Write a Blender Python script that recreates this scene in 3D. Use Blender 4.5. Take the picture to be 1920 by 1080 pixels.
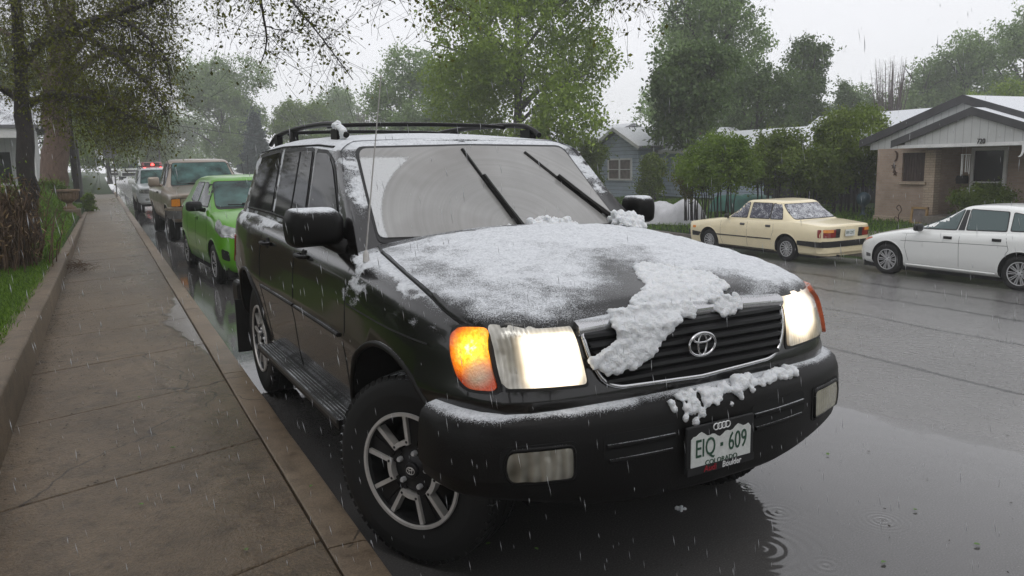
import bpy, bmesh, math, random
import numpy as np
from mathutils import Vector, Matrix
from mathutils.bvhtree import BVHTree
from mathutils.geometry import delaunay_2d_cdt
for _o in list(bpy.data.objects): bpy.data.objects.remove(_o)
SC=bpy.context.scene; COL=SC.collection
rnd=random.Random(7); NR=np.random.default_rng(11)
# ------------------------------------------------------------------ camera
F_PX=1446.77; YAW,PITCH,ROLL=0.4803,0.1629,-0.0252; CAM=np.array([-1.8059,-2.9092,1.6366])
def cam_axes():
    cy,sy,cp,sp=math.cos(YAW),math.sin(YAW),math.cos(PITCH),math.sin(PITCH)
    f=np.array([sy*cp,cy*cp,-sp]); r=np.array([cy,-sy,0.]); u=np.cross(r,f); c,s=math.cos(ROLL),math.sin(ROLL)
    return c*r+s*u,-s*r+c*u,f
cam=bpy.data.cameras.new('camera'); cam.sensor_width=36; cam.lens=F_PX/1920*36; cam.clip_end=2000; cam.clip_start=.05
co=bpy.data.objects.new('camera',cam); COL.objects.link(co)
_r,_u,_f=cam_axes()
co.matrix_world=Matrix(((_r[0],_u[0],-_f[0],CAM[0]),(_r[1],_u[1],-_f[1],CAM[1]),(_r[2],_u[2],-_f[2],CAM[2]),(0,0,0,1)))
SC.camera=co
# ------------------------------------------------------------------ world, sun, exposure
SUN_EL,SUN_ROT=math.radians(58),math.radians(200)
wd=bpy.data.worlds.new('World'); SC.world=wd; wd.use_nodes=True
nt=wd.node_tree; nt.nodes.clear()
out=nt.nodes.new('ShaderNodeOutputWorld'); bg=nt.nodes.new('ShaderNodeBackground'); sky=nt.nodes.new('ShaderNodeTexSky')
sky.sky_type='NISHITA'; sky.sun_disc=False; sky.sun_elevation=SUN_EL; sky.sun_rotation=SUN_ROT
hs=nt.nodes.new('ShaderNodeHueSaturation'); hs.inputs['Saturation'].default_value=.15
mx=nt.nodes.new('ShaderNodeMix'); mx.data_type='RGBA'; mx.inputs[0].default_value=.88
mx.inputs[7].default_value=(6.75,6.8,7.1,1)       # the closed, even cloud deck
nt.links.new(sky.outputs[0],hs.inputs['Color']); nt.links.new(hs.outputs[0],mx.inputs[6]); nt.links.new(mx.outputs[2],bg.inputs['Color'])
bg.inputs['Strength'].default_value=.120
nt.links.new(bg.outputs[0],out.inputs['Surface'])
sl=bpy.data.lights.new('sun','SUN'); sl.energy=.5; sl.angle=math.radians(25); sl.color=(1,.97,.93)
so=bpy.data.objects.new('sun',sl); COL.objects.link(so)
_d=Vector((math.sin(SUN_ROT)*math.cos(SUN_EL),math.cos(SUN_ROT)*math.cos(SUN_EL),math.sin(SUN_EL)))
so.rotation_euler=_d.to_track_quat('Z','Y').to_euler()
SC.view_settings.view_transform='Standard'; SC.view_settings.look='None'; SC.view_settings.gamma=1; SC.view_settings.exposure=.36
SC.view_settings.use_curve_mapping=False
SC.render.engine='CYCLES'; SC.cycles.use_denoising=True; SC.cycles.max_bounces=8; SC.cycles.volume_bounces=2
SC.cycles.transparent_max_bounces=12; SC.cycles.sample_clamp_indirect=6
# ------------------------------------------------------------------ materials
MATS={}
def nmat(name):
    m=bpy.data.materials.new(name); m.use_nodes=True; MATS[name]=m
    return m,m.node_tree,m.node_tree.nodes['Principled BSDF']
def N(nt,t,**k):
    n=nt.nodes.new(t)
    for a,v in k.items(): setattr(n,a,v)
    return n
def noise(nt,scale,detail=4,rough=.55,obj=True,vec=None,dist=0):
    n=N(nt,'ShaderNodeTexNoise'); n.inputs['Scale'].default_value=scale; n.inputs['Detail'].default_value=detail; n.inputs['Roughness'].default_value=rough; n.inputs['Distortion'].default_value=dist
    if vec is None:
        tc=N(nt,'ShaderNodeTexCoord'); nt.links.new(tc.outputs['Object'],n.inputs['Vector'])
    else: nt.links.new(vec,n.inputs['Vector'])
    return n.outputs['Fac']
def ramp(nt,src,stops):
    r=N(nt,'ShaderNodeValToRGB'); e=r.color_ramp.elements
    while len(e)<len(stops): e.new(.5)
    for k,(p,c) in enumerate(stops):
        e[k].position=p; e[k].color=c if len(c)==4 else (*c,1)
    nt.links.new(src,r.inputs[0]); return r.outputs[0]
def math_(nt,op,a,b=None,c=None,clamp=False):
    n=N(nt,'ShaderNodeMath',operation=op); n.use_clamp=clamp
    for i,v in enumerate((a,b,c)):
        if v is None: continue
        if isinstance(v,(int,float)): n.inputs[i].default_value=v
        else: nt.links.new(v,n.inputs[i])
    return n.outputs[0]
def mixc(nt,fac,a,b):
    n=N(nt,'ShaderNodeMix',data_type='RGBA')
    for i,v in ((0,fac),(6,a),(7,b)):
        if isinstance(v,(int,float)): n.inputs[i].default_value=v
        elif isinstance(v,tuple): n.inputs[i].default_value=(*v,1)
        else: nt.links.new(v,n.inputs[i])
    return n.outputs[2]
def bump(nt,h,strength,dist=.01):
    b=N(nt,'ShaderNodeBump'); b.inputs['Strength'].default_value=strength; b.inputs['Distance'].default_value=dist
    nt.links.new(h,b.inputs['Height']); return b.outputs[0]
def mapped(nt,scale=(1,1,1),rot=(0,0,0)):
    tc=N(nt,'ShaderNodeTexCoord'); mp=N(nt,'ShaderNodeMapping'); mp.inputs['Scale'].default_value=scale; mp.inputs['Rotation'].default_value=rot
    nt.links.new(tc.outputs['Object'],mp.inputs['Vector']); return mp.outputs[0]
def plain(name,col,rough=.5,metal=0,var=.15,vs=8,bs=None,spec=.5,coat=0,emit=None,es=1,alpha=None,trans=0,ior=1.45):
    m,nt,b=nmat(name)
    if var:
        f=noise(nt,vs,5); a=tuple(c*(1-var) for c in col); d=tuple(min(1,c*(1+var)) for c in col)
        nt.links.new(ramp(nt,f,[(.3,a),(.7,d)]),b.inputs['Base Color'])
    else: b.inputs['Base Color'].default_value=(*col,1)
    b.inputs['Roughness'].default_value=rough; b.inputs['Metallic'].default_value=metal; b.inputs['Specular IOR Level'].default_value=spec; b.inputs['IOR'].default_value=ior
    b.inputs['Coat Weight'].default_value=coat; b.inputs['Coat Roughness'].default_value=.05; b.inputs['Transmission Weight'].default_value=trans
    if emit: b.inputs['Emission Color'].default_value=(*emit,1); b.inputs['Emission Strength'].default_value=es
    if bs: nt.links.new(bump(nt,noise(nt,bs[0],4),bs[1],bs[2] if len(bs)>2 else .01),b.inputs['Normal'])
    return m
SNOWC=(.74,.76,.79)
def snowy(name,col,rough=.3,coat=.8,metal=0,spec=.5,base=.0,upk=1.0,thr=.8,fine=260,fa=.7,coarse=5,ca=.5,wet=True,var=.0,streak=False,mb_=.02,soft=.09):
    """paint that carries wet snow grains where it faces up, plus the per-vertex 'frost' amount"""
    m,nt,b=nmat(name)
    g=N(nt,'ShaderNodeNewGeometry'); sx=N(nt,'ShaderNodeSeparateXYZ'); nt.links.new(g.outputs['Normal'],sx.inputs[0])
    at=N(nt,'ShaderNodeAttribute',attribute_name='frost')
    up=math_(nt,'POWER',math_(nt,'MAXIMUM',sx.outputs[2],0.0),3.0)
    v=math_(nt,'MULTIPLY_ADD',up,upk,base); v=math_(nt,'ADD',v,at.outputs['Fac'])
    if streak:   # smears of old snow on the front wing and under the door handles
        tc=N(nt,'ShaderNodeTexCoord'); so_=N(nt,'ShaderNodeSeparateXYZ'); nt.links.new(tc.outputs['Object'],so_.inputs[0])
        mp=N(nt,'ShaderNodeMapping'); mp.inputs['Rotation'].default_value=(.75,0,0); mp.inputs['Scale'].default_value=(5,4.2,11); nt.links.new(tc.outputs['Object'],mp.inputs['Vector'])
        q=math_(nt,'MULTIPLY',math_(nt,'MAXIMUM',math_(nt,'SUBTRACT',noise(nt,1.0,4,.55,vec=mp.outputs[0]),.48),0.0),6.0)
        zz=math_(nt,'MULTIPLY_ADD',so_.outputs[2],8.0,-7.5,True); yy=math_(nt,'MULTIPLY_ADD',so_.outputs[1],-8.0,5.0,True); y2=math_(nt,'MULTIPLY_ADD',so_.outputs[1],8.0,4.4,True)
        k=math_(nt,'MULTIPLY',zz,math_(nt,'MULTIPLY',yy,y2)); v=math_(nt,'ADD',v,math_(nt,'MULTIPLY',k,math_(nt,'ADD',q,.40)))
        z3=math_(nt,'MULTIPLY_ADD',so_.outputs[2],7.0,-7.85,True); y3=math_(nt,'MULTIPLY_ADD',so_.outputs[1],6.0,-4.2,True); v=math_(nt,'ADD',v,math_(nt,'MULTIPLY',math_(nt,'MULTIPLY',z3,y3),math_(nt,'MULTIPLY_ADD',q,.9,.55)))
    v=math_(nt,'ADD',v,math_(nt,'MULTIPLY_ADD',noise(nt,coarse,5,.6),ca*2,-ca))
    v=math_(nt,'ADD',v,math_(nt,'MULTIPLY_ADD',noise(nt,fine,2,.7),fa*2,-fa))
    mask=ramp(nt,v,[(max(0,thr-soft),(0,0,0)),(min(1,thr+soft),(1,1,1))])
    c=col
    if var: c=ramp(nt,noise(nt,3,6),[(.3,tuple(x*(1-var) for x in col)),(.7,tuple(x*(1+var) for x in col))])
    sn=ramp(nt,math_(nt,'ADD',math_(nt,'MULTIPLY',noise(nt,95,3,.75),.6),math_(nt,'MULTIPLY',noise(nt,30,4,.7),.4)),[(.30,(.34,.36,.39)),(.46,(.62,.64,.67)),(.62,(.78,.80,.83))])
    nt.links.new(mixc(nt,mask,c,sn),b.inputs['Base Color'])
    nt.links.new(math_(nt,'MULTIPLY_ADD',mask,.85-rough,rough),b.inputs['Roughness'])
    nt.links.new(math_(nt,'MULTIPLY_ADD',mask,-coat,coat),b.inputs['Coat Weight']); b.inputs['Coat Roughness'].default_value=.06
    b.inputs['Specular IOR Level'].default_value=spec
    if metal: nt.links.new(math_(nt,'MULTIPLY_ADD',mask,-metal,metal),b.inputs['Metallic'])
    h=math_(nt,'ADD',math_(nt,'MULTIPLY',mask,math_(nt,'MULTIPLY_ADD',noise(nt,120,3),.9,.5)),math_(nt,'MULTIPLY',noise(nt,160,1,.4),mb_))
    nt.links.new(bump(nt,h,.75,.007),b.inputs['Normal'])
    return m
snowy('black_paint',(.0055,.005,.0048),rough=.24,coat=.75,base=-.10,upk=.95,thr=.86,fa=.75,ca=.5,spec=.35,streak=True)
snowy('hood_paint',(.010,.010,.010),rough=.32,coat=.3,spec=.4,base=.10,upk=.95,thr=.80,fa=.90,ca=.70,coarse=7,fine=240,soft=.22)
snowy('black_plastic',(.006,.0055,.0053),rough=.44,spec=.22,mb_=.10,coat=.0,base=-.25,upk=1.05,thr=.8,fa=.7,ca=.4)
snowy('green_paint',(.10,.33,.008),rough=.32,coat=.5,base=-.9,upk=.4,thr=.8)
snowy('tan_paint',(.27,.225,.18),rough=.35,coat=.6,base=-.8,upk=.6,thr=.8,metal=.3)
snowy('silver_paint',(.45,.47,.48),rough=.35,coat=.6,base=-.6,upk=.7,thr=.8,metal=.3)
snowy('white_paint',(.80,.81,.79),rough=.3,coat=.8,base=-.5,upk=.7,thr=.8)
snowy('cream_paint',(.80,.70,.47),rough=.35,coat=.6,base=-.55,upk=.75,thr=.8,var=.05)
snowy('shingle_snow',(.20,.20,.21),rough=.8,coat=0,base=.65,upk=.9,thr=.75,fine=26,fa=.4,coarse=1.2,ca=.5)
snowy('shingle_grey',(.16,.16,.17),rough=.8,coat=0,base=.15,upk=.9,thr=.75,fine=18,fa=.5,coarse=1.2,ca=.4)
plain('rubber',(.012,.012,.012),.6,var=.2,vs=30,bs=(90,.25),spec=.3)
snowy('snowy_rubber',(.012,.012,.012),rough=.6,coat=0,spec=.3,base=-.22,upk=1.0,thr=.72,fa=.5,ca=.35)
plain('black_trim',(.012,.012,.013),.45,var=.15,vs=20)
plain('well_black',(.006,.006,.006),.9,var=0)
plain('seam_black',(.003,.003,.003),.7,var=0)
plain('dark_glass',(.006,.006,.007),.06,var=0,spec=.25,coat=.0)
plain('chrome',(.62,.62,.63),.16,1,var=.05)
plain('satin_alloy',(.52,.50,.48),.40,.35,var=.10,vs=25)
plain('dark_alloy',(.02,.02,.021),.35,.5,var=.1)
plain('hub_silver',(.56,.56,.57),.32,.35,var=.1,vs=40)
m,nt,b=nmat('amber'); tc=N(nt,'ShaderNodeTexCoord'); f_=noise(nt,75,3,.6)
def _dist(c,r):
    d=N(nt,'ShaderNodeVectorMath',operation='DISTANCE'); mp=N(nt,'ShaderNodeMapping'); mp.inputs['Scale'].default_value=(0,1,1); nt.links.new(tc.outputs['Object'],mp.inputs['Vector']); nt.links.new(mp.outputs[0],d.inputs[0]); d.inputs[1].default_value=(0,*c); return math_(nt,'MULTIPLY_ADD',d.outputs['Value'],-1/r,1.0,True)
hot=_dist((-.595,1.015),.105); clear=math_(nt,'MULTIPLY_ADD',_dist((-.630,.940),.060),1.6,0.0,True); hot=math_(nt,'MULTIPLY',hot,math_(nt,'MULTIPLY_ADD',f_,1.4,.3))
nt.links.new(mixc(nt,clear,ramp(nt,hot,[(0,(.55,.06,.003)),(.35,(.80,.25,.008)),(1,(.9,.5,.03))]),(.80,.66,.46)),b.inputs['Base Color']); b.inputs['Roughness'].default_value=.15; b.inputs['Coat Weight'].default_value=1
nt.links.new(ramp(nt,hot,[(0,(1,.10,.003)),(.4,(1,.34,.008)),(.8,(1,.62,.04)),(1,(1,.8,.3))]),b.inputs['Emission Color']); nt.links.new(math_(nt,'MULTIPLY',math_(nt,'MULTIPLY_ADD',hot,2.0,.10),math_(nt,'MULTIPLY_ADD',clear,-.6,1.0)),b.inputs['Emission Strength'])
nt.links.new(bump(nt,noise(nt,120,2),.5),b.inputs['Normal'])
plain('amber_off',(.72,.26,.03),.2,var=.15,vs=60,coat=.6)
plain('amber_marker',(.55,.12,.05),.2,var=.15,vs=60,coat=.8)
plain('red_lens',(.22,.012,.010),.15,var=.25,vs=30,coat=.8)
def fluted(name,a,d,metal=.6,rough=.14,per=70):
    m,nt,b=nmat(name); tc=N(nt,'ShaderNodeTexCoord'); sx=N(nt,'ShaderNodeSeparateXYZ'); nt.links.new(tc.outputs['Object'],sx.inputs[0])
    w=math_(nt,'SINE',math_(nt,'MULTIPLY',math_(nt,'ADD',sx.outputs[0],sx.outputs[1]),per*6.28)); lo=noise(nt,9,2)
    nt.links.new(ramp(nt,math_(nt,'MULTIPLY_ADD',w,.055,lo),[(.3,a),(.65,d)]),b.inputs['Base Color']); b.inputs['Metallic'].default_value=metal; b.inputs['Roughness'].default_value=rough; b.inputs['Coat Weight'].default_value=1; b.inputs['Coat Roughness'].default_value=.03
    nt.links.new(bump(nt,math_(nt,'ADD',math_(nt,'MULTIPLY',w,.3),math_(nt,'MULTIPLY',lo,2)),.5,.01),b.inputs['Normal'])
fluted('lamp_clear',(.20,.21,.21),(.52,.53,.53)); fluted('lamp_yellowed',(.26,.24,.15),(.40,.38,.28),.2,.25,50); fluted('lamp_bowl',(.10,.095,.075),(.42,.40,.34),.5,.16,38)
plain('lamp_lit',(.9,.88,.8),.2,var=0,emit=(1,.93,.78),es=9)
plain('lamp_dim',(.62,.58,.48),.15,.3,var=.35,vs=38,coat=1,emit=(1,.86,.58),es=.42,bs=(60,.5))
plain('signal_red',(.7,.02,.02),.3,var=0,emit=(1,.06,.05),es=5)
plain('plate_white',(.62,.64,.62),.4,var=.1,vs=60)
plain('plate_green',(.025,.075,.045),.45,var=0)
plain('print_red',(.30,.02,.03),.45,var=0)
plain('print_white',(.75,.75,.75),.45,var=0)
m,nt,b=nmat('snow')
gz=math_(nt,'ADD',math_(nt,'MULTIPLY',noise(nt,120,3,.75),.6),math_(nt,'MULTIPLY',noise(nt,38,4,.7),.4))
nt.links.new(ramp(nt,gz,[(.30,(.62,.645,.68)),(.44,(.81,.83,.855)),(.6,(.90,.915,.935))]),b.inputs['Base Color']); b.inputs['Roughness'].default_value=.7; b.inputs['Subsurface Weight'].default_value=.25; b.inputs['Subsurface Radius'].default_value=(.01,.012,.014)
nt.links.new(bump(nt,math_(nt,'ADD',noise(nt,160,3,.7),math_(nt,'MULTIPLY',noise(nt,60,3),1.0)),.8,.010),b.inputs['Normal'])
plain('slush',(.58,.60,.62),.35,var=.15,vs=40,bs=(120,.8,.01))
# ------------------------------------------------------------------ object helpers
def tag(o,label=None,cat=None,group=None,kind=None):
    for k,v in (('label',label),('category',cat),('group',group),('kind',kind)):
        if v: o[k]=v
    return o
def empty(name,loc=(0,0,0),rz=0,label=None,cat=None,group=None):
    o=bpy.data.objects.new(name,None); COL.objects.link(o); o.location=loc; o.rotation_euler=(0,0,rz); o.empty_display_size=.2
    return tag(o,label,cat,group)
def setmats(me,mats):
    for m in (mats if isinstance(mats,(list,tuple)) else [mats]): me.materials.append(MATS[m] if isinstance(m,str) else m)
def mk(name,verts,faces,mats,parent=None,smooth=None,mi=None,loc=None):
    me=bpy.data.meshes.new(name); me.from_pydata([tuple(v) for v in verts],[],[tuple(f) for f in faces]); setmats(me,mats)
    if mi is not None: me.polygons.foreach_set('material_index',mi)
    o=bpy.data.objects.new(name,me); COL.objects.link(o)
    if parent: o.parent=parent
    if loc: o.location=loc
    fin(o,smooth); return o
def fin(o,smooth):
    me=o.data
    if smooth is not None:
        me.polygons.foreach_set('use_smooth',[True]*len(me.polygons)); me.update()
        if smooth<179: me.set_sharp_from_angle(angle=math.radians(smooth))
    me.update()
class MB:
    """collects boxes, tubes, lathes into ONE mesh"""
    def __init__(s): s.v=[];s.f=[];s.m=[]
    def add(s,v,f,m=0):
        n=len(s.v); s.v+=[tuple(p) for p in v]; s.f+=[tuple(i+n for i in q) for q in f]; s.m+=[m]*len(f); return s
    def box(s,a,b,m=0,rot=None,piv=None,ch=0):
        (x0,y0,z0),(x1,y1,z1)=a,b
        v=[Vector((x,y,z)) for x in (x0,x1) for y in (y0,y1) for z in (z0,z1)]
        if rot is not None:
            p=Vector(piv) if piv else (v[0]+v[7])/2
            v=[rot@(q-p)+p for q in v]
        return s.add(v,[(0,1,3,2),(4,6,7,5),(0,4,5,1),(2,3,7,6),(0,2,6,4),(1,5,7,3)],m)
    def tube(s,pts,r,n=6,m=0,cap=True):
        pts=[Vector(p) for p in pts]; rs=r if isinstance(r,(list,tuple)) else [r]*len(pts)
        V=[];up=None
        for i,p in enumerate(pts):
            d=(pts[min(i+1,len(pts)-1)]-pts[max(i-1,0)]).normalized()
            if up is None: up=Vector((0,0,1)) if abs(d.z)<.9 else Vector((1,0,0))
            a=d.cross(up); a=a.normalized() if a.length>1e-6 else d.orthogonal().normalized(); b=a.cross(d); up=b
            for k in range(n):
                t=2*math.pi*k/n; V.append(p+(a*math.cos(t)+b*math.sin(t))*rs[i])
        Fc=[(i*n+k,i*n+(k+1)%n,(i+1)*n+(k+1)%n,(i+1)*n+k) for i in range(len(pts)-1) for k in range(n)]
        if cap: Fc+=[tuple(range(n-1,-1,-1)),tuple(range((len(pts)-1)*n,len(pts)*n))]
        return s.add(V,Fc,m)
    def lathe(s,prof,n=24,m=0,axis='z',c=(0,0,0),close=False):
        V=[]
        for r,h in prof:
            for k in range(n):
                t=2*math.pi*k/n; a,b=r*math.cos(t),r*math.sin(t)
                V.append((c[0]+a,c[1]+b,c[2]+h) if axis=='z' else (c[0]+h,c[1]+a,c[2]+b) if axis=='x' else (c[0]+a,c[1]+h,c[2]+b))
        L=len(prof); Fc=[]
        for i in range(L-1 if not close else L):
            j=(i+1)%L
            for k in range(n): Fc.append((i*n+k,i*n+(k+1)%n,j*n+(k+1)%n,j*n+k))
        return s.add(V,Fc,m)
    def prism(s,poly,fn,m=0):
        """poly in 2D, fn(p,side)->3D with side 0/1"""
        n=len(poly); V=[fn(p,0) for p in poly]+[fn(p,1) for p in poly]
        return s.add(V,[tuple(range(n-1,-1,-1)),tuple(range(n,2*n))]+[(i,(i+1)%n,n+(i+1)%n,n+i) for i in range(n)],m)
    def build(s,name,mats,parent=None,smooth=None,fixn=True,bevel=0):
        o=mk(name,s.v,s.f,mats,parent,None,s.m)
        if fixn or bevel:
            bm=bmesh.new(); bm.from_mesh(o.data); bmesh.ops.recalc_face_normals(bm,faces=bm.faces)
            if bevel:
                es=[e for e in bm.edges if len(e.link_faces)==2 and e.calc_face_angle(0)>.6]
                bmesh.ops.bevel(bm,geom=es,offset=bevel,segments=2,affect='EDGES',profile=.5)
            bm.to_mesh(o.data); bm.free()
        fin(o,smooth); return o
def crom(pts,n):
    """Catmull-Rom through pts, resampled to n evenly spaced"""
    P=np.array(pts,float); Q=np.vstack([2*P[0]-P[1],P,2*P[-1]-P[-2]]); o=[]
    for i in range(1,len(Q)-2):
        for t in np.linspace(0,1,24,endpoint=False):
            a,b,c,d=Q[i-1],Q[i],Q[i+1],Q[i+2]
            o.append(.5*((2*b)+(-a+c)*t+(2*a-5*b+4*c-d)*t*t+(-a+3*b-3*c+d)*t**3))
    o.append(P[-1]); o=np.array(o); L=np.concatenate([[0],np.cumsum(np.linalg.norm(np.diff(o,axis=0),axis=1))])
    s=np.linspace(0,L[-1],n); return np.stack([np.interp(s,L,o[:,k]) for k in range(o.shape[1])],1)
def rpoly(pts,r=.03,k=4):
    """polygon with rounded corners; r may be a list"""
    n=len(pts); o=[]
    for i,p in enumerate(pts):
        p=Vector(p); a=Vector(pts[i-1])-p; b=Vector(pts[(i+1)%n])-p; ri=r[i] if isinstance(r,(list,tuple)) else r
        ri=min(ri,a.length*.45,b.length*.45)
        if ri<1e-4: o.append(tuple(p)); continue
        A=p+a.normalized()*ri; B=p+b.normalized()*ri
        for j in range(k+1):
            t=j/k; o.append(tuple(A*(1-t)**2+p*2*t*(1-t)+B*t*t))
    return o
def bvh_of(o):
    dg=bpy.context.evaluated_depsgraph_get(); return BVHTree.FromObject(o,dg)
AX={'x':lambda a,b,s:(Vector((s*6,a,b)),Vector((-s,0,0))),'y':lambda a,b,s:(Vector((a,s*9,b)),Vector((0,-s,0))),'z':lambda a,b,s:(Vector((a,b,5)),Vector((0,0,-1)))}
def cast(bv,a,b,axis,s):
    if isinstance(axis,str): o,d=AX[axis](a,b,s)
    else: o,d=axis(a,b)
    h=bv.ray_cast(o,d)
    if h[0] is None: return None
    n=h[1] if h[1].dot(d)<0 else -h[1]
    return h[0],n,d
def inside(P,p):
    c=False;n=len(P);x,y=p
    for i in range(n):
        x1,y1=P[i];x2,y2=P[i-1]
        if (y1>y)!=(y2>y) and x<(x2-x1)*(y-y1)/(y2-y1)+x1: c=not c
    return c
def panel(name,parent,mat,bv,poly,axis,s=1,off=.004,res=.05,skirt=.012,frost=None,smooth=45,rough=0,holes=None,use_n=True):
    """a sheet that follows the body: outline poly projected onto the body along an axis, set proud by off, its rim turned back in"""
    P=[]
    n=len(poly)
    for i in range(n):
        a=np.array(poly[i]);b=np.array(poly[(i+1)%n]);k=max(1,int(np.linalg.norm(b-a)/res))
        for j in range(k): P.append(tuple(a+(b-a)*j/k))
    A=np.array(P); lo,hi=A.min(0),A.max(0); I=[]
    for x in np.arange(lo[0]+res*.5,hi[0],res):
        for y in np.arange(lo[1]+res*.5,hi[1],res):
            if inside(P,(x,y)) and np.min(np.hypot(A[:,0]-x,A[:,1]-y))>res*.45: I.append((x,y))
    vs=[Vector(p) for p in P+I]; r=delaunay_2d_cdt(vs,[],[list(range(len(P)))],1,1e-5)
    V=[];ok=[];NN=[]
    for p in r[0]:
        h=cast(bv,p[0],p[1],axis,s)
        if h is None: V.append(Vector((0,0,0))); ok.append(False); NN.append(None)
        else:
            d=h[1] if use_n else -h[2]
            V.append(h[0]+d*off); ok.append(True); NN.append(d)
    Fc=[tuple(f) for f in r[2] if all(ok[i] for i in f)]
    ed={}
    for f in Fc:
        for i in range(len(f)):
            e=(f[i],f[(i+1)%len(f)]); ed[e]=1
    bd=[e for e in ed if (e[1],e[0]) not in ed]
    mp={}
    for e in bd:
        for i in e:
            if i not in mp: mp[i]=len(V); V.append(V[i]-NN[i]*skirt)
    Fc+=[(b,a,mp[a],mp[b]) for a,b in bd]
    used=sorted({i for f in Fc for i in f}); ix={u:k for k,u in enumerate(used)}
    V=[V[u] for u in used]; Fc=[tuple(ix[i] for i in f) for f in Fc]
    o=mk(name,V,Fc,mat,parent)
    bm=bmesh.new(); bm.from_mesh(o.data); bmesh.ops.recalc_face_normals(bm,faces=bm.faces)
    # face outward
    if axis=='z':
        up=sum(f.normal.z*f.calc_area() for f in bm.faces)
        if up<0: bmesh.ops.reverse_faces(bm,faces=bm.faces)
    else:
        c=0
        for f in bm.faces:
            h=cast(bv,*( (f.calc_center_median().y,f.calc_center_median().z) if axis=='x' else (f.calc_center_median().x,f.calc_center_median().z)),axis,s) if isinstance(axis,str) else None
            if h: c+=f.normal.dot(h[1])*f.calc_area()
        if c<0: bmesh.ops.reverse_faces(bm,faces=bm.faces)
    bm.to_mesh(o.data); bm.free()
    if frost:
        at=o.data.attributes.new('frost','FLOAT','POINT'); at.data.foreach_set('value',[float(frost(v.co)) for v in o.data.vertices])
    fin(o,smooth); return o
def pline(mb,bv,pts,axis,s=1,r=.004,off=0,n=5,m=0,step=.06):
    """a bead that runs along the body through 2D points"""
    Q=[]
    for i in range(len(pts)-1):
        a=np.array(pts[i],float);b=np.array(pts[i+1],float);k=max(1,int(np.linalg.norm(b-a)/step))
        for j in range(k+(i==len(pts)-2)): Q.append(a+(b-a)*j/k)
    W=[]
    for q in Q:
        h=cast(bv,q[0],q[1],axis,s)
        if h: W.append(h[0]+h[1]*off)
    if len(W)>1: mb.tube(W,r,n,m)
    return W
def pchip(pts):
    xs=[p[0] for p in pts]; ys=[p[1] for p in pts]
    C=crom(pts,200) if len(pts)>2 else np.array(pts)
    return lambda x: float(np.interp(x,C[:,0],C[:,1]))
def loft_body(outline,n,levels,T,B,crown,ncap=11):
    """outline: half plan from front centre to rear centre; levels: (v, width factor, front shift, rear shift, inset)"""
    O=crom(outline,n); O[0,0]=O[-1,0]=0; yf,yr=O[0,1],O[-1,1]
    V=[];Fc=[]; R=2*n-2; ring=[]
    for (v,g,lf,lr,ins) in levels:
        pts=[]
        for i in range(n):
            x,y=O[i]; tf=min(1,max(0,(yf+.9-y)/.9)); tr=min(1,max(0,(y-yr+.9)/.9)); tf=tf*tf*(3-2*tf); tr=tr*tr*(3-2*tr)
            yy=y+lf*tf-lr*tr
            xx=max(0,x*g)
            if ins:
                t=O[min(i+1,n-1)]-O[max(i-1,0)]; nn=np.array([-t[1],t[0]]); nn/=np.linalg.norm(nn)+1e-9
                if nn[0]>0 or (abs(nn[0])<1e-3 and False): nn=nn
                # inward normal: towards the middle
                c=np.array([-x,(yf+yr)/2-y]); nn=nn if nn.dot(c)>0 else -nn
                xx=max(0,xx+nn[0]*ins); yy+=nn[1]*ins
            if i in (0,n-1): xx=0
            z=B(yy)+v*(T(yy)-B(yy)); pts.append((xx,yy,z))
        ring.append(pts)
        V+=pts+[(-a,b,c) for a,b,c in pts[-2:0:-1]]
    L=len(levels)
    for l in range(L-1):
        for k in range(R): Fc.append((l*R+k,l*R+(k+1)%R,(l+1)*R+(k+1)%R,(l+1)*R+k))
    def cap(l,cr,flip):
        base=l*R; grid=[]
        for i in range(n):
            if i in (0,n-1): grid.append([base+i]); continue
            x,y,z=V[base+i]; row=[base+i]
            for j in range(1,ncap):
                t=1-2*j/ncap; V.append((x*t,y,z+cr(y,x)*(1-t*t))); row.append(len(V)-1)
            row.append(base+R-i); grid.append(row)
        for i in range(n-1):
            a,b=grid[i],grid[i+1]
            if len(a)==1:
                for j in range(len(b)-1): Fc.append((a[0],b[j],b[j+1]) )
            elif len(b)==1:
                for j in range(len(a)-1): Fc.append((a[j],b[0],a[j+1]))
            else:
                for j in range(len(a)-1): Fc.append((a[j],b[j],b[j+1],a[j+1]))
    cap(L-1,crown,False); cap(0,lambda y,x:0,True)
    return V,Fc
def solid(name,V,Fc,mats,parent,smooth=35,cut=None,frost=None):
    o=mk(name,V,Fc,mats,parent)
    bm=bmesh.new(); bm.from_mesh(o.data); bmesh.ops.remove_doubles(bm,verts=bm.verts,dist=1e-5); bmesh.ops.recalc_face_normals(bm,faces=bm.faces); bm.to_mesh(o.data); bm.free()
    if cut:
        for (c,rad,x0,x1) in cut:
            mb=MB(); mb.lathe([(rad,x0),(rad,x1)],40,0,'x',c); v=mb.v; mb.f+=[tuple(range(39,-1,-1)),tuple(range(40,80))]; mb.m+=[0,0]
            k=mb.build('cutter',['well_black'],parent)
            md=o.modifiers.new('b','BOOLEAN'); md.operation='DIFFERENCE'; md.object=k; md.solver='EXACT';  md.material_mode='TRANSFER'
            dg=bpy.context.evaluated_depsgraph_get(); me=bpy.data.meshes.new_from_object(o.evaluated_get(dg)); o.modifiers.clear()
            old=o.data; o.data=me; bpy.data.meshes.remove(old); bpy.data.objects.remove(k)
        o.data.name=name
    if frost:
        at=o.data.attributes.new('frost','FLOAT','POINT'); at.data.foreach_set('value',[float(frost(v.co)) for v in o.data.vertices])
    fin(o,smooth); return o
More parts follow.
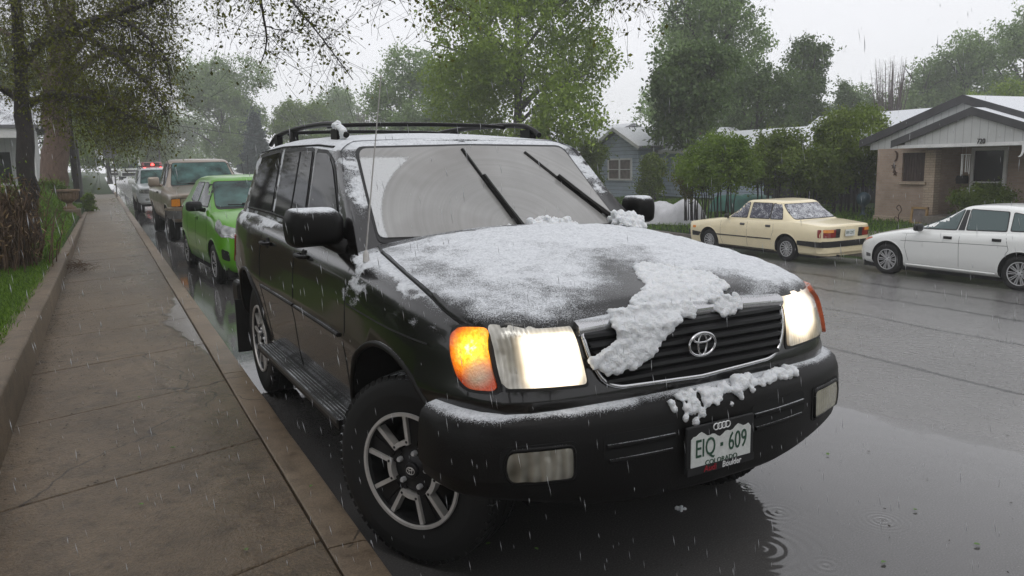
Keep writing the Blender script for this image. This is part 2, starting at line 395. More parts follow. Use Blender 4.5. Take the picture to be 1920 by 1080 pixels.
# ------------------------------------------------------------------ the setting: ground, road, pavement
from mathutils import noise as mnoise
def mnoise_(a,b,c): return mnoise.noise(Vector((a,b,c)))
def sst(x,a,b):
    t=min(1,max(0,(x-a)/(b-a))); return t*t*(3-2*t)
def zroad(x):
    return float(np.interp(x,[-1.2,-.6,2,12.3,14.2,60],[-.015,0,0,-.85,-.93,-.93]))
def zground(x,y):
    if x<-2.55: return .30+.75*sst(y,9,24)*sst(-x,2.75,3.7)+.5*sst(y,30,60)*sst(-x,4,10)
    if x<14.5: return zroad(x)-.12
    return float(np.interp(x,[14.5,16,19.5,22,26,40,80],[-.82,-.72,-.46,-.36,-.2,0,.1]))
# ground material: lawn with worn patches
m,nt,b=nmat('lawn')
f=noise(nt,.55,6,.6); g2=noise(nt,22,4,.7)
c=ramp(nt,f,[(.30,(.020,.032,.011)),(.5,(.034,.062,.018)),(.72,(.055,.088,.028))]); c2=ramp(nt,g2,[(.35,(.55,.55,.5)),(.7,(1.2,1.25,1.1))])
mm=N(nt,'ShaderNodeMix',data_type='RGBA'); mm.blend_type='MULTIPLY'; mm.inputs[0].default_value=1; nt.links.new(c,mm.inputs[6]); nt.links.new(c2,mm.inputs[7]); nt.links.new(mm.outputs[2],b.inputs['Base Color'])
b.inputs['Roughness'].default_value=.8; b.inputs['Specular IOR Level'].default_value=.2; nt.links.new(bump(nt,noise(nt,60,4),.8,.03),b.inputs['Normal'])
# asphalt
m,nt,b=nmat('asphalt')
tc=N(nt,'ShaderNodeTexCoord'); sx=N(nt,'ShaderNodeSeparateXYZ'); nt.links.new(tc.outputs['Object'],sx.inputs[0]); X,Y=sx.outputs[0],sx.outputs[1]
n1=noise(nt,.5,6,.6); n2=noise(nt,140,3,.6); n3=noise(nt,1.1,4,.6); n4=noise(nt,9,5,.65)
base=ramp(nt,n1,[(.3,(.150,.145,.142)),(.7,(.215,.209,.205))]); grit=ramp(nt,n2,[(.35,(.62,.62,.62)),(.62,(1.0,1.0,1.0)),(.78,(2.1,2.05,2.0))])
mm=N(nt,'ShaderNodeMix',data_type='RGBA'); mm.blend_type='MULTIPLY'; mm.inputs[0].default_value=1; nt.links.new(base,mm.inputs[6]); nt.links.new(grit,mm.inputs[7])
# standing water: along the kerb and round the front of the big car
edge=math_(nt,'MULTIPLY_ADD',n3,1.1,1.35)                      # 1.35..2.45
e2=math_(nt,'MULTIPLY_ADD',math_(nt,'MAXIMUM',Y,0.6),-.32,.75)
d1=math_(nt,'SUBTRACT',math_(nt,'ADD',edge,e2),X)
wat=ramp(nt,math_(nt,'MULTIPLY_ADD',d1,2.2,.5,True),[(.25,(0,0,0)),(.75,(1,1,1))])
gut=ramp(nt,math_(nt,'MULTIPLY_ADD',X,-2.0,math_(nt,'MULTIPLY_ADD',n3,.8,-.9),True),[(.3,(0,0,0)),(.6,(1,1,1))])
pud=math_(nt,'MAXIMUM',wat,gut)
far=ramp(nt,n4,[(.50,(0,0,0)),(.62,(1,1,1))])
# tar seams that run with the street
def seam(x0,w,wob):
    q=math_(nt,'ABSOLUTE',math_(nt,'SUBTRACT',math_(nt,'MULTIPLY_ADD',n3,wob,X),x0+wob*.5))
    return math_(nt,'LESS_THAN',q,math_(nt,'MULTIPLY_ADD',n4,w*2,-w*.35))
sm=math_(nt,'MAXIMUM',seam(4.1,.055,.12),math_(nt,'MAXIMUM',seam(8.3,.13,.5),math_(nt,'MAXIMUM',seam(6.4,.06,.3),seam(10.2,.16,.6))))
col=mixc(nt,math_(nt,'MULTIPLY',sm,.9),mm.outputs[2],(.012,.012,.012))
col=mixc(nt,math_(nt,'MULTIPLY',pud,.55),col,(.034,.032,.031))
nt.links.new(col,b.inputs['Base Color'])
r=math_(nt,'MULTIPLY_ADD',far,-.12,.30); r=math_(nt,'MULTIPLY_ADD',n4,.12,math_(nt,'SUBTRACT',r,.06))
r=math_(nt,'SUBTRACT',r,math_(nt,'MULTIPLY',math_(nt,'MULTIPLY_ADD',X,.33,-2.0,True),.14)); r2=N(nt,'ShaderNodeMix',data_type='FLOAT'); nt.links.new(pud,r2.inputs[0]); nt.links.new(r,r2.inputs[2]); r2.inputs[3].default_value=.035; nt.links.new(r2.outputs[0],b.inputs['Roughness'])
b.inputs['Specular IOR Level'].default_value=.6
# rain rings on the water
tot=None
rq=random.Random(9)
for (cx,cy,fr,dc) in [(.50,-.70,120,7.5)]+[(rq.uniform(-.4,1.8),rq.uniform(-1.6,.2),rq.uniform(170,260),rq.uniform(16,26)) for _ in range(7)]:
    vd=N(nt,'ShaderNodeVectorMath',operation='DISTANCE'); nt.links.new(tc.outputs['Object'],vd.inputs[0]); vd.inputs[1].default_value=(cx,cy,0)
    dd=math_(nt,'MULTIPLY_ADD',n4,.012,vd.outputs['Value'])
    w=math_(nt,'MULTIPLY',math_(nt,'SINE',math_(nt,'MULTIPLY',dd,fr)),math_(nt,'POWER',2.718,math_(nt,'MULTIPLY',dd,-dc)))
    tot=w if tot is None else math_(nt,'ADD',tot,w)
hh=math_(nt,'ADD',math_(nt,'MULTIPLY',tot,math_(nt,'MULTIPLY',pud,.10)),math_(nt,'MULTIPLY',n2,math_(nt,'MULTIPLY_ADD',pud,-.16,.17)))
hh=math_(nt,'ADD',hh,math_(nt,'MULTIPLY',noise(nt,5,2),math_(nt,'MULTIPLY',pud,.10)))
nt.links.new(bump(nt,hh,.6,.02),b.inputs['Normal'])
# wet concrete
def concrete(name,a,d,wet=True,rough=.38):
    m,nt,b=nmat(name); b.inputs['Specular IOR Level'].default_value=.5
    tc=N(nt,'ShaderNodeTexCoord'); sx=N(nt,'ShaderNodeSeparateXYZ'); nt.links.new(tc.outputs['Object'],sx.inputs[0]); X,Y=sx.outputs[0],sx.outputs[1]
    n1=noise(nt,.9,7,.65); n2=noise(nt,120,3,.65); n3=noise(nt,2.2,5,.6); n4=noise(nt,14,6,.7)
    base=ramp(nt,n1,[(.30,a),(.70,d)]); grit=ramp(nt,n2,[(.30,(.55,.55,.55)),(.55,(1,1,1)),(.75,(1.35,1.3,1.25))])
    mm=N(nt,'ShaderNodeMix',data_type='RGBA'); mm.blend_type='MULTIPLY'; mm.inputs[0].default_value=.8; nt.links.new(base,mm.inputs[6]); nt.links.new(grit,mm.inputs[7])
    st=ramp(nt,n4,[(.34,(.38,.35,.32)),(.44,(.80,.78,.76)),(.60,(1.05,1.05,1.05))]); m2=N(nt,'ShaderNodeMix',data_type='RGBA'); m2.blend_type='MULTIPLY'; m2.inputs[0].default_value=.7; nt.links.new(mm.outputs[2],m2.inputs[6]); nt.links.new(st,m2.inputs[7])
    col=m2.outputs[2]
    vo=N(nt,'ShaderNodeTexVoronoi',feature='DISTANCE_TO_EDGE'); vo.inputs['Scale'].default_value=.55; nv=N(nt,'ShaderNodeVectorMath',operation='ADD'); nzz=N(nt,'ShaderNodeTexNoise'); nzz.inputs['Scale'].default_value=3; nt.links.new(tc.outputs['Object'],nzz.inputs['Vector']); sc_=N(nt,'ShaderNodeVectorMath',operation='SCALE'); sc_.inputs['Scale'].default_value=.35; nt.links.new(nzz.outputs['Color'],sc_.inputs[0]); nt.links.new(tc.outputs['Object'],nv.inputs[0]); nt.links.new(sc_.outputs[0],nv.inputs[1]); nt.links.new(nv.outputs[0],vo.inputs['Vector'])
    crk=math_(nt,'MULTIPLY',math_(nt,'LESS_THAN',vo.outputs['Distance'],.0035),math_(nt,'GREATER_THAN',n1,.50)); col=mixc(nt,math_(nt,'MULTIPLY',crk,.75),col,(.014,.010,.007))
    blo=ramp(nt,noise(nt,3.3,6,.7),[(.50,(0,0,0)),(.64,(1,1,1))]); col=mixc(nt,math_(nt,'MULTIPLY',blo,.45),col,tuple(x*.42 for x in a))
    if wet:
        # film of water deepening towards the kerb, a pool at y 4..7
        q=math_(nt,'MULTIPLY_ADD',n3,1.0,math_(nt,'MULTIPLY_ADD',X,.9,1.25))
        pool=math_(nt,'SUBTRACT',1.0,math_(nt,'ABSOLUTE',math_(nt,'MULTIPLY_ADD',Y,.36,-1.98)))
        q2=math_(nt,'ADD',math_(nt,'MULTIPLY_ADD',X,1.5,1.78),math_(nt,'ADD',math_(nt,'MULTIPLY',pool,.45),math_(nt,'MULTIPLY',n3,.55)))
        w1=ramp(nt,q,[(.25,(0,0,0)),(.65,(1,1,1))]); w2=ramp(nt,q2,[(.40,(0,0,0)),(.47,(1,1,1))])
        r=math_(nt,'MULTIPLY_ADD',w1,-.24,rough); r=math_(nt,'MULTIPLY_ADD',n4,.24,math_(nt,'SUBTRACT',r,.12))
        r2=N(nt,'ShaderNodeMix',data_type='FLOAT'); nt.links.new(w2,r2.inputs[0]); nt.links.new(r,r2.inputs[2]); r2.inputs[3].default_value=.03; nt.links.new(r2.outputs[0],b.inputs['Roughness'])
        col=mixc(nt,math_(nt,'MULTIPLY',w2,.5),col,(.02,.018,.015))
        hh=math_(nt,'MULTIPLY',math_(nt,'ADD',math_(nt,'MULTIPLY',noise(nt,55,3,.7),1.2),math_(nt,'ADD',math_(nt,'MULTIPLY',n2,.5),math_(nt,'MULTIPLY',n4,1.6))),math_(nt,'MULTIPLY_ADD',w2,-.96,1.0))
        nt.links.new(bump(nt,hh,.75,.012),b.inputs['Normal'])
    else:
        nt.links.new(math_(nt,'MULTIPLY_ADD',n4,.3,rough-.1),b.inputs['Roughness'])
        nt.links.new(bump(nt,math_(nt,'ADD',math_(nt,'MULTIPLY',n2,.5),n4),.5,.008),b.inputs['Normal'])
    nt.links.new(col,b.inputs['Base Color'])
concrete('pavement_concrete',(.104,.073,.043),(.196,.144,.092))
concrete('kerb_concrete',(.150,.108,.070),(.245,.188,.130),False,.45)
concrete('wall_concrete',(.12,.088,.058),(.20,.152,.104),False,.6)
concrete('side_road_concrete',(.16,.14,.12),(.22,.195,.17),False,.5)
def sheet(name,xs,ys,zf,mat,kind='structure',skew=0):
    V=[(x,y+skew*(x+1.8),zf(x,y)) for x in xs for y in ys]; n=len(ys)
    Fc=[(i*n+j,(i+1)*n+j,(i+1)*n+j+1,i*n+j+1) for i in range(len(xs)-1) for j in range(n-1)]
    o=mk(name,V,Fc,mat,None,180); o['kind']=kind; return o
XS=[-600,-149,-60,-30,-20,-14,-10,-8,-6.5,-5.5,-5,-4.5,-4.1,-3.8,-3.5,-3.2,-3.0,-2.85,-2.7,-2.56,-2.54,-1.5,0,2,5,8,11,14.2,14.51,15,16,18,19.5,22,26,32,40,60,80,149,600]
YS=[-60,-20,-5,0,3,6,8,10,12,14,16,18,20,22,24,27,30,34,40,50,60,80,110,160,250,400,800]
sheet('ground',XS,YS,zground,'lawn')
sheet('road',[-1.2,-.9,-.6,0,1,2,4,6,8,10,12.3,14.2,14.45],[-12,-6,-3,-1,0,1,2,4,6,9,13,18,26,40,60,90,150,260],lambda x,y:zroad(x),'asphalt')
# side street at the far corner
sheet('side_road',[-60,-20,-6,-2.2,-1.16],[47,50,54,58],lambda x,y:.06 if x>-2.5 else zground(x,y)+.06,'side_road_concrete')
# pavement slabs between wall and kerb: one object, open joints
mb=MB(); y=-7.0; q=random.Random(2); K=.30
while y<46:
    L=1.38; g=.007
    dz=q.uniform(-.003,.003)
    a=[(-2.43,y+g+K*-.63),(-1.155,y+g+K*.645),(-1.155,y+L-g+K*.645),(-2.43,y+L-g+K*-.63)]
    top=[(x,yy,.12+dz) for x,yy in a]; bot=[(x,yy,.0) for x,yy in a]; bev=[(x+(.006 if x<-2 else -.006),yy+(.006 if i<2 else -.006),.12+dz) for i,(x,yy) in enumerate(a)]; lo=[(x,yy,.113+dz) for x,yy in a]
    mb.add(bev+lo+bot,[(0,1,2,3)]+[(i,4+i,4+(i+1)%4,(i+1)%4) for i in range(4)]+[(4+i,8+i,8+(i+1)%4,4+(i+1)%4) for i in range(4)])
    y+=L
pv_=mb.build('pavement','pavement_concrete'); pv_['kind']='structure'
mb=MB(); mb.add([(-2.43,-8,.100),(-1.15,-8,.100),(-1.15,46,.100),(-2.43,46,.100)],[(0,1,2,3)]); jb=mb.build('pavement_bed',plain('joint_dirt',(.02,.016,.011),.8,var=.3,vs=20)); jb['kind']='structure'
# kerb stones
mb=MB(); y=-6.1
while y<60:
    L=3.05; x0,x1=-1.148,-.985; n=10
    prof=[(x0,.0),(x0,.121),(x0+.006,.126),(x1-.022,.123),(x1-.006,.116),(x1,.100),(x1+.012,-.05)]
    V=[];
    for j in range(n+1):
        yy=y+.006+(L-.012)*j/n
        for k,(x,z) in enumerate(prof):
            w=.004*mnoise_(x*9,yy*3.1,z*9) if 0<k<6 else 0
            V.append((x+w,yy,z+w*.8))
    k=len(prof); Fc=[(j*k+i,(j+1)*k+i,(j+1)*k+i+1,j*k+i+1) for j in range(n) for i in range(k-1)]+[tuple(range(k)),tuple(range(n*k+k-1,n*k-1,-1))]
    mb.add(V,Fc); y+=L
kb=mb.build('kerb','kerb_concrete',None,40); kb['kind']='structure'
mb=MB(); mb.box((14.42,-12,-1.0),(14.58,120,-.79)); k2=mb.build('far_kerb','side_road_concrete',None,None,True,.01); k2['kind']='structure'
sheet('far_pavement',[16.2,17.5],[-12,0,10,20,40,90],lambda x,y:zground(x,y)+.02,'side_road_concrete')
# low retaining wall
def wall_z(y): return float(np.interp(y,[-6,2,8,16,24,31],[.45,.42,.335,.28,.22,.13]))
ys=np.arange(-6,31.2,.25); V=[];prof=lambda h:[(-2.66,.0),(-2.655,h-.006),(-2.645,h),(-2.452,h+.002),(-2.436,h-.006),(-2.428,h-.02),(-2.42,.0)]
for y in ys:
    for k,(x,z) in enumerate(prof(wall_z(y))):
        w=.006*mnoise_(x*5,y*1.7,z*6)+.003*mnoise_(x*15,y*8,z*16); V.append((x+w,y,z+w*.5))
k=7; Fc=[(j*k+i,(j+1)*k+i,(j+1)*k+i+1,j*k+i+1) for j in range(len(ys)-1) for i in range(k-1)]+[tuple(range(k)),tuple(range(len(V)-1,len(V)-1-k,-1))]
mb=MB().add(V,Fc); rw=mb.build('retaining_wall','wall_concrete',None,40); tag(rw,'low concrete retaining wall holding the lawn beside the wet pavement','wall')
# ------------------------------------------------------------------ trees and plants
class Lines:
    """tapered twigs gathered into one mesh (numpy)"""
    def __init__(s): s.V=[];s.F=[];s.n=0
    def add(s,P,R,n=4):
        P=np.asarray(P,float);m=len(P)
        if m<2: return
        D=np.gradient(P,axis=0); D/=np.linalg.norm(D,axis=1,keepdims=True)+1e-9
        ref=np.where(np.abs(D[:,2:3])<.9,np.array([[0,0,1.]]),np.array([[1.,0,0]])); A=np.cross(D,ref); A/=np.linalg.norm(A,axis=1,keepdims=True)+1e-9; Bq=np.cross(A,D)
        t=2*np.pi*np.arange(n)/n; R=np.asarray(R,float)
        V=P[:,None,:]+R[:,None,None]*(A[:,None,:]*np.cos(t)[None,:,None]+Bq[:,None,:]*np.sin(t)[None,:,None]); s.V.append(V.reshape(-1,3))
        i=np.arange(m-1)[:,None]*n; k=np.arange(n)[None,:]; k2=(k+1)%n
        s.F.append(np.stack([i+k,i+k2,i+n+k2,i+n+k],-1).reshape(-1,4)+s.n); s.n+=m*n
    def build(s,name,mat,parent=None):
        return quads(name,np.concatenate(s.V),np.concatenate(s.F),mat,parent,True)
def quads(name,V,F,mat,parent=None,smooth=False,tint=None):
    me=bpy.data.meshes.new(name); me.vertices.add(len(V)); me.vertices.foreach_set('co',np.ascontiguousarray(V,np.float32).ravel())
    me.loops.add(F.size); me.loops.foreach_set('vertex_index',np.ascontiguousarray(F,np.int32).ravel())
    me.polygons.add(len(F)); me.polygons.foreach_set('loop_start',np.arange(0,F.size,F.shape[1],dtype=np.int32))
    me.update(calc_edges=True); setmats(me,mat)
    if smooth: me.polygons.foreach_set('use_smooth',np.ones(len(F),bool))
    if tint is not None:
        a=me.attributes.new('tint','FLOAT','POINT'); a.data.foreach_set('value',np.ascontiguousarray(tint,np.float32))
    o=bpy.data.objects.new(name,me); COL.objects.link(o)
    if parent: o.parent=parent
    return o
def leaf_quads(C,size,rng,aspect=.55,droop=0,flat=.0):
    n=len(C); d=rng.normal(size=(n,3)); d[:,2]-=droop; d/=np.linalg.norm(d,axis=1,keepdims=True); u=rng.normal(size=(n,3)); u[:,2]+=flat
    a=np.cross(d,u); a/=np.linalg.norm(a,axis=1,keepdims=True)+1e-9
    L=size*rng.uniform(.6,1.3,n)[:,None]; w=L*aspect*.5
    V=np.stack([C,C+d*L*.5+a*w,C+d*L,C+d*L*.45-a*w],1).reshape(-1,3); return V,np.arange(4*n).reshape(-1,4)
def leafmat(name,lo,hi,trans=.25,rough=.5,snow=0):
    m,nt,b=nmat(name); at=N(nt,'ShaderNodeAttribute',attribute_name='tint')
    c=ramp(nt,at.outputs['Fac'],[(0,lo),(.75,hi),(1.0,tuple(min(1,x*1.25) for x in hi))])
    if snow:
        c=mixc(nt,math_(nt,'GREATER_THAN',at.outputs['Fac'],1-snow),c,(.62,.65,.68))
    nt.links.new(c,b.inputs['Base Color']); b.inputs['Roughness'].default_value=rough; b.inputs['Specular IOR Level'].default_value=.35
    tr=N(nt,'ShaderNodeBsdfTranslucent'); nt.links.new(c,tr.inputs['Color']); ms=N(nt,'ShaderNodeMixShader'); ms.inputs[0].default_value=trans
    o=nt.nodes['Material Output']; nt.links.new(b.outputs[0],ms.inputs[1]); nt.links.new(tr.outputs[0],ms.inputs[2]); nt.links.new(ms.outputs[0],o.inputs['Surface'])
def bark(name,a,d,sc=6):
    m,nt,b=nmat(name); v=mapped(nt,(sc*2.2,sc*2.2,sc*.45)); n1=noise(nt,2.0,6,.65,vec=v)
    nt.links.new(ramp(nt,n1,[(.3,a),(.7,d)]),b.inputs['Base Color']); b.inputs['Roughness'].default_value=.75; nt.links.new(bump(nt,n1,1.0,.05),b.inputs['Normal'])
bark('dark_bark',(.013,.010,.009),(.040,.031,.027)); bark('red_bark',(.062,.036,.025),(.165,.100,.070),3); bark('grey_bark',(.03,.027,.025),(.075,.068,.06))
bark('twig_bark',(.016,.012,.011),(.034,.026,.022),10); bark('bare_twig',(.07,.045,.045),(.12,.085,.082),8); bark('dry_stalk',(.07,.038,.020),(.20,.125,.07),10)
leafmat('leaf_bud',(.034,.038,.005),(.135,.145,.014),.3); leafmat('leaf_green',(.040,.085,.006),(.160,.245,.024),.4)
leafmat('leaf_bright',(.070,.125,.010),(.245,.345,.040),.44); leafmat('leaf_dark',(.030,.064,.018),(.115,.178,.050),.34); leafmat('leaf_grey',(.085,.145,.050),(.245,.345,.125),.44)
leafmat('leaf_snowy',(.042,.080,.008),(.170,.235,.028),.35,.5,.07); leafmat('needle_blue',(.020,.038,.036),(.065,.095,.088),.15); leafmat('leaf_hedge',(.036,.072,.007),(.145,.205,.024),.35,.5,.04)
leafmat('blade',(.035,.085,.006),(.150,.260,.026),.4); leafmat('dry_blade',(.12,.075,.035),(.32,.22,.115),.2)
def atpx(px,d):
    r,u,f=cam_axes(); return CAM+(f+r*(px[0]-960)/F_PX-u*(px[1]-540)/F_PX)*d
def ell(c,r,n,rng,shell=.5):
    d=rng.normal(size=(n,3)); d/=np.linalg.norm(d,axis=1,keepdims=True); k=rng.uniform(0,1,n)**(1/3)*(1-shell)+shell*rng.uniform(.75,1,n); k=np.where(rng.uniform(size=n)<.5,k,rng.uniform(0,1,n)**(1/3))
    return np.array(c)+d*k[:,None]*np.array(r)
def tree(name,label,base,trunk,limbs,lobes,ntw,leafmat_,lsize,nleaf,spread,barkm='grey_bark',seed=1,twr=.012,droop=.0,cat='tree',group=None,trmat=None,aspect=.55,sub=3,ldroop=.3,targets=None,wig=.12,flat=.5):
    """trunk/limbs: (points, radii); lobes: (centre, radii, weight). Twigs reach from the wood to points in the lobes; leaves sit round the twig ends."""
    rng=np.random.default_rng(seed); root=empty(name,tuple(base),0,label,cat,group); b0=np.array(base,float)
    T=Lines(); sk=[];sr=[]
    def curve(P,R,n=None,sides=8):
        P=np.array(P,float); n=n or max(6,len(P)*5); C=crom(P,n); r=np.interp(np.linspace(0,1,n),np.linspace(0,1,len(R)),R); C[1:]+=rng.normal(size=(n-1,3))*r[1:,None]*.10
        return C,r
    C,r=curve(*trunk,n=22); r=r*(1+.03*rng.normal(size=len(r))); r[0]*=1.25; T.add(C-b0,r,12); sk.append(C[6:]); sr.append(r[6:])
    TW=Lines()
    for P,R in limbs: C,r=curve(P,R); (T if max(R)>.05 else TW).add(C-b0,r,7); sk.append(C[1:]); sr.append(r[1:])
    S=np.concatenate(sk); R=np.concatenate(sr)
    W=np.array([l[2] for l in lobes],float); W/=W.sum(); cnt=rng.multinomial(ntw,W)
    G=np.concatenate([ell(l[0],l[1],k,rng) for l,k in zip(lobes,cnt)]) if targets is None else targets
    dist=np.array([np.min(np.linalg.norm(S-g,axis=1)) for g in G]); G=G[np.argsort(dist)]
    buf=np.empty((len(S)+len(G)*8,3)); buf[:len(S)]=S; br=np.empty(len(buf)); br[:len(S)]=R; nb=len(S); L=[]
    for g in G:
        d=np.linalg.norm(buf[:nb]-g,axis=1); up=buf[:nb,2]-g[2]; k=int(np.argmin(d+ (up*.35 if droop<=0 else -np.clip(up,-9,1)*.25))); a=buf[k]; l=d[k]
        if l<.02: continue
        n=5; t=np.linspace(0,1,n)[:,None]; sag=np.array([0,0,1.])*(l*(.16-droop*.5)); P=a+(g-a)*t+sag*(4*t*(1-t))*.6+rng.normal(size=(n,3))*l*wig*.5*np.sin(np.pi*t)
        rr=min(br[k]*.75,twr*(1+l*.8)); TW.add(P-b0,np.linspace(rr,max(.25*rr,.002),n),3)
        buf[nb:nb+n-1]=P[1:]; br[nb:nb+n-1]=np.linspace(rr,max(.3*rr,.002),n)[1:]; nb+=n-1
        for _ in range(sub):
            s0=P[rng.integers(1,n)]; e=s0+rng.normal(size=3)*spread*.8+np.array([0,0,-droop*spread]); mid=(s0+e)/2+rng.normal(size=3)*spread*.18+np.array([0,0,.1*spread]); TW.add(np.array([s0,mid,e])-b0,[rr*.5,rr*.38,.0018],3)
            if nleaf: L.append(s0+(e-s0)*rng.uniform(.25,1.05,size=(max(1,nleaf//(sub+1)),1))+rng.normal(size=(max(1,nleaf//(sub+1)),3))*spread*.22)
        if nleaf: L.append(g+rng.normal(size=(max(1,nleaf//(sub+1)),3))*spread*.38)
    tr=T.build('trunk',trmat or barkm,root); TW.build('branches',barkm if trmat is None else 'twig_bark',root)
    if nleaf:
        C=np.concatenate(L); V,F=leaf_quads(C-b0,lsize,rng,aspect,ldroop,flat)
        # young and old leaves: tint drifts through the crown
        q=np.array([.5+.5*math.sin(c[0]*1.7/spread*.4+seed)*math.sin(c[1]*1.3/spread*.4+2)*math.cos(c[2]*1.9/spread*.4) for c in C]); ti=np.clip(.55*q+rng.uniform(0,.5,len(C)),0,1)
        quads('crown',V,F,leafmat_,root,False,np.repeat(ti,4))
    return root
def simple_tree(name,label,px,py_base,d,zb,h,w,leafm,n,lsize,nleaf,spread,seed,barkm='grey_bark',group=None,shape='round',lean=0,z0=.22,cat='tree',tr=None,yd=None,extra=None,ntrunk=1):
    """a tree whose foot stands under picture column px at camera depth d, height h, crown width w"""
    p=atpx((px,py_base),d); b=np.array([p[0],p[1],zb]); rng=np.random.default_rng(seed); r0=tr or h*.022
    top=b+np.array([lean,0,h*.95]); trunk=([b,b+np.array([lean*.2,.05,h*.3]),b+np.array([lean*.6,-.1,h*.62]),top],[r0,r0*.8,r0*.5,r0*.08])
    limbs=[];lob=[]
    if shape=='round':
        for k in range(10):
            a=k*2.4+rng.uniform(-.3,.3); z=h*rng.uniform(z0,.62); e=b+np.array([lean*.5+math.cos(a)*w*.36,math.sin(a)*w*.36,min(h*.9,z+h*rng.uniform(.12,.32))]); s=b+np.array([lean*z/h,0,z]); limbs.append(([s,(s+e)/2+np.array([0,0,h*.03]),e],[r0*.42,r0*.28,r0*.08]))
        for k in range(11):
            a=k*2.4; rr=w*rng.uniform(.16,.36); z=h*rng.uniform(z0+.12,.86); lob.append((b+np.array([lean*.6+math.cos(a)*rr,math.sin(a)*rr,z]),(w*rng.uniform(.15,.24),w*rng.uniform(.15,.24),h*rng.uniform(.08,.15)),1))
        lob.append((b+np.array([lean*.8,0,h*.84]),(w*.22,w*.22,h*.13),1.2)); lob.append((b+np.array([lean*.5,0,h*.55]),(w*.34,w*.34,h*.26),2.5))
    elif shape=='column':
        for k in range(9):
            a=k*2.4; z=h*rng.uniform(z0,.6); e=b+np.array([lean*.7+math.cos(a)*w*.3,math.sin(a)*w*.3,z+h*.3]); s=b+np.array([lean*z/h,0,z]); limbs.append(([s,(s+e)/2,e],[r0*.4,r0*.25,r0*.07]))
        for k in range(12):
            a=k*2.4; z=h*(z0+.08+(.9-z0)*k/12); rr=w*.26*(1-.5*k/12); lob.append((b+np.array([lean*z/h+math.cos(a)*rr,math.sin(a)*rr,z]),(w*.24*(1-.4*k/12),)*2+(h*.10,),1))
    elif shape=='cone':
        for k in range(26):
            a=k*2.4; z=h*(.08+.88*k/26); l=w*.5*(1-k/27)*rng.uniform(.8,1.1); s=b+np.array([lean*z/h,0,z]); e=s+np.array([math.cos(a)*l,math.sin(a)*l,-.06*l]); limbs.append(([s,(s+e)/2+np.array([0,0,.05*l]),e],[r0*.25,r0*.16,r0*.04])); lob.append((s*.35+e*.65,(l*.42+.1,l*.42+.1,h*.035),.3+(1-k/27)))
    elif shape=='bare':
        for k in range(46):
            a=rng.uniform(0,6.28); e=b+np.array([math.cos(a)*w*.42*rng.uniform(.3,1),math.sin(a)*w*.42*rng.uniform(.3,1),h*rng.uniform(.72,1.0)]); z=h*rng.uniform(.12,.4); s=b+np.array([0,0,z]); limbs.append(([s,s*.6+e*.4+np.array([(e-b)[0]*.2,(e-b)[1]*.2,-h*.03]),e],[r0*.25,r0*.16,r0*.04]))
        lob.append((b+np.array([0,0,h*.72]),(w*.40,w*.40,h*.26),1)); nleaf=0
    elif shape=='bush':
        limbs=[]
        for k in range(12):
            a=k*2.4; e=b+np.array([math.cos(a)*w*.33*rng.uniform(.5,1),math.sin(a)*w*.33*rng.uniform(.5,1),h*rng.uniform(.5,.85)]); s=b+np.array([math.cos(a)*.15*w,math.sin(a)*.15*w,0]); limbs.append(([s,(s+e)/2+np.array([-.05*w*math.cos(a),-.05*w*math.sin(a),.05]),e],[r0*.7,r0*.45,r0*.15]))
        for k in range(9):
            a=k*2.4; rr=w*rng.uniform(.12,.32); z=h*rng.uniform(z0+.1,.86); lob.append((b+np.array([math.cos(a)*rr,math.sin(a)*rr,z]),(w*.2,w*.2,h*.13),1))
        lob.append((b+np.array([0,0,h*.62]),(w*.36,w*.36,h*.30),3))
        trunk=([b,b+np.array([0,0,h*.25]),b+np.array([.05,0,h*.5]),b+np.array([0,0,h*.8])],[r0,r0*.8,r0*.5,r0*.1])
    if extra: lob+=[(b+np.array(c),r,wt) for c,r,wt in extra]
    return tree(name,label,b,trunk,limbs,lob,int(n*1.55),leafm,lsize*.84,nleaf,spread*.70,barkm,seed,twr=max(.006,h*.0014),group=group,cat=cat,sub=2)
# ------------------------------------------------------------------ wheels
def sector(mb,a0,a1,r0,r1,x0,x1,m=0,k=4,tw=0):
    """a block of the wheel face between two angles; a0/a1 may be pairs (inner, outer)"""
    ai=a0 if isinstance(a0,tuple) else (a0,a0); bi=a1 if isinstance(a1,tuple) else (a1,a1)
    P=[]
    for j in range(k+1): a=bi[1]+(ai[1]-bi[1])*j/k; P.append((r1,a))
    for j in range(k+1): a=ai[0]+(bi[0]-ai[0])*j/k; P.append((r0,a))
    mb.prism(P,lambda p,s:((x0,x1)[s],p[0]*math.cos(p[1]),p[0]*math.sin(p[1])),m)
def tyre_mb(R,rim,w,lugs=0):
    h=w/2; mb=MB()
    prof=[(rim-.012,-h*.80),(rim+.01,-h*.88),(rim+(R-rim)*.5,-h*1.0),(R-.025,-h*.93),(R-.006,-h*.78),(R,-h*.5),(R-.007,-h*.47),(R-.007,-h*.40),(R,-h*.37),(R,-h*.06),(R-.007,-h*.04),(R-.007,h*.04),(R,h*.06),(R,h*.37),(R-.007,h*.40),(R-.007,h*.47),(R,h*.5),(R-.006,h*.78),(R-.025,h*.93),(R-.045,h*.965),(rim+(R-rim)*.52,h*1.0),(rim+(R-rim)*.48,h*1.0),(rim+.02,h*.90),(rim+.01,h*.88),(rim-.012,h*.80)]
    mb.lathe(prof,64,0,'x')
    for k in range(lugs):
        t=2*math.pi*k/lugs; Rm=Matrix.Rotation(t,3,'X')
        for sx in (-1,1):
            mb.box((sx*h*.62-.03,-.013,R-.022),(sx*h*.62+.03,.013,R-.003),0,Rm,(0,0,0))
            mb.box((sx*h*.93-.012,-.010,R-.040),(sx*h*.93-.003,.010,R-.018),0,Rm,(0,0,0))
    return mb
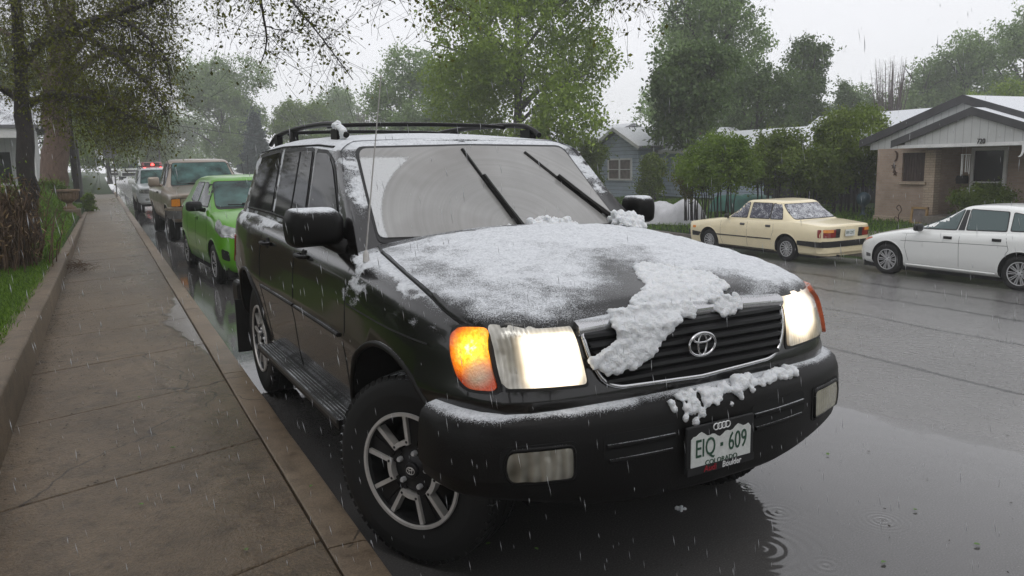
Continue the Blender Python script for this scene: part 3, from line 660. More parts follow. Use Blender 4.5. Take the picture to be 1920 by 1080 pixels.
def hero_rim():
    mb=MB()
    mb.lathe([(.242,.112),(.236,.116),(.229,.106),(.222,.03),(.20,-.02),(.0,-.02)],64,1,'x')
    mb.lathe([(.228,.112),(.231,.121),(.243,.121),(.246,.112)],72,0,'x')       # machined lip
    mb.lathe([(.0,.094),(.045,.094),(.055,.088),(.098,.084),(.100,.05)],48,1,'x')
    d=math.radians
    for k in range(5):
        c=d(117+72*k)
        # black spoke between this opening and the next
        sector(mb,(c+d(17),c+d(20)),(c+d(55),c+d(52)),.088,.231,.05,.092,1,6)
        sector(mb,(c+d(31),c+d(32)),(c+d(41),c+d(40)),.11,.222,.09,.098,1,4)
        # machined U round the opening
        sector(mb,(c+d(15),c+d(18.0)),(c+d(23.5),c+d(22.6)),.108,.231,.07,.106,0,4)
        sector(mb,(c-d(23.5),c-d(22.6)),(c-d(15),c-d(18.0)),.108,.231,.07,.106,0,4)
        sector(mb,c-d(20),c+d(20),.106,.126,.07,.1065,0,8)
        for sg in (-1,1):
            a=c+sg*d(18); mb.lathe([(.006,.100),(.006,.108),(.0,.109)],8,1,'x',(0,.119*math.cos(a),.119*math.sin(a)))
        a=c+d(36); mb.lathe([(.0115,.08),(.0115,.104),(.009,.108),(.0,.108)],6,2,'x',(0,.073*math.cos(a),.073*math.sin(a)))
    mb.lathe([(.034,.09),(.033,.106),(.029,.109),(.0,.110)],32,1,'x')
    el=lambda ry,rz,cz:[(.111,ry*math.cos(t),cz+rz*math.sin(t)) for t in np.linspace(0,2*math.pi,25)]
    for q in (el(.021,.015,0),el(.0075,.0145,0),el(.0145,.0055,.007)): mb.tube(q,.0016,5,0,False)
    return mb
def spoke_rim(rim,x,n,wid,tw,mats,pair=0,hub=.3,dish=.02):
    mb=MB(); mb.lathe([(rim,x*.8),(rim*1.0,x),(rim*.94,x),(rim*.90,x-.03),(rim*.86,-.02),(0,-.02)],40,1,'x')
    mb.lathe([(rim*.925,x-.002),(rim*.93,x+.006),(rim*1.0,x+.006),(rim*1.0,x-.002)],40,0,'x')
    mb.lathe([(0,x-.004),(rim*hub*.55,x-.006),(rim*hub,x-.015),(rim*hub,x-.05)],24,0,'x')
    for k in range(n):
        a=2*math.pi*k/n
        for o in ([-pair,pair] if pair else [0]):
            w=wid
            sector(mb,(a+o*1.6-w*1.5,a+o+tw-w*.75),(a+o*1.6+w*1.5,a+o+tw+w*.75),rim*hub*.9,rim*.945,x-.035,x-.008,0,3)
    for k in range(5):
        a=2*math.pi*k/5+.3; mb.lathe([(.011,x-.02),(.010,x+.001),(0,x+.002)],6,1,'x',(0,rim*hub*.72*math.cos(a),rim*hub*.72*math.sin(a)))
    return mb
def wheels(root,pos,tm,rm,rmats,R,tmat='rubber'):
    """pos: list of (x,y,z,side); the tyre and rim meshes are shared"""
    t0=r0=None
    for (x,y,z,s,*st) in pos:
        w=empty('wheel',(x,y,z)); w.parent=root
        w.rotation_euler=(0,0,(math.pi if s<0 else 0)+(st[0] if st else 0))
        if t0 is None: t0=tm.build('tyre',[tmat],w,40); r0=rm.build('rim',rmats,w,35)
        else:
            for q in (t0,r0): c=q.copy(); COL.objects.link(c); c.parent=w
# ------------------------------------------------------------------ generic car
LEV=[(0,.90,-.03,-.03,.02),(.05,.93,0,0,0),(.22,.965,.02,.02,0),(.42,.99,.02,.02,0),(.60,1.0,.005,.005,0),(.78,.99,-.02,-.015,0),(.90,.975,-.045,-.035,0),(.965,.955,-.065,-.05,.012),(1.0,.93,-.085,-.07,.035)]
def greenhouse(b0,b1,y0,y1,w0,w1,z0,z1,zr,nose=.14,rnose=.06,n=40,arch=.04,tight=.25):
    """b0/b1: front and rear y at the base; y0/y1 at the roof edge; w half widths; z0(y) belt, z1 roof edge height, zr crown height"""
    def out(f,r,w,k):
        return crom([(0,f),(w*.5,f+nose*.22*k),(w*(.86 if tight>.2 else .90),f+nose*.66*k),(w*(.965 if tight>.2 else .975),f+nose*1.0*k),(w,f+nose*1.0*k+tight),(w*1.0,(f+r)/2),(w*.985,r-.35),(w*.95,r-rnose*1.2),(w*.88,r-rnose*.7),(w*.5,r-rnose*.2),(0,r)],n)
    A=out(b0,b1,w0,1);Bq=out(y0,y1,w1,1)
    V=[];Fc=[];R=2*n-2
    def ring(P,z): 
        p=[(P[i][0] if 0<i<n-1 else 0,P[i][1],z(P[i][1])) for i in range(n)]
        V.extend(p+[(-a,b,c) for a,b,c in p[-2:0:-1]]); return p
    zt=lambda y:z1-arch*(((y-(y0+y1)/2)/((y1-y0)/2))**2)
    lv=[-.12,0,.2,.4,.6,.8,.94]
    for t in lv: 
        P=A*(1-t)+Bq*t; ring(P,lambda y,t=t:z0(y)*(1-t)+zt(y)*t)
    cen=np.array([0,(y0+y1)/2])
    for ins,dz in ((0,0),(.025,.020),(.06,.037),(.11,.05)):
        P=A*.0+Bq; d=cen-P; L=np.linalg.norm(d,axis=1,keepdims=True); P=P+np.stack([np.sign(d[:,0])*np.minimum(abs(d[:,0]),ins*1.0),np.sign(d[:,1])*ins*np.clip(abs(d[:,1])/((y1-y0)/2),0,1)],1)
        ring(P,lambda y,dz=dz:zt(y)+dz)
    L=len(lv)+4
    for l in range(L-1):
        for k in range(R): Fc.append((l*R+k,l*R+(k+1)%R,(l+1)*R+(k+1)%R,(l+1)*R+k))
    base=(L-1)*R; nc=10; grid=[]; cr=zr-z1-.05
    for i in range(n):
        if i in (0,n-1): grid.append([base+i]); continue
        x,y,z=V[base+i]; row=[base+i]
        e=1-(abs(y-(y0+y1)/2)/((y1-y0)/2))**4
        for j in range(1,nc):
            t=1-2*j/nc; V.append((x*t,y,z+max(0,cr)*max(0,e)*(1-t*t))); row.append(len(V)-1)
        row.append(base+R-i); grid.append(row)
    for i in range(n-1):
        a,b=grid[i],grid[i+1]
        if len(a)==1: Fc+=[(a[0],b[j],b[j+1]) for j in range(len(b)-1)]
        elif len(b)==1: Fc+=[(a[j],b[0],a[j+1]) for j in range(len(a)-1)]
        else: Fc+=[(a[j],b[j],b[j+1],a[j+1]) for j in range(len(a)-1)]
    return V,Fc
def mirror_box(name,root,mat,c,size,s,arm=None,glass=True):
    x,y,z=c; a,b,h=size; mb=MB()
    mb.box((x-a/2,y-b/2,z-h/2),(x+a/2,y+b/2,z+h/2))
    o=mb.build(name,mat,root,50,True,min(size)*.3)
    if arm:
        m2=MB(); m2.tube([arm,(x-s*a*.35,y+b*.1,z-h*.35)],[.035,.03],8); m2.build('mirror_arm',mat,o,40)
    return o
def car(name,sp,loc,rz,label,group=None):
    root=empty(name,loc,rz,label,sp.get('cat','car'),group)
    T=pchip(sp['T']);B=pchip(sp['B']) if isinstance(sp['B'],list) else (lambda y:sp['B']); R=sp['R']; W=sp['W']
    O=sp['outline']
    cr=sp.get('crown',.05); crf=(lambda y,x:cr*min(1,x/(W*.7)))
    V,Fc=loft_body(O,44,sp.get('lev',LEV),T,B,crf)
    ar=sp.get('arch',R+.055); cuts=[]
    for ya in sp['axles']:
        for s in (1,-1): cuts.append(((0,ya,R+.01),ar,s*(W-.27),s*(W+.3)))
    body=solid('body',V,Fc,[sp['paint']],root,sp.get('sharp',38),cuts); bv=bvh_of(body)
    for ya in sp['axles']:
        for s in (1,-1):
            pts=[]
            for t in np.linspace(-4,184,30):
                a=math.radians(t); h=cast(bv,ya+(ar+.012)*math.cos(a),R+.01+(ar+.012)*math.sin(a),'x',s)
                if h and abs(h[0].x)>W*.8: pts.append(h[0]+Vector((-s*.006,0,0)))
            if len(pts)>6: mb=MB(); mb.tube(pts,.012,8); mb.build('wheel_arch_lip',[sp['paint']],root,60)
    g=sp['gh']; zb=lambda y:T(y)-.02
    V,Fc=greenhouse(*g['y'],*g['w'],zb,g['z'][0],g['z'][1],g.get('nose',.14),g.get('rnose',.06),arch=g.get('arch',.04))
    cab=solid('roof' if not sp.get('cabname') else sp['cabname'],V,Fc,[sp['paint']],root,30); gv=bvh_of(cab)
    return root,body,bv,cab,gv,T
def glaze(root,gv,sides,ws=None,rear=None,mats=('dark_glass','dark_glass','dark_glass'),frame=True,both=True,names=('side_window','windscreen','rear_window')):
    for s in ((1,-1) if both else (1,)):
        for q in sides:
            if frame:
                c=np.mean(np.array(q),0); q2=[tuple(c+(np.array(p)-c)*1.0+np.sign(np.array(p)-c)*.018) for p in q]
                fr=panel('window_frame',root,'black_trim',gv,rpoly(q2,.04),'x',s,.003,.09)
            panel(names[0],root,mats[0],gv,rpoly(q,.035),'x',s,.007,.09)
    if ws:
        panel('windscreen_seal',root,'black_trim',gv,rpoly([(x*1.025,z+(.018 if z>np.mean([p[1] for p in ws]) else -.03)) for x,z in ws],.06),'y',-1,.003,.09)
        panel(names[1],root,mats[1],gv,rpoly(ws,.06),'y',-1,.008,.09)
    if rear:
        panel('rear_window_seal',root,'black_trim',gv,rpoly([(x*1.02,z+(.015 if z>np.mean([p[1] for p in rear]) else -.015)) for x,z in rear],.05),'y',1,.003,.09)
        panel(names[2],root,mats[2],gv,rpoly(rear,.05),'y',1,.007,.09)
def seams(root,bv,lines,s_list=(1,-1),r=.0035):
    for s in s_list:
        for q in lines:
            mb=MB(); pline(mb,bv,q,'x',s,r,-.001,5)
            if mb.v: mb.build('door_seam',['seam_black'],root,60)
def wiper(root,gv,a,b,mat='black_trim',lift=.02):
    """arm and blade lying on the windscreen between plan points a and b = (x,z)"""
    mb=MB(); W=[]
    for t in np.linspace(0,1,9):
        h=cast(gv,a[0]+(b[0]-a[0])*t,a[1]+(b[1]-a[1])*t,'y',-1)
        if h: W.append((h[0],h[1]))
    if len(W)<3: return None
    n=len(W)
    mb.tube([p+q*(lift*.55) for p,q in W[1:]],[.010]*(n-1),6)
    mb.tube([p+q*lift*1.6 for p,q in W[:n//2+2]],[.016,.015]+[.012]*(n//2),6)
    return mb.build('wiper',[mat],root,50)
# ------------------------------------------------------------------ the black four-wheel drive
from mathutils import noise as mnoise
PHI,PSI=-.0066,.0235
HM=Matrix.Rotation(-PHI,4,'Y')@Matrix.Translation((0,1.4,0))@Matrix.Rotation(PSI,4,'Z')@Matrix.Translation((0,-1.4,0))
def text_mesh(s,size,ext=.0012,align='CENTER'):
    cu=bpy.data.curves.new('t','FONT'); cu.body=s; cu.size=size; cu.extrude=ext; cu.align_x=align; cu.align_y='CENTER'; cu.resolution_u=3
    o=bpy.data.objects.new('t',cu); COL.objects.link(o)
    dg=bpy.context.evaluated_depsgraph_get(); me=bpy.data.meshes.new_from_object(o.evaluated_get(dg)); bpy.data.objects.remove(o); bpy.data.curves.remove(cu)
    v=[x.co.copy() for x in me.vertices]; f=[tuple(p.vertices) for p in me.polygons]; bpy.data.meshes.remove(me); return v,f
def clump(name,balls,mat='snow',parent=None,vox=.008,disp=.006,sub=1):
    """lumps of wet snow grown together into one skin"""
    bm=bmesh.new()
    for (c,r) in balls:
        bmesh.ops.create_icosphere(bm,subdivisions=sub,radius=r,matrix=Matrix.Translation(c))
    me=bpy.data.meshes.new(name); bm.to_mesh(me); bm.free(); o=bpy.data.objects.new(name,me); COL.objects.link(o)
    md=o.modifiers.new('r','REMESH'); md.mode='VOXEL'; md.voxel_size=vox
    dg=bpy.context.evaluated_depsgraph_get(); m2=bpy.data.meshes.new_from_object(o.evaluated_get(dg)); o.modifiers.clear(); o.data=m2; bpy.data.meshes.remove(me); m2.name=name
    m2.materials.clear(); m2.materials.append(MATS[mat])
    for v in m2.vertices:
        v.co+=v.normal*disp*(mnoise.noise(v.co*45)+.6*mnoise.noise(v.co*110))
    if parent: o.parent=parent
    fin(o,180); return o
snowy('chrome_snow',(.55,.55,.56),rough=.18,coat=0,metal=.9,base=.30,upk=.5,thr=.72,fa=.5,ca=.4)
# windscreen: fogged glass, snow where the wipers do not reach (amount in 'frost')
m,nt,b=nmat('screen_fogged')
at=N(nt,'ShaderNodeAttribute',attribute_name='frost')
gr=math_(nt,'ADD',at.outputs['Fac'],math_(nt,'MULTIPLY_ADD',noise(nt,120,3,.7),.7,-.35)); mk_=ramp(nt,gr,[(.42,(0,0,0)),(.6,(1,1,1))])
fog=ramp(nt,noise(nt,3.2,4),[(.3,(.285,.282,.276)),(.7,(.37,.366,.358))])
tcw=N(nt,'ShaderNodeTexCoord'); mpw=N(nt,'ShaderNodeMapping'); mpw.inputs['Scale'].default_value=(1,0,1.53); nt.links.new(tcw.outputs['Object'],mpw.inputs['Vector'])
dw=N(nt,'ShaderNodeVectorMath',operation='DISTANCE'); nt.links.new(mpw.outputs[0],dw.inputs[0]); dw.inputs[1].default_value=(.05,0,1.974)
cw=N(nt,'ShaderNodeCombineXYZ'); nt.links.new(dw.outputs['Value'],cw.inputs[0]); arcs=noise(nt,34,4,.6,vec=cw.outputs[0])
blot=noise(nt,1.7,3,.5); fog=mixc(nt,math_(nt,'MULTIPLY',ramp(nt,arcs,[(.38,(0,0,0)),(.60,(1,1,1))]),.30),fog,(.20,.197,.185)); fog=mixc(nt,math_(nt,'MULTIPLY',ramp(nt,blot,[(.50,(0,0,0)),(.66,(1,1,1))]),.40),fog,(.17,.158,.145))
nt.links.new(mixc(nt,mk_,fog,(.60,.61,.62)),b.inputs['Base Color'])
nt.links.new(math_(nt,'MULTIPLY_ADD',mk_,.5,.22),b.inputs['Roughness']); b.inputs['Coat Weight'].default_value=.35
nt.links.new(bump(nt,math_(nt,'MULTIPLY',mk_,noise(nt,90,3,.7)),.8,.008),b.inputs['Normal'])
# headlamp lens: light comes from the bulb area (amount in 'frost')
m,nt,b=nmat('lamp_lens')
at=N(nt,'ShaderNodeAttribute',attribute_name='frost')
tcc=N(nt,'ShaderNodeTexCoord'); sxx=N(nt,'ShaderNodeSeparateXYZ'); nt.links.new(tcc.outputs['Object'],sxx.inputs[0]); tx=math_(nt,'MULTIPLY_ADD',math_(nt,'SINE',math_(nt,'MULTIPLY',sxx.outputs[0],420)),.05,noise(nt,11,2))
nt.links.new(ramp(nt,tx,[(.3,(.22,.22,.20)),(.7,(.62,.62,.58))]),b.inputs['Base Color']); b.inputs['Roughness'].default_value=.18; b.inputs['Coat Weight'].default_value=1
em=math_(nt,'ADD',math_(nt,'MULTIPLY',math_(nt,'POWER',at.outputs['Fac'],3.2),5.0),math_(nt,'MULTIPLY',math_(nt,'MULTIPLY',at.outputs['Fac'],tx),.8))
nt.links.new(mixc(nt,math_(nt,'MINIMUM',at.outputs['Fac'],1.0),(1,.70,.36),(1,.91,.74)),b.inputs['Emission Color']); nt.links.new(em,b.inputs['Emission Strength'])
b.inputs['Metallic'].default_value=.3; nt.links.new(bump(nt,tx,.4),b.inputs['Normal'])
def frost_hood(c):
    x,y=c.x,c.y
    v=.42+.10*mnoise.noise(Vector((x*3,y*3,0)))
    # bare patches where the sheet slid away
    for (cx,cy,rx,ry,a) in ((-.02,-.50,.16,.26,.75),(-.20,-.62,.26,.13,.62),(.32,-.60,.16,.10,.85),(.18,-.20,.22,.16,.22),(-.66,.12,.16,.45,.30),(-.60,-.38,.2,.2,.12)):
        d=((x-cx)/rx)**2+((y-cy)/ry)**2; v-=a*math.exp(-d*1.1)
    for (cx,cy,rx,ry,a) in ((0,.25,.7,.25,.25),(.55,-.3,.25,.4,.3),(-.45,-.2,.25,.2,.12)):
        d=((x-cx)/rx)**2+((y-cy)/ry)**2; v+=a*math.exp(-d)
    return v-.22
def build_hero():
    root=empty('parked_suv',(0,0,0),0,'black four-wheel drive with lit headlights and a snow-covered bonnet parked against the kerb','suv'); root.matrix_world=HM
    T=pchip([(-.80,1.070),(-.5,1.125),(0,1.185),(.45,1.225),(1.0,1.25),(2.0,1.29),(3.0,1.315),(3.9,1.31)])
    B=pchip([(-.9,.60),(-.6,.56),(-.3,.46),(.4,.43),(2,.43),(3.2,.46),(3.6,.55),(3.95,.6)])
    out=[(0,-.790),(.30,-.782),(.55,-.758),(.70,-.725),(.79,-.672),(.85,-.56),(.885,-.40),(.925,-.15),(.938,.2),(.932,.8),(.932,1.8),(.938,2.6),(.925,3.1),(.89,3.5),(.80,3.75),(.6,3.85),(0,3.9)]
    lv=[(0,.93,.02,.02,.03),(.06,.955,0,0,0),(.22,.978,-.01,0,0),(.42,.995,-.015,0,0),(.50,1.006,-.015,0,0),(.54,1.006,-.012,0,0),(.58,.998,-.008,0,0),(.72,.99,.005,-.01,0),(.84,.978,.02,-.02,0),(.90,.970,.028,-.03,.004),(.945,.962,.034,-.04,.014),(.98,.955,.04,-.05,.034),(1.0,.95,.04,-.05,.066)]
    V,Fc=loft_body(out,72,lv,T,B,lambda y,x:(.018+.062*min(1,max(0,(y+.78)/1.2)))*min(1,x/.5),13)
    cuts=[((0,ya,.415),.50,s*.60,s*1.3) for ya in (0,2.85) for s in (1,-1)]
    fb=None
    body=solid('body',V,Fc,['black_paint'],root,40,cuts,fb); bv=bvh_of(body)
    zb=lambda y:T(y)-.02
    V,Fc=greenhouse(.50,3.62,1.045,3.42,.845,.738,zb,1.752,1.835,nose=.075,rnose=.1,n=84,arch=.055,tight=.05)
    cab=solid('cabin',V,Fc,['black_paint'],root,32,None,lambda c:(.70 if c.z>1.765 else .28 if c.z>1.72 else (.02+.22*mnoise.noise(c*8)) if c.y<1.25 else .05)); gv=bvh_of(cab)
    # bonnet
    seam=[(0,-.735),(.40,-.722),(.62,-.695),(.745,-.64),(.80,-.56),(.825,-.40),(.815,-.10),(.785,.20),(.755,.44),(.5,.425),(0,.42)]
    C=crom(seam[:9],40); half=[tuple(p) for p in C]
    poly=half+[(-x,y) for x,y in half[::-1] if abs(x)>1e-3]
    hood=panel('bonnet',root,'hood_paint',bv,poly,'z',1,.016,.022,.02,frost_hood,50,use_n=False)
    at=hood.data.attributes['frost'].data
    for i,v in enumerate(hood.data.vertices):
        f=max(0,at[i].value+.25)
        if f>.05: v.co.z+=min(1,f*2)*(.006+.007*mnoise.noise(v.co*9)+.004*mnoise.noise(v.co*34))
    fin(hood,60)
    # cowl strip
    panel('cowl',root,'black_plastic',bv,[(-.76,.445),(.76,.445),(.72,.60),(.4,.57),(0,.56),(-.4,.57),(-.72,.60)],'z',1,.006,.05,.02,use_n=False)
    # glass
    def fr(c):
        d=math.hypot(c.x-.05,(c.z-1.29)*1.53); k=sst(d,.685,.735)*sst(-c.x,-.10,.02)
        return k*(1-sst(c.z,1.645,1.685)*.85)+.10*sst(c.z,1.63,1.70)
    wsp=rpoly([(-.70,1.285),(0,1.268),(.70,1.285),(.632,1.712),(0,1.722),(-.632,1.712)],[.03,0,.03,.05,0,.05])
    panel('windscreen_seal',root,'black_trim',gv,[(x*1.02,z+(.014 if z>1.5 else -.02)) for x,z in wsp],'y',-1,.003,.06)
    panel('windscreen',root,'screen_fogged',gv,wsp,'y',-1,.008,.016,.012,fr)
    for s in (-1,1):
        for q in ([(.80,1.282),(1.40,1.312),(1.455,1.705),(1.24,1.695),(1.13,1.63)],[(1.50,1.32),(2.24,1.34),(2.215,1.728),(1.545,1.715)],[(2.34,1.345),(3.15,1.35),(2.95,1.70),(2.33,1.725)]):
            c=np.mean(np.array(q),0); q2=[tuple(np.array(p)+np.sign(np.array(p)-c)*.02) for p in q]
            panel('window_frame',root,'black_trim',gv,rpoly(q2,.04),'x',s,.003,.07)
            panel('side_window',root,'dark_glass',gv,rpoly(q,.035),'x',s,.007,.07)
        mb=MB(); pline(mb,gv,[(1.82,1.325),(1.80,1.715)] if s<0 else [(1.9,1.32),(1.9,1.7)],'x',s,.006,.006); mb.build('window_bar',['black_trim'],root,60)
        # door bars, sill line, drip line
        mb=MB(); pline(mb,gv,[(.80,1.266),(1.45,1.300),(2.3,1.332),(3.15,1.338)],'x',s,.008,.004); pline(mb,gv,[(1.22,1.728),(1.5,1.745),(2.3,1.755),(3.1,1.735)],'x',s,.007,.002); mb.build('belt_strip',['black_plastic'],root,60)
        for y in (1.27,2.14):
            mb=MB(); h=cast(bv,y,1.155,'x',s); p=h[0]
            mb.tube([p+Vector((s*.004,-.085,.004)),p+Vector((s*.030,-.06,.004)),p+Vector((s*.034,0,.004)),p+Vector((s*.030,.06,.004)),p+Vector((s*.004,.085,.004))],.012,8)
            mb.lathe([(.0,.002),(.034,.003),(.040,-.004)],16,1,'x',tuple(p)) if s>0 else mb.lathe([(.0,-.002),(.034,-.003),(.040,.004)],16,1,'x',tuple(p))
            mb.build('door_handle',['black_plastic','well_black'],root,50)
        mb=MB(); pline(mb,bv,[(.56,.862),(1.40,.868)],'x',s,.010,.004,8,0,.05); pline(mb,bv,[(1.44,.868),(2.28,.872)],'x',s,.010,.004,8); mb.build('side_moulding',['black_plastic'],root,50)
        for y0,x0,z0 in ((0,.86,.415),(2.85,.86,.415)):
            mb=MB(); pts=[]
            for t in np.linspace(-8,188,34):
                a=math.radians(t); yy,zz=y0+.507*math.cos(a),z0+.507*math.sin(a)
                h=cast(bv,yy+.02*math.cos(a),zz+.02*math.sin(a),'x',s)
                if h and abs(h[0].x)>.8: pts.append((s*(abs(h[0].x)+.000),yy,zz))
            if len(pts)>4: mb.tube(pts,.013,8)
            mb.build('wheel_arch_lip',['black_plastic'],root,60)
    seams(root,bv,[[(.50,1.24),(.49,.9),(.50,.62),(.56,.47)],[(1.47,1.28),(1.47,.47)],[(2.31,1.30),(2.36,1.0),(2.30,.80),(2.22,.62),(2.20,.47)],[(.47,1.02),(-.35,.99)]],r=.004)
    mb=MB()
    for s in (1,-1): pline(mb,bv,[(s*x,y) for x,y in half],'z',1,.005,.0,6)
    mb.build('bonnet_gap',['seam_black'],root,60)
    # front
    gr=rpoly([(-.475,1.058),(0,1.072),(.475,1.058),(.462,.96),(.415,.880),(.36,.858),(0,.846),(-.36,.858),(-.415,.880),(-.462,.96)],[.03,0,.03,.05,.05,.04,0,.04,.05,.05])
    g=panel('grille',root,'well_black',bv,gr,'y',-1,.003,.04)
    mb=MB(); W=pline(mb,bv,gr+[gr[0]],'y',-1,.009,.008,8,0,.03); mb.build('grille_surround',['chrome'],g,60)
    hp=[(x,cast(bv,x,1.066-.03*(x/.49)**4*.4,'y',-1)[0]) for x in np.linspace(-.488,.488,25)]; V=[]; n=len(hp)
    for x,p in hp:
        zc=1.070-.014*(x/.488)**2; 
        V+=[(p.x,p.y+.01,zc-.016),(p.x,p.y-.020,zc-.014),(p.x,p.y-.026,zc+.004),(p.x,p.y-.020,zc+.022),(p.x,p.y+.004,zc+.034),(p.x,p.y+.05,zc+.034)]
    Fc=[(i*6+j_,i*6+(j_+1)%6,(i+1)*6+(j_+1)%6,(i+1)*6+j_) for i in range(n-1) for j_ in range(6)]+[tuple(range(6)),tuple(range(n*6-1,n*6-7,-1))]
    solid('grille_header',V,Fc,['chrome_snow'],root,50)
    mb=MB()
    for k in range(6):
        z=.885+k*.031; w=.41+.012*k
        Wp=[cast(bv,x,z+.004*(1-(x/w)**2),'y',-1)[0] for x in np.linspace(-w,w,15)]
        V=[];n=len(Wp)
        for p in Wp: V+=[p+Vector((0,-.004,-.008)),p+Vector((0,-.022,-.006)),p+Vector((0,-.020,.006)),p+Vector((0,-.004,.012))]
        mb.add(V,[(i*4+j,i*4+(j+1)%4,(i+1)*4+(j+1)%4,(i+1)*4+j) for i in range(n-1) for j in range(4)])
    mb.build('grille_bar',['black_trim'],g,40)
    h=cast(bv,0,.966,'y',-1)[0]; mb=MB(); cy=h.y-.034
    el=lambda rx,rz,cz:[(rx*math.cos(t),cy,.966+cz+rz*math.sin(t)) for t in np.linspace(0,2*math.pi,41)]
    mb.tube(el(.062,.042,0),.0055,8,0,False); mb.tube(el(.020,.040,0),.0042,8,0,False); mb.tube(el(.042,.0155,.0225),.0045,8,0,False)
    mb.build('badge',['chrome'],g,80)
    for s in (-1,1):
        k=1 if s<0 else 1
        lp=[(s*.505,1.072),(s*.482,.884),(s*.757,.894),(s*.764,.95),(s*.764,1.085)]
        lf=rpoly([(s*.498,1.086),(s*.470,.872),(s*.79,.882),(s*.812,.95),(s*.812,1.098)],.02)
        panel('headlamp_surround',root,'black_trim',bv,lf,'y',-1,.003,.03)
        if s<0: glow=lambda c:max(.10,sst(c.x,-.745,-.655)*(.62+.38*sst(c.z,.885,.93))*sst(-c.z,-1.082,-1.045)*(1-.55*sst(c.x,-.535,-.49)))
        else: glow=lambda c:max(.20,min(1,1.30-.75*math.hypot((c.x-.585)/.10,(c.z-1.0)/.085)))*max(.25,min(1,(.75-c.x)/.05))
        panel('headlamp',root,'lamp_lens',bv,rpoly(lp,.018),'y',-1,.014,.012,.014,glow)
        ts=[(-.612,1.080),(-.52,1.072),(-.487,1.050),(-.503,.985),(-.55,.915),(-.595,.882),(-.690,.884)]
        panel('indicator_surround',root,'black_trim',bv,rpoly([(y+(-.012 if y<-.6 else .014),z+(.013 if z>1 else -.013)) for y,z in ts],.03),'x',s,.004,.02)
        panel('indicator',root,'amber' if s<0 else 'amber_marker',bv,rpoly(ts if s<0 else [(-.66,1.075)]+ts[1:-1]+[(-.69,.884)],.025),'x',s,.014 if s<0 else .030,.014,.012 if s<0 else .03,(lambda c:max(0,1-math.hypot((c.y+.575)/.10,(c.z-1.02)/.10))) if s<0 else None)
    # bumper
    path=crom([(.962,-.43),(.955,-.55),(.922,-.655),(.84,-.745),(.65,-.820),(.35,-.876),(0,-.897)],26); P=[tuple(p) for p in path]+[(-x,y) for x,y in path[-2::-1]]
    sec=[(-.22,.50),(-.10,.455),(-.045,.452),(-.018,.475),(-.006,.54),(0,.60),(0,.665),(-.002,.70),(-.006,.745),(-.018,.780),(-.040,.800),(-.075,.808),(-.20,.812)]
    V=[];n=len(P);q=len(sec)
    for i,(x,y) in enumerate(P):
        a=np.array(P[max(i-1,0)]);c=np.array(P[min(i+1,n-1)]); t=c-a; nn=np.array([-t[1],t[0]]); nn/=np.linalg.norm(nn); nn=nn if nn.dot([x,y+.2])>0 else -nn
        e=abs(x)/.96; lift=.075*sst(e,.30,.95)
        for (o,z) in sec: V.append((x+nn[0]*o,y+nn[1]*o,z+(lift if z<.6 else 0)+(.006*(1-e) if z>.7 else 0)))
    Fc=[(i*q+j,i*q+(j+1)%q,(i+1)*q+(j+1)%q,(i+1)*q+j) for i in range(n-1) for j in range(q)]+[tuple(range(q)),tuple(range((n-1)*q+q-1,(n-1)*q-1,-1))]
    bump_=solid('front_bumper',V,Fc,['black_plastic'],root,42,None,lambda c:(.42 if c.z>.75 and (c.x<-.30) else .12 if c.z>.76 and c.x<0 else .32 if c.z>.755 else -.2)); pv=bvh_of(bump_)
    for s,mt in ((-1,'lamp_bowl'),(1,'lamp_yellowed')):
        fp=[(s*.575,.706),(s*.785,.706),(s*.80,.655),(s*.785,.595),(s*.575,.590)]
        pk=panel('fog_lamp_recess',root,'well_black',pv,rpoly([(x+(.016 if x>np.sign(s)*.68 else -.016),z+(.014 if z>.65 else -.014)) for x,z in fp],.03),'y',-1,.003,.03)
        mb=MB(); pline(mb,pv,rpoly(fp,.025)+[rpoly(fp,.025)[0]],'y',-1,.007,.004,6,0,.03); mb.build('fog_lamp_rim',['black_plastic'],root,60)
        panel('fog_lamp',root,mt,pv,rpoly([(x*.992+s*.005,.648+(z-.648)*.88) for x,z in fp],.022),'y',-1,.007,.025)
    for x0,x1 in ((-.47,-.18),(.18,.50)):
        sl=panel('bumper_slot',root,'well_black',pv,rpoly([(x0,.725),(x1,.725),(x1,.635),(x0,.635)],.025),'y',-1,.002,.04)
        mb=MB()
        for z in (.684,): pline(mb,pv,[(x0+.01,z),(x1-.01,z)],'y',-1,.008,.004,6)
        pline(mb,pv,[(x0+.02,.632),(x1-.02,.632)],'y',-1,.008,.002,6); mb.build('slot_bar',['black_plastic'],sl,60)
    mb=MB(); mb.box((-.62,-.55,.43),(.62,-.35,.52)); mb.box((-.50,-.40,.30),(.60,3.6,.46)); mb.box((-.86,.55,.40),(.86,2.25,.44)); mb.tube([(-.70,0,.40),(.70,0,.40)],.06,10); mb.tube([(-.70,2.85,.40),(.70,2.85,.40)],.06,10); mb.build('underbody',['well_black'],root,40)
    # number plate
    y=-.917; pl=MB(); pl.box((-.160,y,.534),(.160,y+.012,.708)); fr=pl.build('plate_holder',['black_trim'],root,None,True,.004); fr.rotation_euler=(math.radians(0),0,0)
    jag=[(-.142,.552),(.142,.552),(.142,.664)]+[(.142-.284*t,.668+.010*math.sin(t*9)+.006*math.sin(t*31+1)) for t in np.linspace(.04,.96,22)]+[(-.142,.662)]
    mb=MB(); mb.prism(jag,lambda p,s:(p[0],y-.0005-.003*s,p[1])); pw=mb.build('number_plate',['plate_white'],fr)
    def txt(s,size,cx,cz,sx,mat,name,dy=.0045,sh=0,sz=1):
        v,f=text_mesh(s,size); mk(name,[(cx+(a.x+sh*a.y)*sx,y-dy-a.z,cz+a.y*sz) for a in v],f,mat,fr)
    mb=MB()
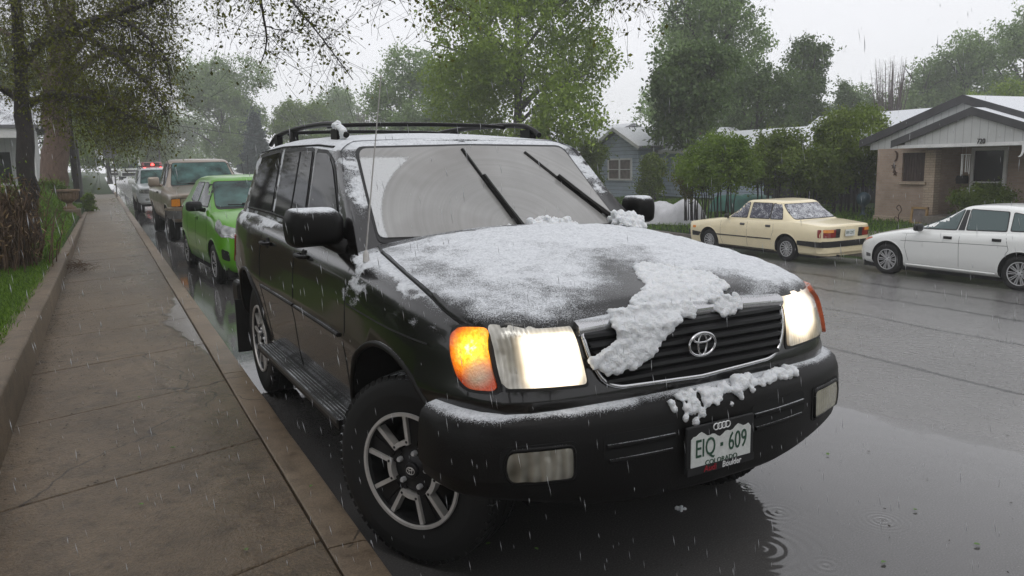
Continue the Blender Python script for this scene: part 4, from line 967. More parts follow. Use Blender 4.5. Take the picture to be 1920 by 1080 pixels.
    for s_,cx,cz,sx,sz in (('EIQ',-.077,.622,.70,1.08),('609',.077,.622,.70,1.08)):
        v,f=text_mesh(s_,.088); mb.add([(cx+a.x*sx*1.0,y-.0045-a.z,cz+a.y*sz) for a in v],f)
    mb.box((-.006,y-.0055,.616),(.006,y-.003,.629)); 
    v,f=text_mesh('COLORADO',.026); mb.add([(a.x*1.05,y-.0045-a.z,.566+a.y) for a in v],f)
    mb.build('plate_number',['plate_green'],fr)
    mb=MB(); mb.box((-.160,y-.006,.532),(.160,y-.001,.560)); mb.build('holder_lip',['black_trim'],fr)
    txt('Audi',.031,-.055,.546,1.0,'print_red','dealer_name',.0075,.12); txt('Boulder',.031,.048,.546,.92,'print_white','dealer_town',.0075,.12)
    mb=MB()
    for k in range(4): mb.tube([(-.027+.018*k+.0125*math.cos(t),y-.003,.692+.0115*math.sin(t)) for t in np.linspace(0,2*math.pi,25)],.0022,6,0,False)
    mb.build('ring_emblem',['print_white'],fr,60)
    # mirrors
    for s in (-1,1):
        c=(s*.965,.775,1.345); mb=MB(); prof=rpoly([(-.135,-.085),(.125,-.095),(.135,.03),(.11,.092),(-.09,.092),(-.135,.05)],.05,5)
        n=len(prof); V=[];
        for d,k in ((-.085,.55),(-.07,.80),(-.035,.96),(.0,1.0),(.075,.98),(.08,.9)):
            V+=[(c[0]+s*a*k*(1 if s<0 else .55),c[1]+d,c[2]+b_*k*(1 if s<0 else .86)) for a,b_ in prof]
        Fc=[(i*n+j,i*n+(j+1)%n,(i+1)*n+(j+1)%n,(i+1)*n+j) for i in range(5) for j in range(n)]+[tuple(range(n)),tuple(range(6*n-1,5*n-1,-1))]
        o=solid('wing_mirror',V,Fc,['black_plastic'],root,50,None,lambda c:.55 if c.z>1.38 else .0)
        mb.tube([(s*.82,.72,1.235),(s*.86,.76,1.255),(s*.92,.79,1.285)],[.045,.04,.035],8); mb.build('mirror_arm',['black_plastic'],o,60)
    # wipers
    for a,c in (((.05,1.285),(-.055,1.700)),((.665,1.285),(.335,1.680))): wiper(root,gv,a,c,'black_plastic',.018)
    # roof rack
    for s in (-1,1):
        mb=MB(); pts=crom([(s*.615,1.33,1.795),(s*.62,1.42,1.832),(s*.615,1.56,1.864),(s*.605,1.9,1.880),(s*.60,2.5,1.882),(s*.60,3.0,1.862),(s*.605,3.20,1.825),(s*.61,3.26,1.80)],30)
        mb.tube(pts,.017,8)
        for yy in (2.55,3.02): mb.box((s*.605-.02,yy-.045,1.77),(s*.605+.02,yy+.045,1.865))
        mb.box((s*.62-.022,1.42,1.765),(s*.62+.025,1.54,1.835)); mb.build('roof_rail',['black_plastic'],root,50)
    for yy in (1.75,2.75):
        mb=MB(); mb.tube(crom([(-.60,yy,1.862),(-.45,yy-.01,1.872),(0,yy-.02,1.878),(.45,yy-.01,1.872),(.60,yy,1.862)],16),.013,8)
        mb.build('roof_crossbar',['black_plastic'],root,50)
    # aerial
    mb=MB(); mb.lathe([(.0,1.21),(.016,1.21),(.013,1.245),(.006,1.26),(0,1.26)],12,0,'z',(-.845,.396,0)); mb.tube([(-.845,.396,1.25),(-.81,.35,1.62),(-.775,.30,1.985)],[.0035,.003,.002],6,0); mb.lathe([(0,1.98),(.005,1.985),(.005,1.995),(0,2.0)],8,0,'z',(-.775,.30,0)); mb.build('aerial',['satin_alloy'],root,60)
    # running boards and flaps
    for s in (-1,1):
        mb=MB(); mb.box((s*.80,.52,.425),(s*.975,2.32,.470),0)
        for k in range(6): mb.box((s*(.865+.018*k),.54,.470),(s*(.872+.018*k),2.30,.476),1)
        mb.box((s*.975,.52,.455),(s*.985,2.32,.474),1); mb.build('running_board',['black_plastic','satin_trim'],root,None,True)
        mb=MB(); mb.box((s*.70,3.36,.20),(s*.945,3.375,.62)); mb.build('mud_flap',['rubber'],root)
    # tail lamp and rear
    for s in (-1,1): panel('tail_lamp',root,'red_lens',bv,rpoly([(3.45,1.12),(3.72,1.12),(3.72,.90),(3.50,.90)],.03),'x',s,.008,.06)
    mb=MB(); mb.box((-.86,3.72,.50),(.86,3.98,.70)); mb.build('rear_bumper',['black_plastic'],root,None,True,.03)
    wheels(root,[(s*.755,y,.400,s,(math.radians(29) if y==0 else 0)) for y in (0,2.85) for s in (-1,1)],tyre_mb(.400,.238,.242,64),hero_rim(),['satin_alloy','dark_alloy','hub_silver'],.405,'snowy_rubber')
    return root,bv,gv,pv
plain('satin_trim',(.045,.045,.045),.35,.3,var=.1)
HERO,HBV,HGV,HPV=build_hero()
# ---- lumps of snow lying on it
def top_ball(x,y,r,dz=0):
    h=cast(HBV,x,y,'z',1); return (h[0]+Vector((0,0,.016+dz+r*.25)),r) if h else None
def front_ball(x,z,r,bv=None,dy=0):
    h=cast(bv or HBV,x,z,'y',-1); return (h[0]+Vector((0,-.012-dy-r*.2,0)),r) if h else None
def place(o,label,cat='snow',group=None):
    o.matrix_world=HM; tag(o,label,cat,group); return o
def poly_pts(poly,n,seed):
    q=random.Random(seed); A=np.array(poly); lo,hi=A.min(0),A.max(0); o=[]
    while len(o)<n:
        p=(q.uniform(lo[0],hi[0]),q.uniform(lo[1],hi[1]))
        if inside(poly,p): o.append(p)
    return o
R7=random.Random(5)
balls=[]
for (x,y) in poly_pts([(.06,-.34),(.20,-.40),(.30,-.50),(.27,-.66),(.16,-.70),(.02,-.74),(-.10,-.735),(-.30,-.735),(-.34,-.70),(-.18,-.66),(-.06,-.58),(-.02,-.45)],900,3):
    b_=top_ball(x,y,R7.uniform(.009,.020),-.006); balls+=[b_] if b_ else []
for (x,z) in poly_pts([(-.36,1.085),(-.06,1.085),(-.10,1.05),(-.17,1.01),(-.22,.96),(-.32,.925),(-.40,.915),(-.46,.935),(-.47,.965),(-.41,.99),(-.35,1.03)],480,4):
    b_=front_ball(x,z,R7.uniform(.008,.018),None,.020+.020*sst(z,1.03,1.06)); balls+=[b_] if b_ else []
for (x,z) in poly_pts([(-.36,1.115),(.0,1.115),(.02,1.06),(-.33,1.06)],150,14):
    h=cast(HBV,x,1.06,'y',-1); balls.append((Vector((x,h[0].y-.030+(z-1.06)*.5,z)),R7.uniform(.010,.020)))
for (x,z) in poly_pts([(.10,1.115),(.26,1.115),(.24,1.06),(.12,1.06)],50,15):
    h=cast(HBV,x,1.06,'y',-1); balls.append((Vector((x,h[0].y-.030+(z-1.06)*.5,z)),R7.uniform(.009,.016)))
for (x,z) in poly_pts([(.10,1.09),(.22,1.09),(.20,1.05),(.14,1.04)],22,6):
    b_=front_ball(x,z,R7.uniform(.009,.016),None,.012); balls+=[b_] if b_ else []
place(clump('snow_slab',balls,'snow',None,.0075,.007),'slab of wet snow slid off the black bonnet and hanging over the grille')
balls=[]
for (x,y) in poly_pts([(-.20,-.875),(-.06,-.905),(.10,-.885),(.34,-.86),(.50,-.83),(.48,-.80),(.30,-.83),(.10,-.845),(-.20,-.85)],120,8):
    h=cast(HPV,x,y,'z',1)
    if h: r=R7.uniform(.008,.020)*(1.5 if abs(x-.17)<.05 else 1); balls.append((h[0]+Vector((0,0,r*.4)),r))
for (x,z) in ((-.02,.775),(0,.765),(.02,.775),(-.10,.785),(-.13,.775),(-.145,.74),(-.147,.73)):
    b_=front_ball(x,z,.012,HPV,-.008); balls+=[b_] if b_ else []
place(clump('snow_ridge',balls,'snow',None,.007,.006),'broken ridge of snow along the top of the black front bumper')
def glass_lump(n,xs,zs,seed,label,rr=(.012,.03)):
    q=random.Random(seed); bl=[]
    for _ in range(n):
        x,z=q.uniform(*xs),q.uniform(*zs); h=cast(HGV,x,z,'y',-1)
        if h: r=q.uniform(*rr); bl.append((h[0]+h[1]*r*.6+Vector((0,-q.uniform(0,.10),-.0)),r))
    for b_ in list(bl): bl.append((b_[0]+Vector((q.uniform(-.03,.03),-.03,-.025)),b_[1]))
    return place(clump('snow_lump',bl,'snow',None,.007,.008),label,'snow','snow pushed down by the wipers')
glass_lump(46,(.08,.36),(1.285,1.318),21,'snow heap at the foot of the windscreen beside the middle wiper')
glass_lump(52,(.64,.80),(1.275,1.33),22,'snow heap at the foot of the far wiper beside the wing mirror',(.012,.028))
glass_lump(9,(-.16,.0),(1.285,1.305),23,'small snow crumbs left of the middle wiper on the cowl',(.008,.016))
b_=[]
for (x,y,z) in [(-.62,1.355,1.81),(-.62,1.39,1.825),(-.62,1.43,1.838),(-.62,1.48,1.852),(-.62,1.53,1.865),(-.622,1.37,1.79)]: b_+=[((Vector((x+R7.uniform(-.02,.02),y,z))),.027)]
place(clump('snow_lump',b_,'snow',None,.008,.006),'snow cap stuck on the front foot of the near roof rail')
# ------------------------------------------------------------------ houses
def brickmat(name,a,b2,mortar,sc=1.0):
    m,nt,b=nmat(name); tc=N(nt,'ShaderNodeTexCoord'); sx=N(nt,'ShaderNodeSeparateXYZ'); nt.links.new(tc.outputs['Object'],sx.inputs[0])
    cx=N(nt,'ShaderNodeCombineXYZ'); nt.links.new(math_(nt,'ADD',sx.outputs[0],sx.outputs[1]),cx.inputs[0]); nt.links.new(sx.outputs[2],cx.inputs[1])
    br=N(nt,'ShaderNodeTexBrick'); nt.links.new(cx.outputs[0],br.inputs['Vector']); br.inputs['Scale'].default_value=1/sc; br.inputs['Brick Width'].default_value=.215; br.inputs['Row Height'].default_value=.072; br.inputs['Mortar Size'].default_value=.008
    br.inputs['Color1'].default_value=(*a,1); br.inputs['Color2'].default_value=(*b2,1); br.inputs['Mortar'].default_value=(*mortar,1); br.inputs['Bias'].default_value=-.1
    n=ramp(nt,noise(nt,1.3,6,.6),[(.3,(.72,.70,.68)),(.7,(1.1,1.1,1.1))]); mm=N(nt,'ShaderNodeMix',data_type='RGBA'); mm.blend_type='MULTIPLY'; mm.inputs[0].default_value=1; nt.links.new(br.outputs['Color'],mm.inputs[6]); nt.links.new(n,mm.inputs[7]); nt.links.new(mm.outputs[2],b.inputs['Base Color'])
    b.inputs['Roughness'].default_value=.75; nt.links.new(bump(nt,br.outputs['Fac'],-.4,.006),b.inputs['Normal'])
brickmat('tan_brick',(.365,.268,.205),(.425,.32,.25),(.37,.31,.26)); brickmat('pale_brick',(.45,.35,.26),(.50,.40,.31),(.30,.25,.20)); brickmat('red_brick',(.17,.06,.04),(.22,.085,.06),(.2,.16,.14))
def striped(name,a,period,dark,axis=2,bs=.6,rough=.6,w=.10):
    m,nt,b=nmat(name); tc=N(nt,'ShaderNodeTexCoord'); sx=N(nt,'ShaderNodeSeparateXYZ'); nt.links.new(tc.outputs['Object'],sx.inputs[0])
    v=sx.outputs[axis] if axis<3 else math_(nt,'ADD',sx.outputs[0],sx.outputs[1])
    fr=math_(nt,'FRACT',math_(nt,'DIVIDE',v,period)); ln=ramp(nt,fr,[(0,(1,1,1)),(w,(1,1,1)),(w+.04,(0,0,0))])
    st=ramp(nt,noise(nt,1.5,6),[(.3,tuple(x*.82 for x in a)),(.7,a)]); nt.links.new(mixc(nt,ln,st,dark),b.inputs['Base Color']); b.inputs['Roughness'].default_value=rough
    nt.links.new(bump(nt,fr,bs,.01),b.inputs['Normal'])
striped('blue_siding',(.44,.51,.60),.20,(.17,.20,.25)); striped('white_boards',(.53,.54,.53),.22,(.30,.30,.30),3,.3,.6,.05); striped('dark_boards',(.035,.034,.033),.16,(.012,.012,.012),3)
plain('white_trim',(.68,.68,.67),.5,var=.1,vs=3); plain('grey_fascia',(.055,.055,.058),.5,var=.2,vs=3); plain('window_dark',(.012,.012,.014),.08,var=0); plain('brown_shutter',(.055,.036,.030),.6,var=.3,vs=6); plain('curtain',(.18,.15,.14),.8,var=.3,vs=5)
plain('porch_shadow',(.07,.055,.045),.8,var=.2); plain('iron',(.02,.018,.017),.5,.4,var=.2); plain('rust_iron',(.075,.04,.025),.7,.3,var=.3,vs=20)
def gable_roof(root,name,yc,half,zp,slope,x0,x1,th=.16,mat='shingle_snow',fas='grey_fascia'):
    """ridge along x; fascia boards on both gable ends"""
    mb=MB()
    for s in (1,-1):
        P=[(0,zp),(s*half,zp-slope*half),(s*half,zp-slope*half-th),(0,zp-th)]
        mb.prism(P,lambda p,k:((x0,x1)[k],yc+p[0],p[1]))
    r=mb.build(name,mat,root)
    mf=MB()
    for s in (1,-1):
        P=[(0,zp+.012),(s*(half+.02),zp+.012-slope*(half+.02)),(s*(half+.02),zp-slope*half-th-.05),(0,zp-th-.05)]
        mf.prism(P,lambda p,k:((x0-.035,x0-.002)[k],yc+p[0],p[1]))
    mf.build('fascia',fas,r); return r
def window(root,x,y0,y1,z0,z1,frame='white_trim',glass='window_dark',bars=1,fw=.06,name='window',hb=True,face=-1):
    """sits on a wall facing -x"""
    mb=MB(); a,b=min(y0,y1),max(y0,y1)
    for q in (((a-fw,z0-fw),(b+fw,z0)),((a-fw,z1),(b+fw,z1+fw)),((a-fw,z0),(a,z1)),((b,z0),(b+fw,z1))): mb.box((x-.05,q[0][0],q[0][1]),(x+.04,q[1][0],q[1][1]))
    for k in range(1,bars+1):
        yy=a+(b-a)*k/(bars+1); mb.box((x-.045,yy-.05,z0),(x+.03,yy+.05,z1))
    if hb: mb.box((x-.03,a,(z0+z1)/2-.02),(x+.02,b,(z0+z1)/2+.02))
    o=mb.build(name,frame,root,None,True)
    m2=MB(); m2.box((x-.01,a,z0),(x+.015,b,z1)); m2.build('pane',glass,o); return o
def house_720():
    r=empty('brick_house',(19.5,10.5,-.46),0,'tan brick bungalow with grey gables and 720 over its porch','house'); P=(19.5,10.5,-.46)
    def L(o): o.location=(-P[0],-P[1],-P[2]); return o
    g=-.9
    mb=MB(); mb.box((19.5,12.41,g),(19.75,13.27,1.72)); mb.box((19.5,11.64,g),(19.75,12.41,.745)); mb.box((19.5,11.64,1.585),(19.75,12.41,1.72)); mb.box((19.502,13.02,g),(29,13.272,1.718)); mb.box((19.75,11.34,g),(20.7,11.6,1.715))
    w=L(mb.build('wall','tan_brick',r)); 
    mb=MB(); mb.box((20.7,3.0,g),(20.95,11.34,1.75)); mb.box((19.52,3.0,g),(20.7,5.6,1.7)); L(mb.build('porch_wall','tan_brick',r))
    mb=MB(); mb.box((19.46,11.34,g),(19.74,11.66,1.66)); L(mb.build('porch_pillar','pale_brick',r)); mb=MB(); mb.box((18.95,7.75,g),(19.25,8.05,1.70)); L(mb.build('porch_pillar','pale_brick',r))
    mb=MB(); mb.box((19.0,3.2,g),(20.7,11.34,-.22)); L(mb.build('porch_floor','side_road_concrete',r))
    mb=MB(); mb.box((19.40,11.58,.665),(19.62,12.47,.742)); mb.box((19.47,11.62,1.588),(19.56,12.43,1.63)); L(mb.build('window_sill','pale_brick',r))
    mb=MB(); mb.box((19.58,11.645,.748),(19.62,12.405,1.582)); 
    for k in range(9): mb.box((19.56,11.65+.084*k,.752),(19.585,11.71+.084*k,1.578))
    L(mb.build('shuttered_window','brown_shutter',r))
    # foundation line
    mb=MB(); mb.box((19.47,11.36,g),(19.50,13.30,-.32)); L(mb.build('foundation','pale_brick',r))
    rf=gable_roof(r,'roof',10.61,3.22,3.126,.349,19.4,29,.17); L(rf)
    rf2=gable_roof(r,'porch_roof',9.956,2.32,2.744,.346,18.8,22.5,.15); L(rf2)
    mb=MB(); mb.prism([(0,2.94),(2.95,1.88),(2.95,1.70),(-2.95,1.70),(-2.95,1.88)],lambda p,k:((19.52,19.56)[k],10.61+p[0],p[1])); L(mb.build('gable_boards','white_boards',r))
    mb=MB(); mb.prism([(0,2.56),(1.95,1.885),(1.95,1.815),(-1.95,1.815),(-1.95,1.885)],lambda p,k:((18.86,18.90)[k],9.956+p[0],p[1])); L(mb.build('porch_gable_boards','white_boards',r))
    mb=MB(); mb.box((18.83,7.7,1.72),(18.95,12.1,1.812)); L(mb.build('porch_beam','white_trim',r)); mb=MB(); mb.box((18.96,7.8,1.74),(20.69,12.0,1.78)); L(mb.build('porch_ceiling','porch_shadow',r))
    L(window(r,20.68,10.94,10.10,.30,1.60,'white_trim','window_dark',0,.09,'storm_door',False))
    mb=MB(); mb.box((20.60,10.05,.68),(20.66,10.98,.72)); L(mb.build('door_rail','white_trim',r))
    L(window(r,20.68,9.35,7.9,.45,1.55,'white_trim','window_dark',1,.08,'porch_window',False))
    v,f=text_mesh('720',.19,.012); b_=mk('house_number',[(18.815-a.z,9.665-a.x*.78,1.845+a.y) for a in v],f,'iron',r); L(b_)
    # wall ornaments are hung on the house
    mb=MB()
    arc=[(.085*math.cos(t),.125*math.sin(t)) for t in np.linspace(-1.9,1.9,16)]; arc2=[(.03+.075*math.cos(t),.105*math.sin(t)) for t in np.linspace(1.75,-1.75,14)]
    def orn(name,pts,y,z,x=19.47,mat='rust_iron',lab=''):
        m_=MB(); m_.prism(pts,lambda p,k:((x,x+.02)[k]-x,-p[0],p[1])); o=m_.build(name,mat,None); o.location=(x,y,z); tag(o,lab,'wall ornament'); return o
    cres=[(.10*math.cos(t),.16*math.sin(t)) for t in np.linspace(-1.75,1.75,18)]+[(-.035+.085*math.cos(t),.15*math.sin(t)) for t in np.linspace(1.6,-1.6,16)]
    orn('moon_ornament',[(x,z) for x,z in cres],12.66,1.50,lab='rusty crescent moon ornament on the tan brick wall')
    star=lambda R:[((R if i%2==0 else R*.42)*math.sin(i*math.pi/5),(R if i%2==0 else R*.42)*math.cos(i*math.pi/5)) for i in range(10)]
    orn('star_ornament',star(.095),12.68,1.20,lab='upper rusty star ornament below the crescent moon'); orn('star_ornament',star(.085),12.62,.985,lab='lower rusty star ornament beside the brown shuttered window')
    orn('small_moon_ornament',[(x*.5,z*.5) for x,z in cres],12.70,1.09,lab='small rusty crescent between the two star ornaments')
    o=orn('crescent_ornament',[(x*1.1,z*1.25) for x,z in cres],8.66,1.62,18.80,'white_trim','white crescent ornament hanging from the porch beam')
    m_=MB(); m_.box((-.10,-.20,-.10),(.10,.20,.09)); m_.prism([(-.10,.09),(.10,.09),(.06,.13),(-.06,.13)],lambda p,k:(p[0],(-.205,.205)[k],p[1])); m_.box((-.112,-.15,-.02),(-.101,.15,.06)); o=m_.build('mailbox','iron',None,None,True,.008); o.location=(20.57,11.28,.76); tag(o,'black mailbox on the porch wall beside the storm door','mailbox')
    m_=MB(); m_.lathe([(0,0),(.13,0),(.13,.015),(0,.015)],16)
    for k in range(5): t=k*1.256; m_.tube([(.10*math.cos(t),.10*math.sin(t),0),(.10*math.cos(t),.10*math.sin(t),-.48-.05*(k%3))],.012,6)
    m_.tube([(0,0,.01),(0,0,.22)],.004,4); o=m_.build('wind_chime','white_trim',None,40); o.location=(19.3,10.35,1.50); tag(o,'white wind chime of five tubes under the porch roof','wind chime')
    return r
house_720()
def yard_things():
    z=zground(19.3,12.2)
    m_=MB(); m_.tube(crom([(0,0,0),(0,.02,.25),(0,-.06,.40),(0,.02,.55),(0,.10,.47),(0,.03,.38)],30),.016,6); m_.tube([(0,-.12,.01),(0,.12,.01)],.012,6); m_.tube(crom([(0,0,.12),(0,.12,.20),(0,.16,.10)],12),.010,6); o=m_.build('garden_hook','rust_iron',None,50); o.location=(19.2,12.2,z-.02); tag(o,'rusty curled iron garden hook in front of the brick wall','garden ornament')
    m_=MB()
    for a,b_ in (((-.03,-.26,0),(.03,-.20,.50)),((-.03,.20,0),(.03,.26,.50)),((-.03,-.26,.44),(.03,.26,.50)),((-.03,-.26,0),(.03,.26,.06))): m_.box(a,b_)
    m_.box((.0,-.2,.06),(.02,.2,.44),1); o=m_.build('framed_panel',[plain('oak_frame',(.30,.19,.08),.6,var=.2),'curtain'],None); o.location=(19.15,11.55,z); o.rotation_euler=(0,.12,0); tag(o,'wooden framed panel leaning near the pale porch pillar','frame')
    for dy,l in ((11.95,'left'),(11.82,'right')): pass
    m_=MB(); m_.lathe([(0,0),(.10,0),(.12,.03),(.05,.10),(.05,.30),(.10,.34),(.20,.42),(.235,.55),(.20,.68),(.10,.76),(0,.78)],20); o=m_.build('gazing_ball',plain('blue_glaze',(.05,.085,.11),.25,var=.2),None,60); p=atpx((1628,404),25.6); o.location=(p[0]-.4,p[1]-.1,zground(p[0],p[1])); tag(o,'blue-grey gazing ball on a pedestal left of the brick house','garden ornament')
yard_things()
def blue_house():
    P=(22,30,-.35); r=empty('blue_house',P,0,'pale blue clapboard house with a steep front gable and snow on its roof','house')
    def L(o): o.location=(-P[0],-P[1],-P[2]); return o
    mb=MB(); mb.prism([(-1.68,-.9),(1.68,-.9),(1.68,2.28),(0,3.02),(-1.68,2.28)],lambda p,k:((22,30)[k],30.52+p[0],p[1])); L(mb.build('wall','blue_siding',r))
    mb=MB(); mb.box((23.4,19.4,-.9),(29.5,28.83,2.0)); L(mb.build('wing_wall','blue_siding',r))
    rf=gable_roof(r,'roof',30.52,2.15,3.22,.46,21.7,30,.12,'shingle_snow','white_trim'); L(rf)
    mb=MB(); mb.prism([(23.0,1.98),(26.4,2.85),(29.9,1.98),(29.9,1.85),(26.4,2.70),(23.0,1.85)],lambda p,k:(p[0],(19.1,28.8)[k],p[1])); o=L(mb.build('wing_roof','shingle_snow',r)); mb=MB(); mb.box((22.96,19.1,1.80),(23.02,28.4,1.97)); L(mb.build('gutter','white_trim',r))
    L(window(r,21.97,31.25,29.35,.60,1.55,'white_trim','curtain',1,.09)); 
    L(window(r,23.37,22.6,21.4,.60,1.55,'white_trim','window_dark',1,.08))
    mb=MB(); mb.box((26.2,28.9,2.6),(26.7,29.4,3.62)); mb.box((26.15,28.85,3.58),(26.75,29.45,3.68)); L(mb.build('chimney','red_brick',r)); return r
blue_house()
def grey_roof_house():
    a=atpx((1490,268),37); P=(a[0],a[1],0); r=empty('grey_house',P,0,'house behind the lilacs of which mostly the snowy grey roof shows','house')
    x0,y0=a[0],a[1]; mb=MB(); mb.prism([(0,2.1),(2.3,3.45),(4.6,2.1),(4.6,1.95),(2.3,3.28),(0,1.95)],lambda p,k:(p[0],(.6,-8)[k],p[1])); mb.build('roof','shingle_snow',r)
    mb=MB(); mb.box((.3,-7.7,-.8),(4.3,.3,2.0)); mb.build('wall','white_boards',r); window(r,.28,-2,-3.2,.4,1.4,'white_trim','window_dark',1)
grey_roof_house()
def far_brick_house():
    a=atpx((1015,255),47); r=empty('brick_cottage',(a[0],a[1],-.3),0,'house hidden behind the broad street tree with a red brick chimney','house')
    mb=MB(); mb.box((-1,-5,-.5),(7,4,2.3)); mb.build('wall','red_brick',r); mb=MB(); mb.prism([(-1.4,2.3),(3,3.9),(7.4,2.3),(7.4,2.15),(3,3.75),(-1.4,2.15)],lambda p,k:(p[0],(-5.3,4.3)[k],p[1])); mb.build('roof','shingle_snow',r); mb=MB(); mb.box((-.5,-.5,1.9),(.3,.4,4.35)); mb.box((-.56,-.56,4.25),(.36,.46,4.40),1); mb.build('chimney',['red_brick','snow'],r)
far_brick_house()
def porch_house():
    d=34; c=atpx((68,335),d); P=(c[0],c[1],.8); r=empty('white_porch_house',P,0,'white house behind the two left trunks with a snowy shingle roof and dark porch','house')
    z=lambda py,dd=d: atpx((40,py),dd)[2]-.8
    ze,zr_=z(236),atpx((40,176),d+3.2)[2]-.8
    mb=MB(); mb.prism([(-.5,ze),(3.2,zr_),(7,ze),(7,ze-.14),(3.2,zr_-.16),(-.5,ze-.14)],lambda p,k:((.35,-9)[k],p[0],p[1])); mb.build('roof','shingle_grey',r)
    mb=MB(); mb.box((-9,1.6,-.6),(-.15,6.6,ze-.1)); mb.prism([(1.6,ze-.12),(3.2,zr_-.3),(6.6,ze-.12)],lambda p,k:((-.17,-.21)[k],p[0],p[1])); mb.build('wall','white_boards',r)
    mb=MB(); mb.prism([(-.55,ze-.20),(-.55,ze+.06),(3.2,zr_+.06),(3.2,zr_-.22)],lambda p,k:((.36,.42)[k],p[0],p[1])); mb.prism([(6.9,ze-.20),(6.9,ze+.06),(3.2,zr_+.06),(3.2,zr_-.22)],lambda p,k:((.36,.42)[k],p[0],p[1])); mb.build('rake_board','white_trim',r)
    mb=MB(); mb.box((-9,-.42,ze-.55),(.12,-.22,ze-.14)); mb.build('porch_beam','white_trim',r)
    for x in (-.05,-3.0,-6): mb=MB(); mb.box((x-.11,-.40,-.6),(x+.11,-.20,ze-.55)); mb.build('porch_post','white_trim',r)
    mb=MB(); mb.box((-2.9,-.36,-.6),(-.16,-.28,.45)); mb.build('porch_rail','white_boards',r); mb=MB(); mb.box((-9,-.3,-.7),(0,1.6,-.05)); mb.build('porch_floor','side_road_concrete',r)
    mb=MB(); mb.box((-2.6,1.57,.3),(-1.0,1.595,1.8)); mb.build('porch_screen','window_dark',r)
porch_house()
# ------------------------------------------------------------------ the trees and bushes of this street
def px_targets(poly,n,d0,d1,seed):
    q=np.random.default_rng(seed); return np.array([atpx(p,q.uniform(d0,d1)) for p in poly_pts(poly,n,seed)])
A=atpx
def left_tree():
    d=13.8; a=A((51,400),d); b=np.array([a[0],a[1],.34])
    tr=([b,A((50,345),d),A((46,270),d),A((42,200),d),A((38,120),d-.3),A((34,50),d-.6),A((26,-30),d-1.0),A((20,-110),d-1.5)],[.17,.158,.148,.135,.115,.095,.07,.03])
    lm=[([A((43,205),d),A((72,186),d-.8),A((115,176),d-1.8),A((170,186),d-2.8),A((235,215),d-3.6),A((300,245),d-4.2)],[.07,.062,.05,.036,.022,.008]),
        ([A((40,130),d),A((85,70),d-.8),A((140,62),d-1.8),A((205,95),d-2.8),A((270,150),d-3.6),A((312,215),d-4.2)],[.075,.065,.054,.04,.026,.009]),
        ([A((38,110),d),A((110,62),d-1.5),A((215,28),d-3.2),A((300,-4),9.0),A((400,-45),8.2),A((500,-40),7.5),A((570,30),7.2),A((625,100),7.1),A((662,150),7.1)],[.095,.082,.07,.055,.043,.030,.02,.012,.004]),
        ([A((300,-4),9.0),A((350,-60),8.2),A((440,-90),7.4),A((620,-90),6.8),A((800,-70),6.5),A((1000,-70),6.4),A((1150,-25),6.4)],[.045,.04,.033,.026,.02,.014,.005]),
        ([A((480,-45),7.5),A((492,20),7.3),A((500,78),7.3),A((488,122),7.3)],[.02,.015,.01,.004]),
        ([A((215,28),10.6),A((265,60),9.6),A((310,110),9.0),A((322,180),9.0)],[.04,.03,.018,.006]),
        ([A((42,195),d),A((10,170),d),A((-40,150),d-.4),A((-90,130),d-1)],[.07,.06,.045,.02])]
    T=[px_targets([(0,-60),(330,-60),(322,40),(335,120),(325,200),(300,262),(230,282),(180,268),(120,240),(60,215),(0,150)],1050,8.2,13,31),
       px_targets([(375,-40),(600,-40),(640,60),(668,130),(640,158),(600,150),(560,110),(520,110),(490,160),(450,95),(400,60)],85,6.9,7.6,32),
       px_targets([(760,-40),(870,-40),(850,30),(800,60),(775,40)],22,6.4,6.9,33), px_targets([(1080,-40),(1235,-40),(1190,38),(1120,25)],20,6.4,6.7,34),
       px_targets([(660,-30),(735,-40),(714,22),(695,8)],6,6.8,7.0,35), ell((-4.4,8.5,7.3),(3.2,5.5,1.9),420,np.random.default_rng(36),.2)]  # the ellipsoid adds unseen crown overhead to darken the car's reflections
    return tree('street_tree','slender dark tree leaning over the pavement with drooping budding twigs',b,tr,lm,[(b,(1,1,1),1)],0,'leaf_bud',.042,13,.27,'dark_bark',3,.0070,.34,targets=np.concatenate(T),sub=5,wig=.18,trmat='dark_bark',aspect=.6,ldroop=.5)
left_tree()
def big_tree():
    d=30; a=A((100,345),d); b=np.array([a[0],a[1],.55]); up=lambda px,py,dd=d:A((px,py),dd)
    tr=([b,up(101,345),up(104,270),up(104,190),up(110,120),up(122,40),up(130,-60)],[.52,.475,.45,.43,.38,.28,.12])
    lm=[([up(104,200),up(150,130),up(220,90,27),up(300,110,24)],[.16,.12,.08,.03]),([up(104,190),up(60,110),up(10,60),up(-60,40)],[.17,.13,.09,.03]),([up(108,140),up(170,60,27),up(240,0,25),up(330,-40,23)],[.16,.12,.08,.03]),([up(112,110),up(90,20),up(60,-60)],[.13,.1,.05]),([up(106,180),up(160,170,27),up(230,190,25),up(290,230,23)],[.10,.07,.045,.015])]
    T=[px_targets([(-40,-120),(345,-120),(340,60),(330,180),(310,268),(240,285),(170,268),(130,190),(80,180),(-40,190)],1500,19,31,41)]
    return tree('old_street_tree','tree with a thick reddish ridged trunk behind the slender dark tree',b,tr,lm,[(b,(1,1,1),1)],0,'leaf_bud',.09,16,.62,'red_bark',4,.022,.24,targets=np.concatenate(T),sub=5,wig=.16,trmat='red_bark',aspect=.6,ldroop=.5)
big_tree()
ST=simple_tree
G1='street trees across the road'; G2='trees closing the far end of the street'; G3='trees behind the houses'
